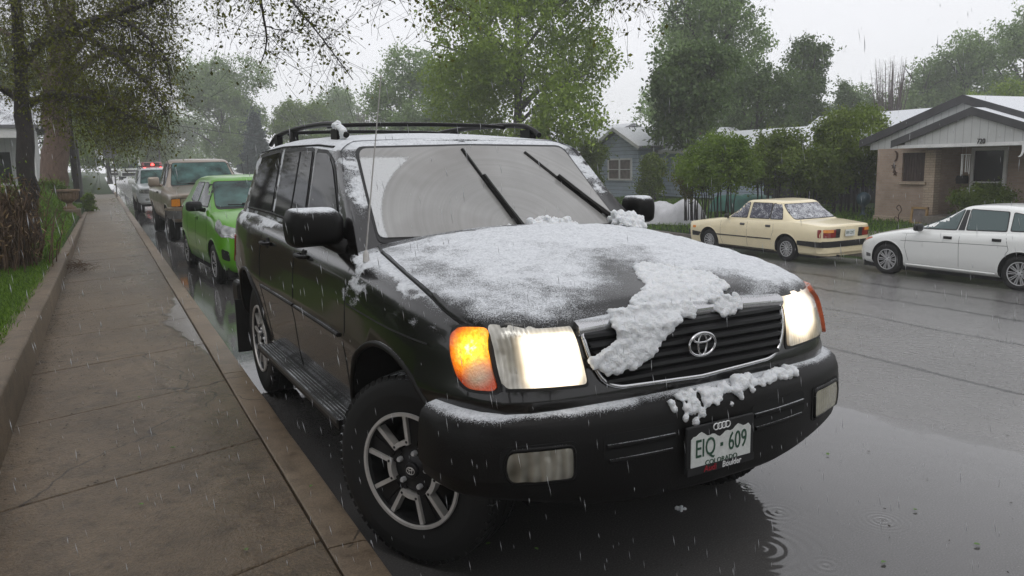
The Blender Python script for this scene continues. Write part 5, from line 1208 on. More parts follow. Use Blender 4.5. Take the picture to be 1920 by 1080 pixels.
ST('broad_tree','broad bright green street tree rising behind the roof of the black car',972,240,38,-.45,13.5,12.6,'leaf_bright',900,.23,46,.85,51,'grey_bark',G1,z0=.20,tr=.24,extra=[((0,-4.6,4.0),(1.8,1.8,1.4),1.2),((0,4.8,4.2),(1.8,1.8,1.6),1.2),((0,-2.5,3.0),(2,1.8,.9),.9),((0,2.5,2.8),(2,1.8,.8),.8)])
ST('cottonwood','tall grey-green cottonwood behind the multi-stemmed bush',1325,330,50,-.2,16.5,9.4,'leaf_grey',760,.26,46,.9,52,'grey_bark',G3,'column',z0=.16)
ST('dark_tree','dark dense tree between the cottonwood and the blue house',1292,345,37.5,-.25,7.4,4.6,'leaf_dark',380,.24,46,.7,53,'grey_bark',G3,z0=.24)
ST('dark_tree','dark dense tree right of the cottonwood above the lilac bushes',1415,330,44,-.2,7.2,5.6,'leaf_dark',330,.22,46,.75,54,'grey_bark',G3,z0=.10)
ST('tall_shade_tree','dark spiky tree between the cottonwood and the snowy grey roof',1508,330,52,-.1,9.4,4.4,'leaf_dark',330,.24,44,.7,55,'grey_bark',G3,'column',z0=.08)
ST('shade_tree','small hazy dark tree above the snowy grey roof',1582,330,60,-.1,7.0,2.6,'leaf_dark',130,.24,40,.6,56,'grey_bark',G3,'column',z0=.1)
ST('bare_tree','bare reddish-brown upright tree above the snowy roofs',1662,330,66,0,9.6,4.2,'leaf_dark',420,.2,0,.55,57,'bare_twig',G3,'bare')
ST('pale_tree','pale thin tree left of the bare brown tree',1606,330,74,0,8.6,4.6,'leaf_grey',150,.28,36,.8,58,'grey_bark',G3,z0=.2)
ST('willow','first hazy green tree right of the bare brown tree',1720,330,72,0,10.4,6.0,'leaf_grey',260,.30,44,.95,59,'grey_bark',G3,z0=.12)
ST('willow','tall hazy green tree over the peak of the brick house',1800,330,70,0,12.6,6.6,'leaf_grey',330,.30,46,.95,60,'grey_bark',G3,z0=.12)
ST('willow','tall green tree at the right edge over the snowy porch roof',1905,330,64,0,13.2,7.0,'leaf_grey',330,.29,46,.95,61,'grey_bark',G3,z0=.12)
ST('low_tree','low yellow-green tree just above the brick house roof',1880,330,52,0,6.2,5.6,'leaf_bright',220,.25,44,.8,62,'grey_bark',G3,z0=.15)
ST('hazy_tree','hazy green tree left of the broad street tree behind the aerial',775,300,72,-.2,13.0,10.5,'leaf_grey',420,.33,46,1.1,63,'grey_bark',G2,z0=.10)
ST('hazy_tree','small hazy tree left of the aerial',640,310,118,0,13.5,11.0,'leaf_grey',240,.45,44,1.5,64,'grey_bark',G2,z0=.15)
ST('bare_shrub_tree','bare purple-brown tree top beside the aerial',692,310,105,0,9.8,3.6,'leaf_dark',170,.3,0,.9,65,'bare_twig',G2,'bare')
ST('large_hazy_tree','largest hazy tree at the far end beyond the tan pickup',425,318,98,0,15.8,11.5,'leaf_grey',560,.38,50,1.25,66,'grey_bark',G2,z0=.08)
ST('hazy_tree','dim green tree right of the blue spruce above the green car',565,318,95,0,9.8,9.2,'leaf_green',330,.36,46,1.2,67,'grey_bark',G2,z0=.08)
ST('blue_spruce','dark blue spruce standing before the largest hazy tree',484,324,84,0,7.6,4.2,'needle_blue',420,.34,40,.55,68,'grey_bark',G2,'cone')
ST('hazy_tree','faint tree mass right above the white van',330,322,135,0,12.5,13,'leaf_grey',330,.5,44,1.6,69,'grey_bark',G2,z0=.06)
ST('corner_tree','green tree on the far corner behind the stop sign',205,330,82,.3,11,8.0,'leaf_green',360,.30,46,1.0,70,'grey_bark',G2,z0=.12)
ST('corner_tree','yellow-green tree on the left lawn behind the thick trunk',140,335,60,.8,9.5,8.0,'leaf_bright',330,.26,46,1.0,71,'grey_bark',G2,z0=.10)
ST('corner_tree','dark green tree behind the white porch house',20,335,58,.8,12,9.0,'leaf_green',330,.26,46,1.0,72,'grey_bark',G2,z0=.12)
ST('corner_tree','dim low tree across the side street',270,330,105,0,9,8.0,'leaf_green',260,.36,46,1.1,73,'grey_bark',G2,z0=.08)
G4='bushes in the front gardens across the road'
ST('garden_bush','multi-stemmed green bush in front of the white tarpaulin',1345,400,24,-.50,3.0,3.2,'leaf_green',400,.11,38,.34,81,'twig_bark',G4,'bush',z0=.42,tr=.035)
ST('garden_bush','brownish shrub leaning out left of the multi-stemmed bush',1296,395,25.5,-.45,2.2,1.4,'leaf_bud',130,.10,36,.3,82,'twig_bark',G4,'bush',z0=.55,tr=.03)
ST('lilac_bush','lilac bush just right of the multi-stemmed bush',1440,395,27,-.4,3.0,2.6,'leaf_hedge',300,.12,46,.36,83,'twig_bark',G4,'bush',z0=.32,tr=.03)
ST('lilac_bush','low lilac bush behind the cream sedan roof',1510,395,26,-.4,2.35,2.3,'leaf_hedge',260,.12,46,.34,84,'twig_bark',G4,'bush',z0=.10,tr=.03)
ST('lilac_bush','tall lilac bush with white blossom beside the brick house corner',1590,398,26.5,-.4,3.85,3.2,'leaf_snowy',480,.12,50,.38,85,'twig_bark',G4,'bush',z0=.10,tr=.04)
ST('small_tree','small snow-dusted tree right of the blue house window',1222,365,36,-.35,2.2,1.2,'leaf_snowy',220,.14,44,.36,86,'twig_bark',G4,'bush',z0=.12,tr=.03)
ST('small_tree','green shrub under the gable left of the blue house window',1108,365,37,-.35,3.1,1.6,'leaf_snowy',220,.14,44,.36,87,'twig_bark',G4,'bush',z0=.06,tr=.03)
ST('round_bush','clipped round evergreen bush in front of the brick porch',1846,390,21.2,-.58,1.42,1.9,'leaf_hedge',420,.075,46,.20,88,'twig_bark',G4,'bush',z0=.08,tr=.02)
def red_bush():
    rng=np.random.default_rng(5); b=np.array([-3.30,10.4,.33]); L=Lines(); r=empty('dead_bush',tuple(b),0,'heap of dead reddish-brown stems on the lawn beside the wall','bush'); 
    for k in range(1100):
        a=rng.uniform(0,6.28); l=rng.uniform(.25,1.05); s=np.array([rng.normal()*.22,rng.normal()*.4,0]); o=np.array([math.cos(a)*.46*l,math.sin(a)*.75*l,0]); h=l*rng.uniform(.75,1.35)
        P=[s,s+o*.35+np.array([0,0,h*.7]),s+o*.8+np.array([0,0,h]),s+o*1.15+np.array([0,0,h*rng.uniform(.45,.95)])]
        P=np.array(P)+rng.normal(size=(4,3))*.03; L.add(P,np.array([.009,.008,.006,.0022])*rng.uniform(.5,1.3),3)
    L.build('stem','dry_stalk',r)
    C=rng.normal(size=(900,3))*np.array([.26,.4,.14])+np.array([-.15,.25,1.22]); V,F=leaf_quads(C,.05,rng); quads('leaves',V,F,'leaf_green',r,False,np.repeat(rng.uniform(0,1,len(C)),4))
    C=rng.normal(size=(2600,3))*np.array([.28,.5,.30])+np.array([0,0,.5]); C[:,2]=np.abs(C[:,2]); V,F=leaf_quads(C,.09,rng,.25); quads('dry_leaves',V,F,'dry_blade',r,False,np.repeat(rng.uniform(0,1,len(C)),4))
red_bush()
def grass(name,pts,h,rng,w=.006,mat='blade',bend=.5):
    n=len(pts); P=np.array(pts); a=rng.uniform(0,6.28,n); t=np.stack([np.cos(a),np.sin(a),0*a],1); hh=h*rng.uniform(.5,1.3,n)[:,None]; d=rng.normal(size=(n,3))*bend; d[:,2]=0
    m1=P+np.array([0,0,1.])*hh*.6+d*hh*.3; tip=P+np.array([0,0,1.])*hh*.9+d*hh; V=np.stack([P-t*w,P+t*w,m1+t*w*.7,tip,m1-t*w*.7],1).reshape(-1,3)
    i=np.arange(n)[:,None]*5; F=np.concatenate([i+np.array([[0,1,2,4]]),i+np.array([[4,2,3,3]])]); F=F[:n]; 
    V4=np.stack([P-t*w,P+t*w,tip+t*w*.15,tip-t*w*.15],1).reshape(-1,3); V=np.stack([P-t*w,P+t*w,m1+t*w*.8,m1-t*w*.8, m1-t*w*.8,m1+t*w*.8,tip+t*w*.1,tip-t*w*.1],1).reshape(-1,3)
    o=quads(name,V,np.arange(len(V)).reshape(-1,4),mat,None,False,np.repeat(rng.uniform(0,1,n),8)); o['kind']='stuff'; return o
rg=np.random.default_rng(8)
def lawn_pts(n,x0,x1,y0,y1,pw=1.0):
    x=rg.uniform(x0,x1,n); y=y0+(y1-y0)*rg.uniform(0,1,n)**pw; return [(a,b_,zground(a,b_)) for a,b_ in zip(x,y)]
tag(grass('grass',lawn_pts(70000,-4.4,-2.60,1.5,11,1.5),.055,rg,.0035),'short wet green lawn grass behind the wall','grass')
tag(grass('grass',lawn_pts(36000,-6.0,-2.62,10.5,32),.13,rg,.010),'longer grass on the bank beyond the urn','grass')
tag(grass('grass',lawn_pts(30000,14.7,22,2,30),.12,rg,.012),'grass of the front lawns across the road','grass')
tag(grass('grass',[(-2.60+abs(rg.normal())*-.05+.02*rg.normal(),y,wall_z(y)-.03) for y in rg.uniform(1.5,28,5000)],.09,rg,.004),'grass blades hanging over the wall top','grass')
ST('ivy_mound','low dark green shrub at the foot of the thick reddish trunk',84,350,27.5,.55,.8,1.5,'leaf_green',160,.08,44,.2,91,'twig_bark',None,'bush',z0=.04,tr=.02,cat='shrub')
ST('weed_clump','leafy weed clump at the far end of the wall beyond the urn',166,384,30,.12,.7,.6,'leaf_green',60,.07,36,.12,92,'twig_bark',None,'bush',z0=.04,tr=.012,cat='weeds')

# unseen trees added to darken the pavement and the reflections in paint and water
G5='unseen trees added to darken reflections'
for k,(x,y,h,w,lm_) in enumerate(((-5.2,-7.5,9.5,9,'leaf_bud'),(-5.0,-17,11,10,'leaf_green'),(-9.5,1.5,9,8,'leaf_green'),(3,-26,11,12,'leaf_green'),(13.5,-16,9,10,'leaf_green'))):
    p=np.array([x,y]); q=[.30,.30,.3,0,-.8][k]
    rng=np.random.default_rng(100+k); b=np.array([x,y,q]); lob=[(b+np.array([math.cos(a*2.4)*w*.26,math.sin(a*2.4)*w*.26,h*(.42+.05*a)]),(w*.24,w*.24,h*.14),1) for a in range(9)]+[(b+np.array([0,0,h*.6]),(w*.4,w*.4,h*.28),2)]
    lm2=[([b+np.array([0,0,h*.25]),b+np.array([math.cos(a)*w*.2,math.sin(a)*w*.2,h*.5]),b+np.array([math.cos(a)*w*.36,math.sin(a)*w*.36,h*.62])],[.10,.07,.02]) for a in (0,1.3,2.6,3.9,5.1)]
    tree('street_tree','unseen tree added outside the view to darken reflections',b,([b,b+np.array([0,.1,h*.3]),b+np.array([.1,0,h*.6]),b+np.array([0,0,h*.92])],[.24,.2,.13,.03]),lm2,lob,320,lm_,.30,46,.8,'grey_bark',100+k,group=G5,sub=2)

for k,(x,y,h,w) in enumerate(((-6.2,9.5,3.4,3.0),(-7.2,13.5,4.2,3.6),(-8.9,18,4.8,4.2),(-11,24,5.5,5.0),(-5.9,5.0,2.6,2.4))):  # shrubs added out of view so the car's side and windows reflect dark
    rng=np.random.default_rng(140+k); b=np.array([x,y,.32]); lob=[(b+np.array([math.cos(a*2.4)*w*.25,math.sin(a*2.4)*w*.25,h*(.3+.06*a)]),(w*.25,w*.25,h*.17),1) for a in range(8)]
    tree('unseen_shrub','unseen dense dark shrub added left of the view to darken side reflections',b,([b,b+np.array([0,0,h*.3]),b+np.array([.05,0,h*.6]),b+np.array([0,0,h*.85])],[.06,.05,.03,.01]),[([b,b+np.array([math.cos(a)*w*.2,math.sin(a)*w*.2,h*.4]),b+np.array([math.cos(a)*w*.3,math.sin(a)*w*.3,h*.7])],[.04,.03,.01]) for a in (0,1.3,2.6,3.9,5.1)],lob,260,'leaf_dark',.17,46,.4,'twig_bark',140+k,group='unseen shrubs added for dark side reflections',cat='shrub',sub=2)
# ------------------------------------------------------------------ the other vehicles
plain('tint_glass',(.025,.034,.034),.1,var=.35,vs=5,spec=.4); plain('green_glass',(.040,.085,.078),.14,var=.75,vs=3.5,coat=.0,spec=.35); plain('soft_grey',(.10,.10,.10),.5,var=.2)
snowy('snowy_glass',(.045,.045,.075),rough=.15,coat=.5,base=.62,upk=.2,thr=.75,fine=60,fa=.55,coarse=7,ca=.35)
snowy('wet_glass',(.05,.085,.085),rough=.1,coat=.4,base=.30,upk=.2,thr=.78,fine=36,fa=.45,coarse=7,ca=.3)
def strip(root,name,mat,bv,pts,axis,s,r,off=.002,n=6):
    mb=MB(); pline(mb,bv,pts,axis,s,r,off,n)
    return mb.build(name,mat,root,60) if mb.v else None
def handle(root,bv,y,z,s,mat,L=.11):
    h=cast(bv,y,z,'x',s)
    if not h: return
    p=h[0]; mb=MB(); mb.box((p.x-.012,y-L*.75,z-.032),(p.x+.012,y+L*.75,z+.022),1); x0=p.x+s*.012
    mb.box((min(x0,x0+s*.02),y-L*.62,z-.012),(max(x0,x0+s*.02),y+L*.62,z+.014),0); mb.build('door_handle',[mat,'black_trim'],root,None,True,.005)
def plate(root,y,z,w=.30,h=.15,txt=None,s=-1,mat='plate_white'):
    mb=MB(); mb.box((-w/2,y-.006,z-h/2),(w/2,y+.006,z+h/2)); o=mb.build('number_plate',mat,root)
    if txt:
        v,f=text_mesh(txt,.085); mk('plate_number',[(-s*-a.x*.8 if s<0 else -a.x*.8,y+s*(.007+a.z),z+a.y*1.2) for a in v],f,'plate_green',o)
def cream_sedan():
    sp=dict(paint='cream_paint',W=.83,R=.292,axles=(0,2.6),B=.20,crown=.03,
      outline=[(0,-.86),(.45,-.85),(.70,-.81),(.80,-.72),(.822,-.45),(.83,0),(.83,1.3),(.83,2.6),(.815,3.2),(.795,3.50),(.72,3.62),(.45,3.66),(0,3.67)],
      T=[(-.86,.74),(-.5,.79),(.0,.85),(.45,.90),(1.0,.915),(2.0,.925),(2.75,.935),(3.2,.905),(3.67,.86)],
      lev=[(0,.90,-.02,-.02,.02),(.06,.94,0,0,0),(.30,.985,.0,.0,0),(.55,1.0,.0,0,0),(.70,1.0,.0,.0,0),(.80,.985,-.01,-.01,0),(.95,.955,-.02,-.02,.004),(.985,.945,-.03,-.03,.014),(1.0,.93,-.04,-.04,.04)],
      gh=dict(y=(.42,2.90,1.06,2.34),w=(.775,.645),z=(1.345,1.395),nose=.10,rnose=.10,arch=.035))
    root,body,bv,cab,gv,T=car('parked_sedan',sp,(12.12+.83,12.60,-.835),math.pi,'old cream sedan with orange and red tail lamps parked across the road')
    s=1
    glaze(root,gv,[[(.72,.955),(1.30,.965),(1.30,1.312),(1.15,1.315)],[(1.40,.965),(2.02,.97),(2.02,1.31),(1.42,1.312)],[(2.06,.97),(2.42,.975),(2.28,1.30),(2.06,1.312)]],[(-.66,.93),(.66,.93),(.545,1.30),(-.545,1.30)],[(-.66,.985),(.66,.985),(.55,1.30),(-.55,1.30)],('snowy_glass','tint_glass','snowy_glass'))
    seams(root,bv,[[(.44,.87),(.44,.40),(.50,.24)],[(1.36,.92),(1.36,.24)],[(2.18,.91),(2.22,.70),(2.16,.55)]])
    for sd in (1,-1):
        strip(root,'side_moulding','black_trim',bv,[(.30,.485),(1.34,.490)],'x',sd,.016); strip(root,'side_moulding','black_trim',bv,[(1.38,.490),(2.15,.495)],'x',sd,.016); strip(root,'sill_strip','black_trim',bv,[(.38,.225),(2.2,.225)],'x',sd,.014)
        for y,z in ((1.20,.80),(2.04,.80)): handle(root,bv,y,z,sd,'soft_grey',.10)
        panel('bumper_rubber',root,'black_trim',bv,rpoly([(2.95,.52),(3.58,.52),(3.58,.40),(2.95,.42)],.02),'x',sd,.03,.06,.03)
        panel('bumper_rubber',root,'black_trim',bv,rpoly([(-.62,.52),(-.30,.50),(-.30,.40),(-.62,.40)],.02),'x',sd,.02,.06,.03)
        panel('corner_lamp',root,'amber_off',bv,rpoly([(-.62,.66),(-.50,.66),(-.50,.60),(-.62,.60)],.01),'x',sd,.006,.04)
        panel('tail_lamp',root,'red_lens',bv,rpoly([(3.47,.79),(3.56,.79),(3.56,.61),(3.49,.61)],.015),'x',sd,.006,.03)
        c=[(sd*.735,.795),(sd*.34,.795),(sd*.34,.61),(sd*.735,.61)]
        t=panel('tail_lamp',root,'red_lens',bv,rpoly(c,.015),'y',1,.010,.05)
        panel('indicator',t,'amber_off',bv,rpoly([(sd*.735,.79),(sd*.50,.79),(sd*.50,.725),(sd*.735,.725)],.008),'y',1,.014,.05)
        panel('lamp_border',t,'black_trim',bv,rpoly([(sd*.43,.80),(sd*.30,.80),(sd*.30,.605),(sd*.43,.605)],.01),'y',1,.013,.05)
        mirror_box('wing_mirror',root,'black_trim',(sd*.86,.70,.975),(.13,.07,.095),sd,(sd*.78,.66,.93))
        panel('headlamp',root,'lamp_clear',bv,[(sd*.70,.70),(sd*.35,.70),(sd*.35,.57),(sd*.70,.57)],'y',-1,.006,.06)
    panel('bumper_rubber',root,'black_trim',bv,rpoly([(-.76,.53),(.76,.53),(.76,.40),(-.76,.40)],.02),'y',1,.045,.08,.04); panel('rear_bumper',root,'cream_paint',bv,rpoly([(-.78,.40),(.78,.40),(.76,.27),(-.76,.27)],.03),'y',1,.035,.08,.04)
    panel('bumper_rubber',root,'black_trim',bv,rpoly([(-.76,.53),(.76,.53),(.76,.40),(-.76,.40)],.02),'y',-1,.045,.08,.04)
    plate(root,3.70,.70,.30,.15,'899 CMT',1)
    mb=MB(); mb.box((-.70,-.6,.14),(.70,3.4,.28)); mb.tube([(.35,3.3,.20),(.35,3.72,.20)],.025,8); mb.build('underbody','well_black',root)
    wheels(root,[(sx*.715,y,.292,sx) for y in (0,2.6) for sx in (1,-1)],tyre_mb(.292,.178,.175),spoke_rim(.182,.075,14,.085,.42,['hub_silver','dark_alloy'],0,.34),['hub_silver','dark_alloy'],.292)
cream_sedan()
def white_sedan():
    sp=dict(paint='white_paint',W=.86,R=.318,axles=(0,2.62),B=.20,crown=.05,
      outline=[(0,-.88),(.30,-.865),(.55,-.80),(.72,-.68),(.81,-.48),(.845,-.15),(.86,.6),(.86,1.6),(.86,2.6),(.83,3.1),(.76,3.42),(.5,3.55),(0,3.58)],
      T=[(-.88,.66),(-.5,.775),(0,.88),(.35,.935),(.9,.965),(1.8,1.00),(2.7,1.035),(3.3,1.04),(3.58,1.0)],
      lev=[(0,.90,-.02,-.02,.02),(.05,.94,0,0,0),(.14,.975,.0,.0,0),(.40,.99,-.015,0,0),(.62,1.0,.0,0,0),(.76,.995,.03,.0,0),(.84,.985,.06,-.02,.0),(.92,.975,.09,-.04,.010),(.97,.965,.12,-.06,.03),(1.0,.955,.15,-.08,.075)],
      gh=dict(y=(.18,3.32,1.22,2.68),w=(.80,.61),z=(1.425,1.49),nose=.20,rnose=.14,arch=.06))
    root,body,bv,cab,gv,T=car('parked_sedan',sp,(12.32+.86,7.50,-.868),math.pi,'white sedan with silver spoked wheels parked nose to tail with the cream one')
    glaze(root,gv,[[(.62,1.0),(1.40,1.02),(1.44,1.375),(1.20,1.35)],[(1.60,1.03),(2.32,1.05),(2.26,1.37),(1.58,1.39)],[(2.40,1.06),(2.88,1.07),(2.62,1.31),(2.36,1.365)]],[(-.68,.99),(.68,.99),(.55,1.38),(-.55,1.38)],[(-.62,1.08),(.62,1.08),(.52,1.38),(-.52,1.38)],('wet_glass','green_glass','snowy_glass'))
    seams(root,bv,[[(.42,.93),(.40,.60),(.50,.28)],[(1.50,1.0),(1.52,.27)],[(2.34,.99),(2.42,.72),(2.26,.45)],[(.30,.735),(1.48,.770),(2.4,.79)]],r=.004)
    for sd in (1,-1):
        panel('window_post',root,'black_trim',gv,[(1.44,1.01),(1.56,1.015),(1.545,1.385),(1.475,1.38)],'x',sd,.009,.06)
        for y,z in ((1.28,.865),(2.20,.885)): handle(root,bv,y,z,sd,'black_trim',.11)
        strip(root,'sill_strip','white_paint',bv,[(.42,.265),(2.2,.265)],'x',sd,.018)
        mirror_box('wing_mirror',root,'black_trim',(sd*.95,.74,1.03),(.20,.11,.14),sd,(sd*.82,.66,.965))
        panel('headlamp',root,'lamp_clear',bv,rpoly([(sd*.52,.70),(sd*.74,.72),(sd*.74,.62),(sd*.56,.60)],.02),'y',-1,.006,.04)
        panel('indicator',root,'amber_marker',bv,rpoly([(-.62,.70),(-.40,.755),(-.38,.735),(-.60,.66)],.012),'x',sd,.008,.03)
        panel('tail_lamp',root,'red_lens',bv,rpoly([(3.10,.96),(3.36,.98),(3.40,.78),(3.20,.76)],.03),'x',sd,.006,.05)
    panel('lower_intake',root,'well_black',bv,rpoly([(-.55,.40),(.55,.40),(.50,.26),(-.50,.26)],.04),'y',-1,.004,.06); panel('grille',root,'black_trim',bv,rpoly([(-.36,.62),(.36,.62),(.32,.53),(-.32,.53)],.03),'y',-1,.004,.05)
    panel('corner_intake',root,'soft_grey',bv,rpoly([(-.52,.42),(-.40,.40),(-.40,.34),(-.52,.34)],.01),'x',1,.004,.03)
    mb=MB(); mb.box((-.74,-.6,.13),(.74,3.3,.27)); mb.build('underbody','well_black',root)
    wheels(root,[(sx*.745,y,.318,sx) for y in (0,2.62) for sx in (1,-1)],tyre_mb(.318,.205,.205),spoke_rim(.212,.085,10,.05,0,['hub_silver','dark_alloy'],.10,.30),['hub_silver','dark_alloy'],.318)
white_sedan()
def green_hatch():
    sp=dict(paint='green_paint',W=.80,R=.285,axles=(0,2.385),B=.20,crown=.05,
      outline=[(0,-.72),(.28,-.71),(.50,-.66),(.68,-.54),(.765,-.36),(.79,-.05),(.80,.6),(.80,1.5),(.80,2.3),(.775,2.66),(.70,2.82),(.4,2.88),(0,2.89)],
      T=[(-.72,.74),(-.45,.86),(0,.98),(.3,1.02),(.9,1.05),(1.8,1.09),(2.89,1.12)],
      lev=[(0,.88,-.01,-.02,.02),(.06,.93,0,0,0),(.25,.985,-.01,.0,0),(.45,1.0,-.01,0,0),(.60,.99,.005,0,0),(.74,.975,.03,.0,0),(.84,.97,.06,-.02,.0),(.92,.955,.09,-.03,.010),(.97,.945,.12,-.05,.03),(1.0,.93,.15,-.06,.075)],
      gh=dict(y=(.02,2.72,.82,2.46),w=(.745,.56),z=(1.475,1.535),nose=.22,rnose=.08,arch=.05))
    root,body,bv,cab,gv,T=car('parked_hatchback',sp,(.27,8.88,0),math.radians(3.6),'bright green small hatchback parked behind the black four-wheel drive')
    glaze(root,gv,[[(.50,1.085),(1.16,1.10),(1.20,1.42),(.92,1.40)],[(1.26,1.11),(1.90,1.17),(1.78,1.415),(1.28,1.42)]],[(-.62,1.075),(.62,1.075),(.51,1.425),(-.51,1.425)],[(-.55,1.1),(.55,1.1),(.5,1.4),(-.5,1.4)],('tint_glass','green_glass','green_glass'))
    seams(root,bv,[[(.36,1.02),(.33,.6),(.42,.28)],[(1.22,1.06),(1.22,.27)],[(1.98,1.08),(2.0,.8),(1.86,.5)]])
    for sd in (1,-1):
        handle(root,bv,1.10,.90,sd,'green_paint',.10)
        panel('headlamp',root,'lamp_clear',bv,rpoly([(-.60,.70),(-.30,.885),(-.16,.93),(-.22,.80),(-.42,.69)],.02),'x',sd,.007,.03); panel('headlamp',root,'lamp_clear',bv,rpoly([(sd*.44,.69),(sd*.52,.80),(sd*.68,.86),(sd*.66,.70),(sd*.55,.66)],.02),'y',-1,.007,.03)
        panel('fog_recess',root,'well_black',bv,rpoly([(-.56,.50),(-.44,.54),(-.43,.40),(-.56,.36)],.03),'x',sd,.004,.03)
        mirror_box('wing_mirror',root,'black_trim',(sd*.90,.50,1.10),(.22,.13,.145),sd,(sd*.76,.46,1.04))
        panel('tail_lamp',root,'red_lens',bv,rpoly([(2.5,1.05),(2.75,1.05),(2.75,.8),(2.6,.8)],.03),'x',sd,.006,.05)
    panel('grille',root,'black_trim',bv,rpoly([(-.40,.62),(.40,.62),(.36,.36),(-.36,.36)],.05),'y',-1,.004,.06)
    for a,c in (((.05,1.08),(-.45,1.10)),((.5,1.08),(.05,1.10))): wiper(root,gv,a,c)
    mb=MB(); mb.tube([(.0,1.2,1.53),(.0,1.32,1.72)],.004,6); mb.build('aerial','black_trim',root)
    mb=MB(); mb.box((-.68,-.5,.13),(.68,2.6,.27)); mb.build('underbody','well_black',root)
    wheels(root,[(sx*.70,y,.285,sx) for y in (0,2.385) for sx in (1,-1)],tyre_mb(.285,.185,.165),spoke_rim(.19,.07,10,.09,.0,['hub_silver','dark_alloy'],0,.28),['hub_silver','dark_alloy'],.285)
green_hatch()
def tan_pickup():
    sp=dict(paint='tan_paint',W=1.0,R=.385,axles=(0,3.5),B=[(-1,.50),(0,.44),(3.5,.46),(4.6,.55)],crown=.05,arch=.46,
      outline=[(0,-.90),(.40,-.885),(.70,-.83),(.88,-.72),(.955,-.5),(.985,-.1),(1.0,.6),(1.0,1.8),(1.0,3.5),(.98,4.4),(.9,4.58),(.5,4.6),(0,4.6)],
      T=[(-.90,1.08),(-.4,1.13),(.3,1.20),(.7,1.225),(1.4,1.23),(2.6,1.24),(4.6,1.24)],
      gh=dict(y=(.60,2.85,1.22,2.66),w=(.89,.70),z=(1.835,1.90),nose=.14,rnose=.08,arch=.045),cabname='cab')
    root,body,bv,cab,gv,T=car('parked_pickup',sp,(.40,16.65,0),math.radians(1.5),'tan pickup truck with a chrome-strip bumper parked behind the green hatchback')
    glaze(root,gv,[[(.95,1.275),(1.75,1.28),(1.75,1.78),(1.28,1.765)],[(1.85,1.28),(2.55,1.29),(2.50,1.77),(1.85,1.78)]],[(-.74,1.27),(.74,1.27),(.62,1.785),(-.62,1.785)],None,('dark_glass','green_glass','dark_glass'))
    seams(root,bv,[[(.66,1.2),(.66,.5)],[(1.8,1.21),(1.8,.5)],[(2.75,1.2),(2.75,.5)]])
    for sd in (1,-1):
        panel('headlamp_surround',root,'black_trim',bv,rpoly([(sd*.44,1.005),(sd*.905,1.005),(sd*.925,.81),(sd*.42,.82)],.03),'y',-1,.003,.05)
        panel('headlamp',root,'lamp_yellowed',bv,rpoly([(sd*.45,.995),(sd*.73,.995),(sd*.73,.83),(sd*.43,.835)],.02),'y',-1,.010,.04); panel('indicator',root,'amber_off',bv,rpoly([(sd*.745,.995),(sd*.90,.98),(sd*.91,.825),(sd*.745,.83)],.02),'y',-1,.010,.03)
        mirror_box('wing_mirror',root,'tan_paint',(sd*1.10,.98,1.36),(.25,.15,.23),sd,(sd*.93,.92,1.27))
        handle(root,bv,1.62,1.10,sd,'black_trim',.12)
    panel('grille_frame',root,'tan_paint',bv,rpoly([(-.40,1.03),(.40,1.03),(.35,.80),(-.35,.80)],.05),'y',-1,.02,.05,.03); g=panel('grille',root,'well_black',bv,rpoly([(-.36,1.0),(.36,1.0),(.32,.83),(-.32,.83)],.04),'y',-1,.024,.05,.03)
    panel('front_bumper',root,'soft_grey',bv,rpoly([(-.95,.74),(.95,.74),(.92,.58),(.5,.50),(-.5,.50),(-.92,.58)],.04),'y',-1,.09,.06,.09); panel('bumper_top',root,'tan_paint',bv,rpoly([(-.96,.80),(.96,.80),(.96,.745),(-.96,.745)],.02),'y',-1,.085,.06,.085)
    pb=panel('bumper_pocket',root,'well_black',bv,rpoly([(-.62,.70),(.62,.70),(.55,.53),(-.55,.53)],.05),'y',-1,.093,.06,.02); strip(root,'bumper_chrome','chrome',bv,[(-.66,.70),(-.60,.60),(-.45,.545),(.45,.545),(.60,.60),(.66,.70)],'y',-1,.016,.095)
    for a,c in (((.0,1.275),(-.60,1.30)),((.62,1.275),(.05,1.30))): wiper(root,gv,a,c)
    mb=MB(); mb.tube([(.98,.4,1.18),(1.0,.38,1.95)],.004,6); mb.build('aerial','black_trim',root)
    mb=MB(); mb.box((-.85,-.4,.36),(.85,4.4,.50)); mb.tube([(-.8,0,.37),(.8,0,.37)],.07,10); mb.build('underbody','well_black',root)
    wheels(root,[(sx*.86,y,.385,sx) for y in (0,3.5) for sx in (1,-1)],tyre_mb(.385,.21,.255),spoke_rim(.215,.10,5,.28,0,['hub_silver','dark_alloy'],0,.4),['hub_silver','dark_alloy'],.385)
tan_pickup()
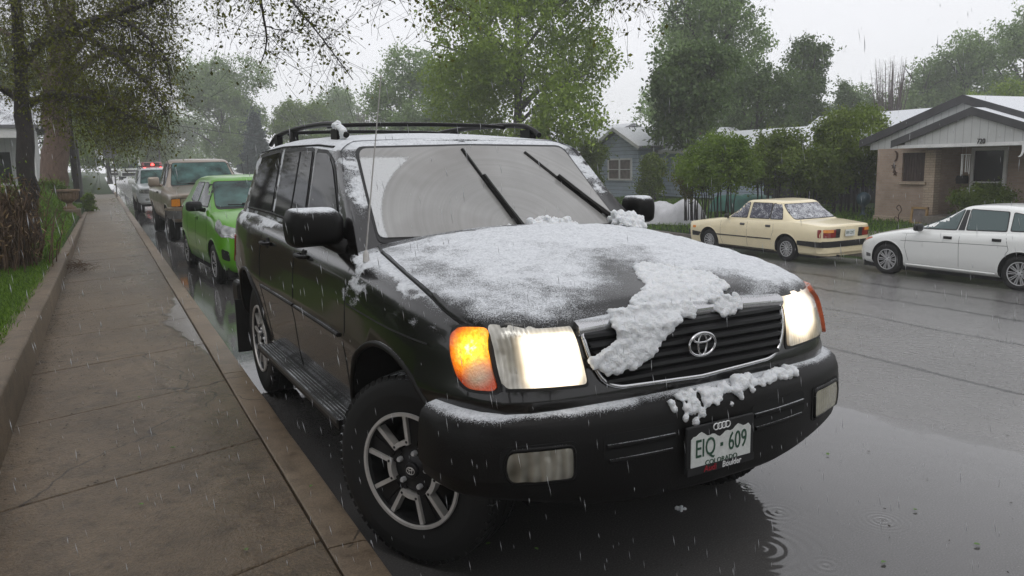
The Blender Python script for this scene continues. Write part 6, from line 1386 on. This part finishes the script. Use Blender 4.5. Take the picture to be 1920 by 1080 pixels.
def silver_suv():
    sp=dict(paint='silver_paint',W=.90,R=.36,axles=(0,2.7),B=[(-1,.40),(0,.36),(3,.38),(3.7,.45)],crown=.05,
      outline=[(0,-.80),(.35,-.79),(.62,-.74),(.79,-.62),(.865,-.4),(.89,0),(.90,1),(.90,2.6),(.87,3.4),(.78,3.65),(.4,3.7),(0,3.7)],
      T=[(-.80,.98),(-.4,1.03),(.3,1.10),(1,1.13),(3.7,1.18)],gh=dict(y=(.42,3.5,1.12,3.3),w=(.83,.66),z=(1.68,1.74),nose=.14,rnose=.08,arch=.04))
    root,body,bv,cab,gv,T=car('parked_suv',sp,(.18,30.0,0),math.radians(1),'silver four-wheel drive with a roof bar parked behind the tan pickup')
    glaze(root,gv,[[(.72,1.16),(1.4,1.17),(1.45,1.62),(1.12,1.60)],[(1.52,1.17),(2.3,1.18),(2.26,1.63),(1.52,1.63)]],[(-.68,1.14),(.68,1.14),(.58,1.63),(-.58,1.63)],None,('dark_glass','green_glass','dark_glass'))
    for sd in (1,-1):
        panel('headlamp',root,'lamp_clear',bv,rpoly([(sd*.44,.93),(sd*.80,.94),(sd*.82,.79),(sd*.46,.77)],.03),'y',-1,.008,.05); mirror_box('wing_mirror',root,'white_paint',(sd*1.0,.72,1.24),(.22,.14,.18),sd,(sd*.86,.68,1.14))
        mb=MB(); mb.tube([(sd*.60,1.35,1.70),(sd*.60,1.5,1.80),(sd*.58,2.9,1.80),(sd*.58,3.1,1.72)],.022,6); mb.build('roof_rail','black_plastic',root,50)
        panel('fog_lamp',root,'lamp_clear',bv,rpoly([(sd*.50,.60),(sd*.62,.60),(sd*.62,.50),(sd*.50,.50)],.04),'y',-1,.075,.04,.07)
    mb=MB(); mb.tube([(-.62,1.50,1.80),(.62,1.50,1.80)],.02,6); mb.build('roof_bar','black_plastic',root)
    panel('grille',root,'black_trim',bv,rpoly([(-.38,.93),(.38,.93),(.34,.78),(-.34,.78)],.03),'y',-1,.006,.05); panel('front_bumper',root,'silver_paint',bv,rpoly([(-.84,.68),(.84,.68),(.80,.44),(-.80,.44)],.05),'y',-1,.07,.06,.07); panel('bumper_slot',root,'well_black',bv,rpoly([(-.36,.60),(.36,.60),(.34,.48),(-.34,.48)],.03),'y',-1,.074,.05,.02)
    mb=MB(); mb.box((-.75,-.4,.28),(.75,3.5,.42)); mb.build('underbody','well_black',root)
    wheels(root,[(sx*.78,y,.36,sx) for y in (0,2.7) for sx in (1,-1)],tyre_mb(.36,.21,.235),spoke_rim(.215,.09,6,.2,0,['hub_silver','dark_alloy'],0,.35),['hub_silver','dark_alloy'],.36)
silver_suv()
def far_van(name,label,px,d,w,h,paint,z,top=True,lw=.3,L=5.5,grey=False):
    p=atpx(px,d); root=empty(name,(p[0],p[1],z),math.radians(2),label,'van'); mb=MB(); W=w/2
    prof=[(-.1,.35),(-.15,.75),(.05,1.0),(.55,1.18),(1.15,h*.78),(1.5,h*.97),(2.0,h),(L,h),(L+.05,.4)]
    n=len(prof); V=[]
    for k,x in ((.90,-W),(1.0,-W*.86),(1.0,W*.86),(.90,W)): V+=[(x,y,z_ if z_<1.2 else 1.2+(z_-1.2)*(.975 if k<1 else 1)) for y,z_ in prof]
    Fc=[(a*n+i,(a+1)*n+i,(a+1)*n+i+1,a*n+i+1) for a in range(3) for i in range(n-1)]+[tuple(range(n)),tuple(range(4*n-1,3*n-1,-1))]+[(a*n,a*n+n-1,(a+1)*n+n-1,(a+1)*n) for a in range(3)]
    body=solid('body',V,Fc,[paint],root,35); bv=bvh_of(body)
    panel('windscreen',root,'green_glass',bv,rpoly([(-W*.82,1.20),(W*.82,1.20),(W*.76,h*.80),(-W*.76,h*.80)],.08),'y',-1,.01,.12); panel('grille',root,'well_black',bv,rpoly([(-W*.9,.98),(W*.9,.98),(W*.9,.40),(-W*.9,.40)],.06),'y',-1,.01,.12)
    for sd in (1,-1):
        panel('headlamp',root,'lamp_clear',bv,rpoly([(sd*W*.60,.98),(sd*W*.88,1.0),(sd*W*.88,.80),(sd*W*.62,.80)],.03),'y',-1,.02,.08); mirror_box('wing_mirror',root,'black_trim',(sd*(W+.12),.75,1.45),(.16,.12,.35),sd,(sd*W*.9,.8,1.35))
        panel('side_window',root,'dark_glass',bv,rpoly([(.95,1.25),(1.8,1.25),(1.8,h*.78),(1.35,h*.78)],.05),'x',sd,.01,.12)
        mb=MB()
        for y in (.75,L-1.1):
            mb=MB(); mb.lathe([(.0,.0),(.24,.0),(.34,-.02),(.36,-.08),(.36,-.2),(0,-.2)],20,0,'x'); o=mb.build('wheel','rubber',root,40); o.location=(sd*(W-.02),y,.36); o.rotation_euler=(0,0,0 if sd>0 else math.pi)
    if top:
        mb=MB(); mb.box((-.45,1.9,h+.08),(.45,2.8,h+.26)); mb.box((-.38,1.95,h),(.38,2.7,h+.08),1); o=mb.build('roof_unit',['white_paint','black_trim'],root,None,True,.03)
    return root
far_van('parked_van','white high-roof van with a roof unit at the far end of the street',(248,338),80,1.98,2.35,'white_paint',.72)
far_van('box_van','white vehicle partly behind the high-roof van',(221,336),92,2.0,2.0,'white_paint',.75,False)
def far_cars():
    p=atpx((287,322),66); root=empty('red_car',(p[0],p[1],1.15),math.radians(180),'distant red vehicle with glowing red lamps above the silver one','car')
    mb=MB(); prof=[(-.1,.2),(-.1,.75),(.5,.85),(1.0,1.35),(2.4,1.4),(3.1,.95),(3.9,.85),(3.9,.2)]
    mb.prism(prof,lambda q,k:((-.8,.8)[k],-q[0],q[1]-.2)); b_=mb.build('body',plain('red_paint',(.25,.03,.03),.3,var=.1,coat=.6),root,None,True,.06)
    for x,z in ((-.62,.62),(.62,.62),(.0,.95)): mb=MB(); mb.lathe([(0,-.02),(.11,-.015),(.13,.03)],14,0,'y',(x,.12,z)); mb.build('brake_lamp','signal_red',root,40)
    mb=MB(); mb.box((-.6,-2.3,.75),(.6,-.75,1.12)); mb.build('rear_window','dark_glass',root)
    for q,(px,d,lab,pt,z) in enumerate((((452,334),74,'far white car seen between the green roof and the black rear window','white_paint',.25),((312,322),88,'far pale car behind the silver roof bar','silver_paint',.8))):
        p=atpx(px,d); r=empty('far_car',(p[0],p[1],z),math.radians((75,0)[q]),lab,'car'); mb=MB(); prof=[(-.8,.3),(-.85,.6),(-.4,.8),(.3,.92),(.95,1.38),(2.2,1.42),(2.95,1.0),(3.5,.95),(3.55,.35)]
        mb.prism(prof,lambda q_,k:((-.8,.8)[k],q_[0],q_[1])); mb.build('body',pt,r,None,True,.07)
        mb=MB(); mb.prism([(.45,.95),(.98,1.32),(2.15,1.35),(2.7,1.0)],lambda q_,k:((-.812,.812)[k],q_[0],q_[1])); mb.build('window','dark_glass',r)
        for y in (0,2.6):
            for s in (1,-1): mb=MB(); mb.lathe([(0,.09),(.2,.09),(.3,.07),(.31,-.09),(0,-.09)],18,0,'x'); o=mb.build('wheel','rubber',r,40); o.location=(s*.74,y,.31)
far_cars()
# ------------------------------------------------------------------ street things
def urn():
    x,y=-2.80,25.0; z=.50; mb=MB(); s=.95
    prof=[(0,0),(.20,0),(.20,.06),(.15,.09),(.10,.14),(.09,.19),(.13,.235),(.22,.28),(.27,.34),(.285,.43),(.29,.54),(.31,.565),(.355,.58),(.36,.635),(.33,.645),(.30,.60),(0,.57)]
    mb.lathe([(r*s,h*s) for r,h in prof],36)
    for k in range(18):
        t=2*math.pi*k/18; mb.tube([(.275*s*math.cos(t),.275*s*math.sin(t),.33*s),(.292*s*math.cos(t),.292*s*math.sin(t),.46*s),(.297*s*math.cos(t),.297*s*math.sin(t),.55*s)],[.012,.02,.012],5)
    concrete('urn_stone',(.16,.105,.065),(.27,.185,.115),False,.6); o=mb.build('stone_urn','urn_stone',None,50); o.location=(x,y,z); tag(o,'tan stone urn on a short foot standing on the bank by the wall','urn')
    mb=MB(); mb.box((-.30,-.30,-.6),(.30,.30,0)); o2=mb.build('urn_plinth','wall_concrete',None,None,True,.02); o2.location=(x,y,z); tag(o2,'low concrete plinth in the grass under the stone urn','plinth')
urn()
def pole(name,px,d,z0,z1,r,mat,label,cat='pole',sides=10):
    p=atpx(px,d); mb=MB(); mb.lathe([(0,0),(r*1.1,0),(r,(z1-z0)*.5),(r*.85,z1-z0),(0,z1-z0)],sides); o=mb.build(name,mat,None,40); o.location=(p[0],p[1],z0); return tag(o,label,cat)
pole('utility_pole',(143,345),32,.4,9.0,.11,'dark_bark','dark wooden pole just right of the thick reddish trunk')
pole('sign_post',(152,345),31,.3,2.9,.055,'soft_grey','grey metal post beside the dark wooden pole')
def stop_sign():
    p=atpx((219,362),46); root=empty('stop_sign',(p[0],p[1],.06),0,'back of an octagonal stop sign on a thin post at the corner','sign'); mb=MB(); mb.tube([(0,0,0),(0,0,3.1)],.035,8); mb.build('post','soft_grey',root)
    mb=MB(); oc=[(.40*math.cos(math.pi/8+k*math.pi/4),.40*math.sin(math.pi/8+k*math.pi/4)) for k in range(8)]; mb.prism(oc,lambda q,k:(q[0]-.14,(.04,.055)[k],2.72+q[1])); mb.build('plate',plain('sign_back',(.16,.165,.17),.5,.3,var=.1),root)
    mb=MB(); mb.box((-.02,-.35,3.0),(.02,.35,3.15)); mb.build('street_name_blade','sign_back',root)
stop_sign()
pole('lamp_post',(302,322),92,.5,7.0,.08,'soft_grey','thin far post above the silver roof'); 
def wire(a,b_,sag,label,r=.012):
    A_,B_=np.array(a),np.array(b_); P=[A_+(B_-A_)*t-np.array([0,0,1])*sag*4*t*(1-t) for t in np.linspace(0,1,16)]; mb=MB(); mb.tube(P,r,4); o=mb.build('overhead_wire','iron'); tag(o,label,'wire')
wire(atpx((140,205),26),atpx((720,262),70),.5,'overhead wire crossing the sky above the tan pickup')
def tarp():
    p=atpx((1268,397),27.5); rng=np.random.default_rng(3); n,mm_=36,22; V=[]
    for i in range(n):
        for j in range(mm_):
            u,v=i/(n-1)*2-1,j/(mm_-1)*2-1; e=(1-abs(u)**4)*(1-abs(v)**3); z=.82*e**.55*(1-.18*math.sin(u*4+1))+.06*mnoise_(u*3,v*3,1)+.03*mnoise_(u*9,v*4,2); V.append((v*.75+.05*mnoise_(u*4,v*4,5),u*.98,max(0,z)))
    Fc=[(i*mm_+j,(i+1)*mm_+j,(i+1)*mm_+j+1,i*mm_+j+1) for i in range(n-1) for j in range(mm_-1)]; o=mk('tarpaulin',V,Fc,plain('white_tarp',(.50,.50,.52),.55,var=.1,vs=4),None,180); o.location=(p[0]+.2,p[1]+.3,zground(p[0],p[1])-.02); o.rotation_euler=(0,0,math.radians(28)); tag(o,'heap under a snowy white tarpaulin on the lawn of the blue house','tarpaulin')
    p=atpx((1395,372),29); V=[]
    for i in range(24):
        for j in range(14):
            u,v=i/23*2-1,j/13*2-1; e=(1-abs(u)**6)*(1-abs(v)**4); V.append((v*.5,u*1.25,max(0,.62*e**.5+.06*mnoise_(u*3,v*3,8)+.05*mnoise_(u*8,v*5,9))))
    Fc=[(i*14+j,(i+1)*14+j,(i+1)*14+j+1,i*14+j+1) for i in range(23) for j in range(13)]; o=mk('tarpaulin',V,Fc,plain('green_tarp',(.012,.10,.072),.4,var=.3,vs=5),None,180); o.location=(p[0],p[1],zground(p[0],p[1])+.02); o.rotation_euler=(0,0,math.radians(25)); tag(o,'green tarpaulin bundle behind the cream sedan','tarpaulin')
tarp()
def fence():
    a,b_=atpx((1432,395),29.5),atpx((1650,398),27.2); root=empty('wire_fence',(a[0],a[1],-.4),0,'dark wire fence with thin rails behind the lilac bushes','fence'); d=b_-a; 
    mb=MB()
    for k in range(9): q=d*k/8; mb=MB(); mb.tube([(q[0],q[1],-.1),(q[0],q[1],1.05)],.022,6); mb.build('post','iron',root)
    mb=MB()
    for z in (1.0,.08): mb.tube([(0,0,z),(d[0],d[1],z)],.015,5)
    for k in range(150): q=d*k/149; mb.tube([(q[0],q[1],.08),(q[0],q[1],1.0)],.006,3,0,False)
    mb.build('wire_panel','iron',root)
    # weathered board fence further back
    a2,b2=atpx((1432,400),31.5),atpx((1655,402),29.2); r2=empty('board_fence',(a2[0],a2[1],-.4),0,'dark weathered board fence closing the yard beside the brick house','fence'); d2=b2-a2; L=np.linalg.norm(d2[:2]); an=math.atan2(d2[1],d2[0]); 
    mb=MB()
    for k in range(int(L/.15)): mb.box((k*.15,-.01,-.3),(k*.15+.142,.012,1.5+.03*math.sin(k*2.3)))
    o=mb.build('boards','dark_boards',r2); o.rotation_euler=(0,0,an); mb=MB(); mb.box((0,.013,.25),(L,.06,.35)); mb.box((0,.013,1.15),(L,.06,1.25)); o=mb.build('rail','dark_boards',r2); o.rotation_euler=(0,0,an)
fence()
def litter():
    rng=np.random.default_rng(12); n=1500
    x=np.concatenate([rng.uniform(-2.4,-1.2,n),-1.0+rng.exponential(.22,260)]); y=np.concatenate([1.2+26*rng.uniform(0,1,n)**1.2,rng.uniform(-2,16,260)]); z=np.where(x<-1.1,.128,.006)
    m1=3400; xw=-2.42+rng.exponential(.16,m1); yw=3.5+14*rng.uniform(0,1,m1)+rng.normal(size=m1)*.3; k_=(xw<-1.6)&(np.sin(yw*1.3)+np.sin(yw*3.1+1)+rng.normal(size=m1)*.8>-.2); x=np.concatenate([x,xw[k_],rng.uniform(1.0,8,420)]); y=np.concatenate([y,yw[k_],rng.uniform(-1.5,6,420)]); z=np.array([.128 if a<-1.1 else zroad(a)+.005 for a in x])
    V,F=leaf_quads(np.stack([x,y,z],1),.020,rng,.6); V=V.reshape(-1,4,3); V[:,:,2]=V[:,:1,2]+np.abs(V[:,:,2]-V[:,:1,2])*.18; o=quads('leaf_litter',V.reshape(-1,3),F,plain('litter',(.022,.016,.010),.7,var=.4,vs=30)); o['kind']='stuff'; tag(o,'dark bud scales and leaf scraps scattered over the wet pavement','litter')
    pts=[(px,z_) for px,z_ in (((580,913),.13),((1552,853),.004),((1720,955),.004),((1660,1052),.004),((1838,1020),.004),((262,745),.13),((270,945),.13),((460,1028),.13),((330,838),.13),((910,1020),.004),((1010,1030),.004),((640,1068),.004),((1545,760),.004),((1485,800),.004))]
    r,u,f=cam_axes()
    for k,(px,z_) in enumerate(pts):
        d=f+r*(px[0]-960)/F_PX-u*(px[1]-540)/F_PX; t=(z_+.004-CAM[2])/d[2]; p=CAM+d*t; a=rng.uniform(0,6.28); s=rng.uniform(.011,.019)
        V=[(0,0,0),(.5*s,.35*s,.002),(.55*s,1.0*s,.004),(0,1.7*s,.003),(-.55*s,1.0*s,.005),(-.5*s,.35*s,.002),(0,.8*s,-.001)]; F_=[(0,1,6),(1,2,6),(2,3,6),(3,4,6),(4,5,6),(5,0,6)]
        o=mk('fallen_leaf',V,F_,plain('fresh_leaf',(.085,.17,.03),.5,var=.2,vs=90) if k==0 else 'fresh_leaf'); o.location=p; o.rotation_euler=(0,0,a); tag(o,'small fresh green leaf lying on wet ground','leaf','fallen green leaves')
    d=f+r*(1275-960)/F_PX-u*(951-540)/F_PX; p=CAM+d*(.012-CAM[2])/d[2]; bl=[((p[0]+rng.uniform(-.022,.022),p[1]+rng.uniform(-.018,.018),.004),rng.uniform(.007,.011)) for _ in range(14)]; tag(clump('snow_clod',[(Vector(a),b__) for a,b__ in bl],'snow',None,.004,.003),'small clod of snow on the black puddle before the bumper','snow')
    d=f+r*(150-960)/F_PX-u*(505-540)/F_PX; p=CAM+d*(.13-CAM[2])/d[2]; L=Lines()
    for k in range(90): s=np.array([rng.normal()*.10,rng.normal()*.35,abs(rng.normal())*.04]); e=s+np.array([rng.normal()*.12,rng.normal()*.2,rng.uniform(-.02,.06)]); L.add(np.array([s,(s+e)/2+np.array([0,0,.03]),e]),[.004,.003,.0015],3)
    o=L.build('twig_heap','dry_stalk'); o.location=p; tag(o,'brown twig debris fallen over the wall onto the pavement','twigs')
litter()
# ------------------------------------------------------------------ falling sleet and the grey air
def sleet():
    rng=np.random.default_rng(77); r,u,f=cam_axes(); V=[];n=4400
    d=1.7+13*rng.uniform(0,1,n)**1.7; px=np.stack([rng.uniform(-200,2120,n),rng.uniform(-200,1280,n)],1); C=CAM+(f+r*((px[:,:1]-960)/F_PX)-u*((px[:,1:]-540)/F_PX))*d[:,None]; C=C[C[:,2]>.15]; n=len(C)
    L=rng.uniform(.010,.042,n)[:,None]; dr=np.array([.10,-.05,-1.0])+rng.normal(size=(n,3))*np.array([.05,.05,0]); dr/=np.linalg.norm(dr,axis=1,keepdims=True); w=rng.uniform(.0005,.0011,n)[:,None]
    a=np.array([1.,0,0]);b_=np.array([0,1.,0]); P=np.stack([C-dr*L*.5,C+a*w,C+b_*w,C-a*w,C-b_*w,C+dr*L*.5],1); F=np.array([[0,1,2],[0,2,3],[0,3,4],[0,4,1],[5,2,1],[5,3,2],[5,4,3],[5,1,4]])[None]+np.arange(n)[:,None,None]*6
    o=quads('sleet',P.reshape(-1,3),F.reshape(-1,3),plain('sleet_ice',(.62,.63,.66),.3,var=0,trans=.25,ior=1.31)); o['kind']='stuff'; tag(o,'falling grains of sleet in the air over the street','sleet')
sleet()
m=bpy.data.materials.new('haze'); m.use_nodes=True; nt=m.node_tree; nt.nodes.clear(); o_=nt.nodes.new('ShaderNodeOutputMaterial'); pv=nt.nodes.new('ShaderNodeVolumePrincipled'); pv.inputs['Color'].default_value=(.965,.975,.985,1); pv.inputs['Density'].default_value=.0021; nt.links.new(pv.outputs[0],o_.inputs['Volume'])
mb=MB(); mb.box((-150,-70,-4),(150,210,22)); hz=mb.build('haze',m); hz['kind']='stuff'
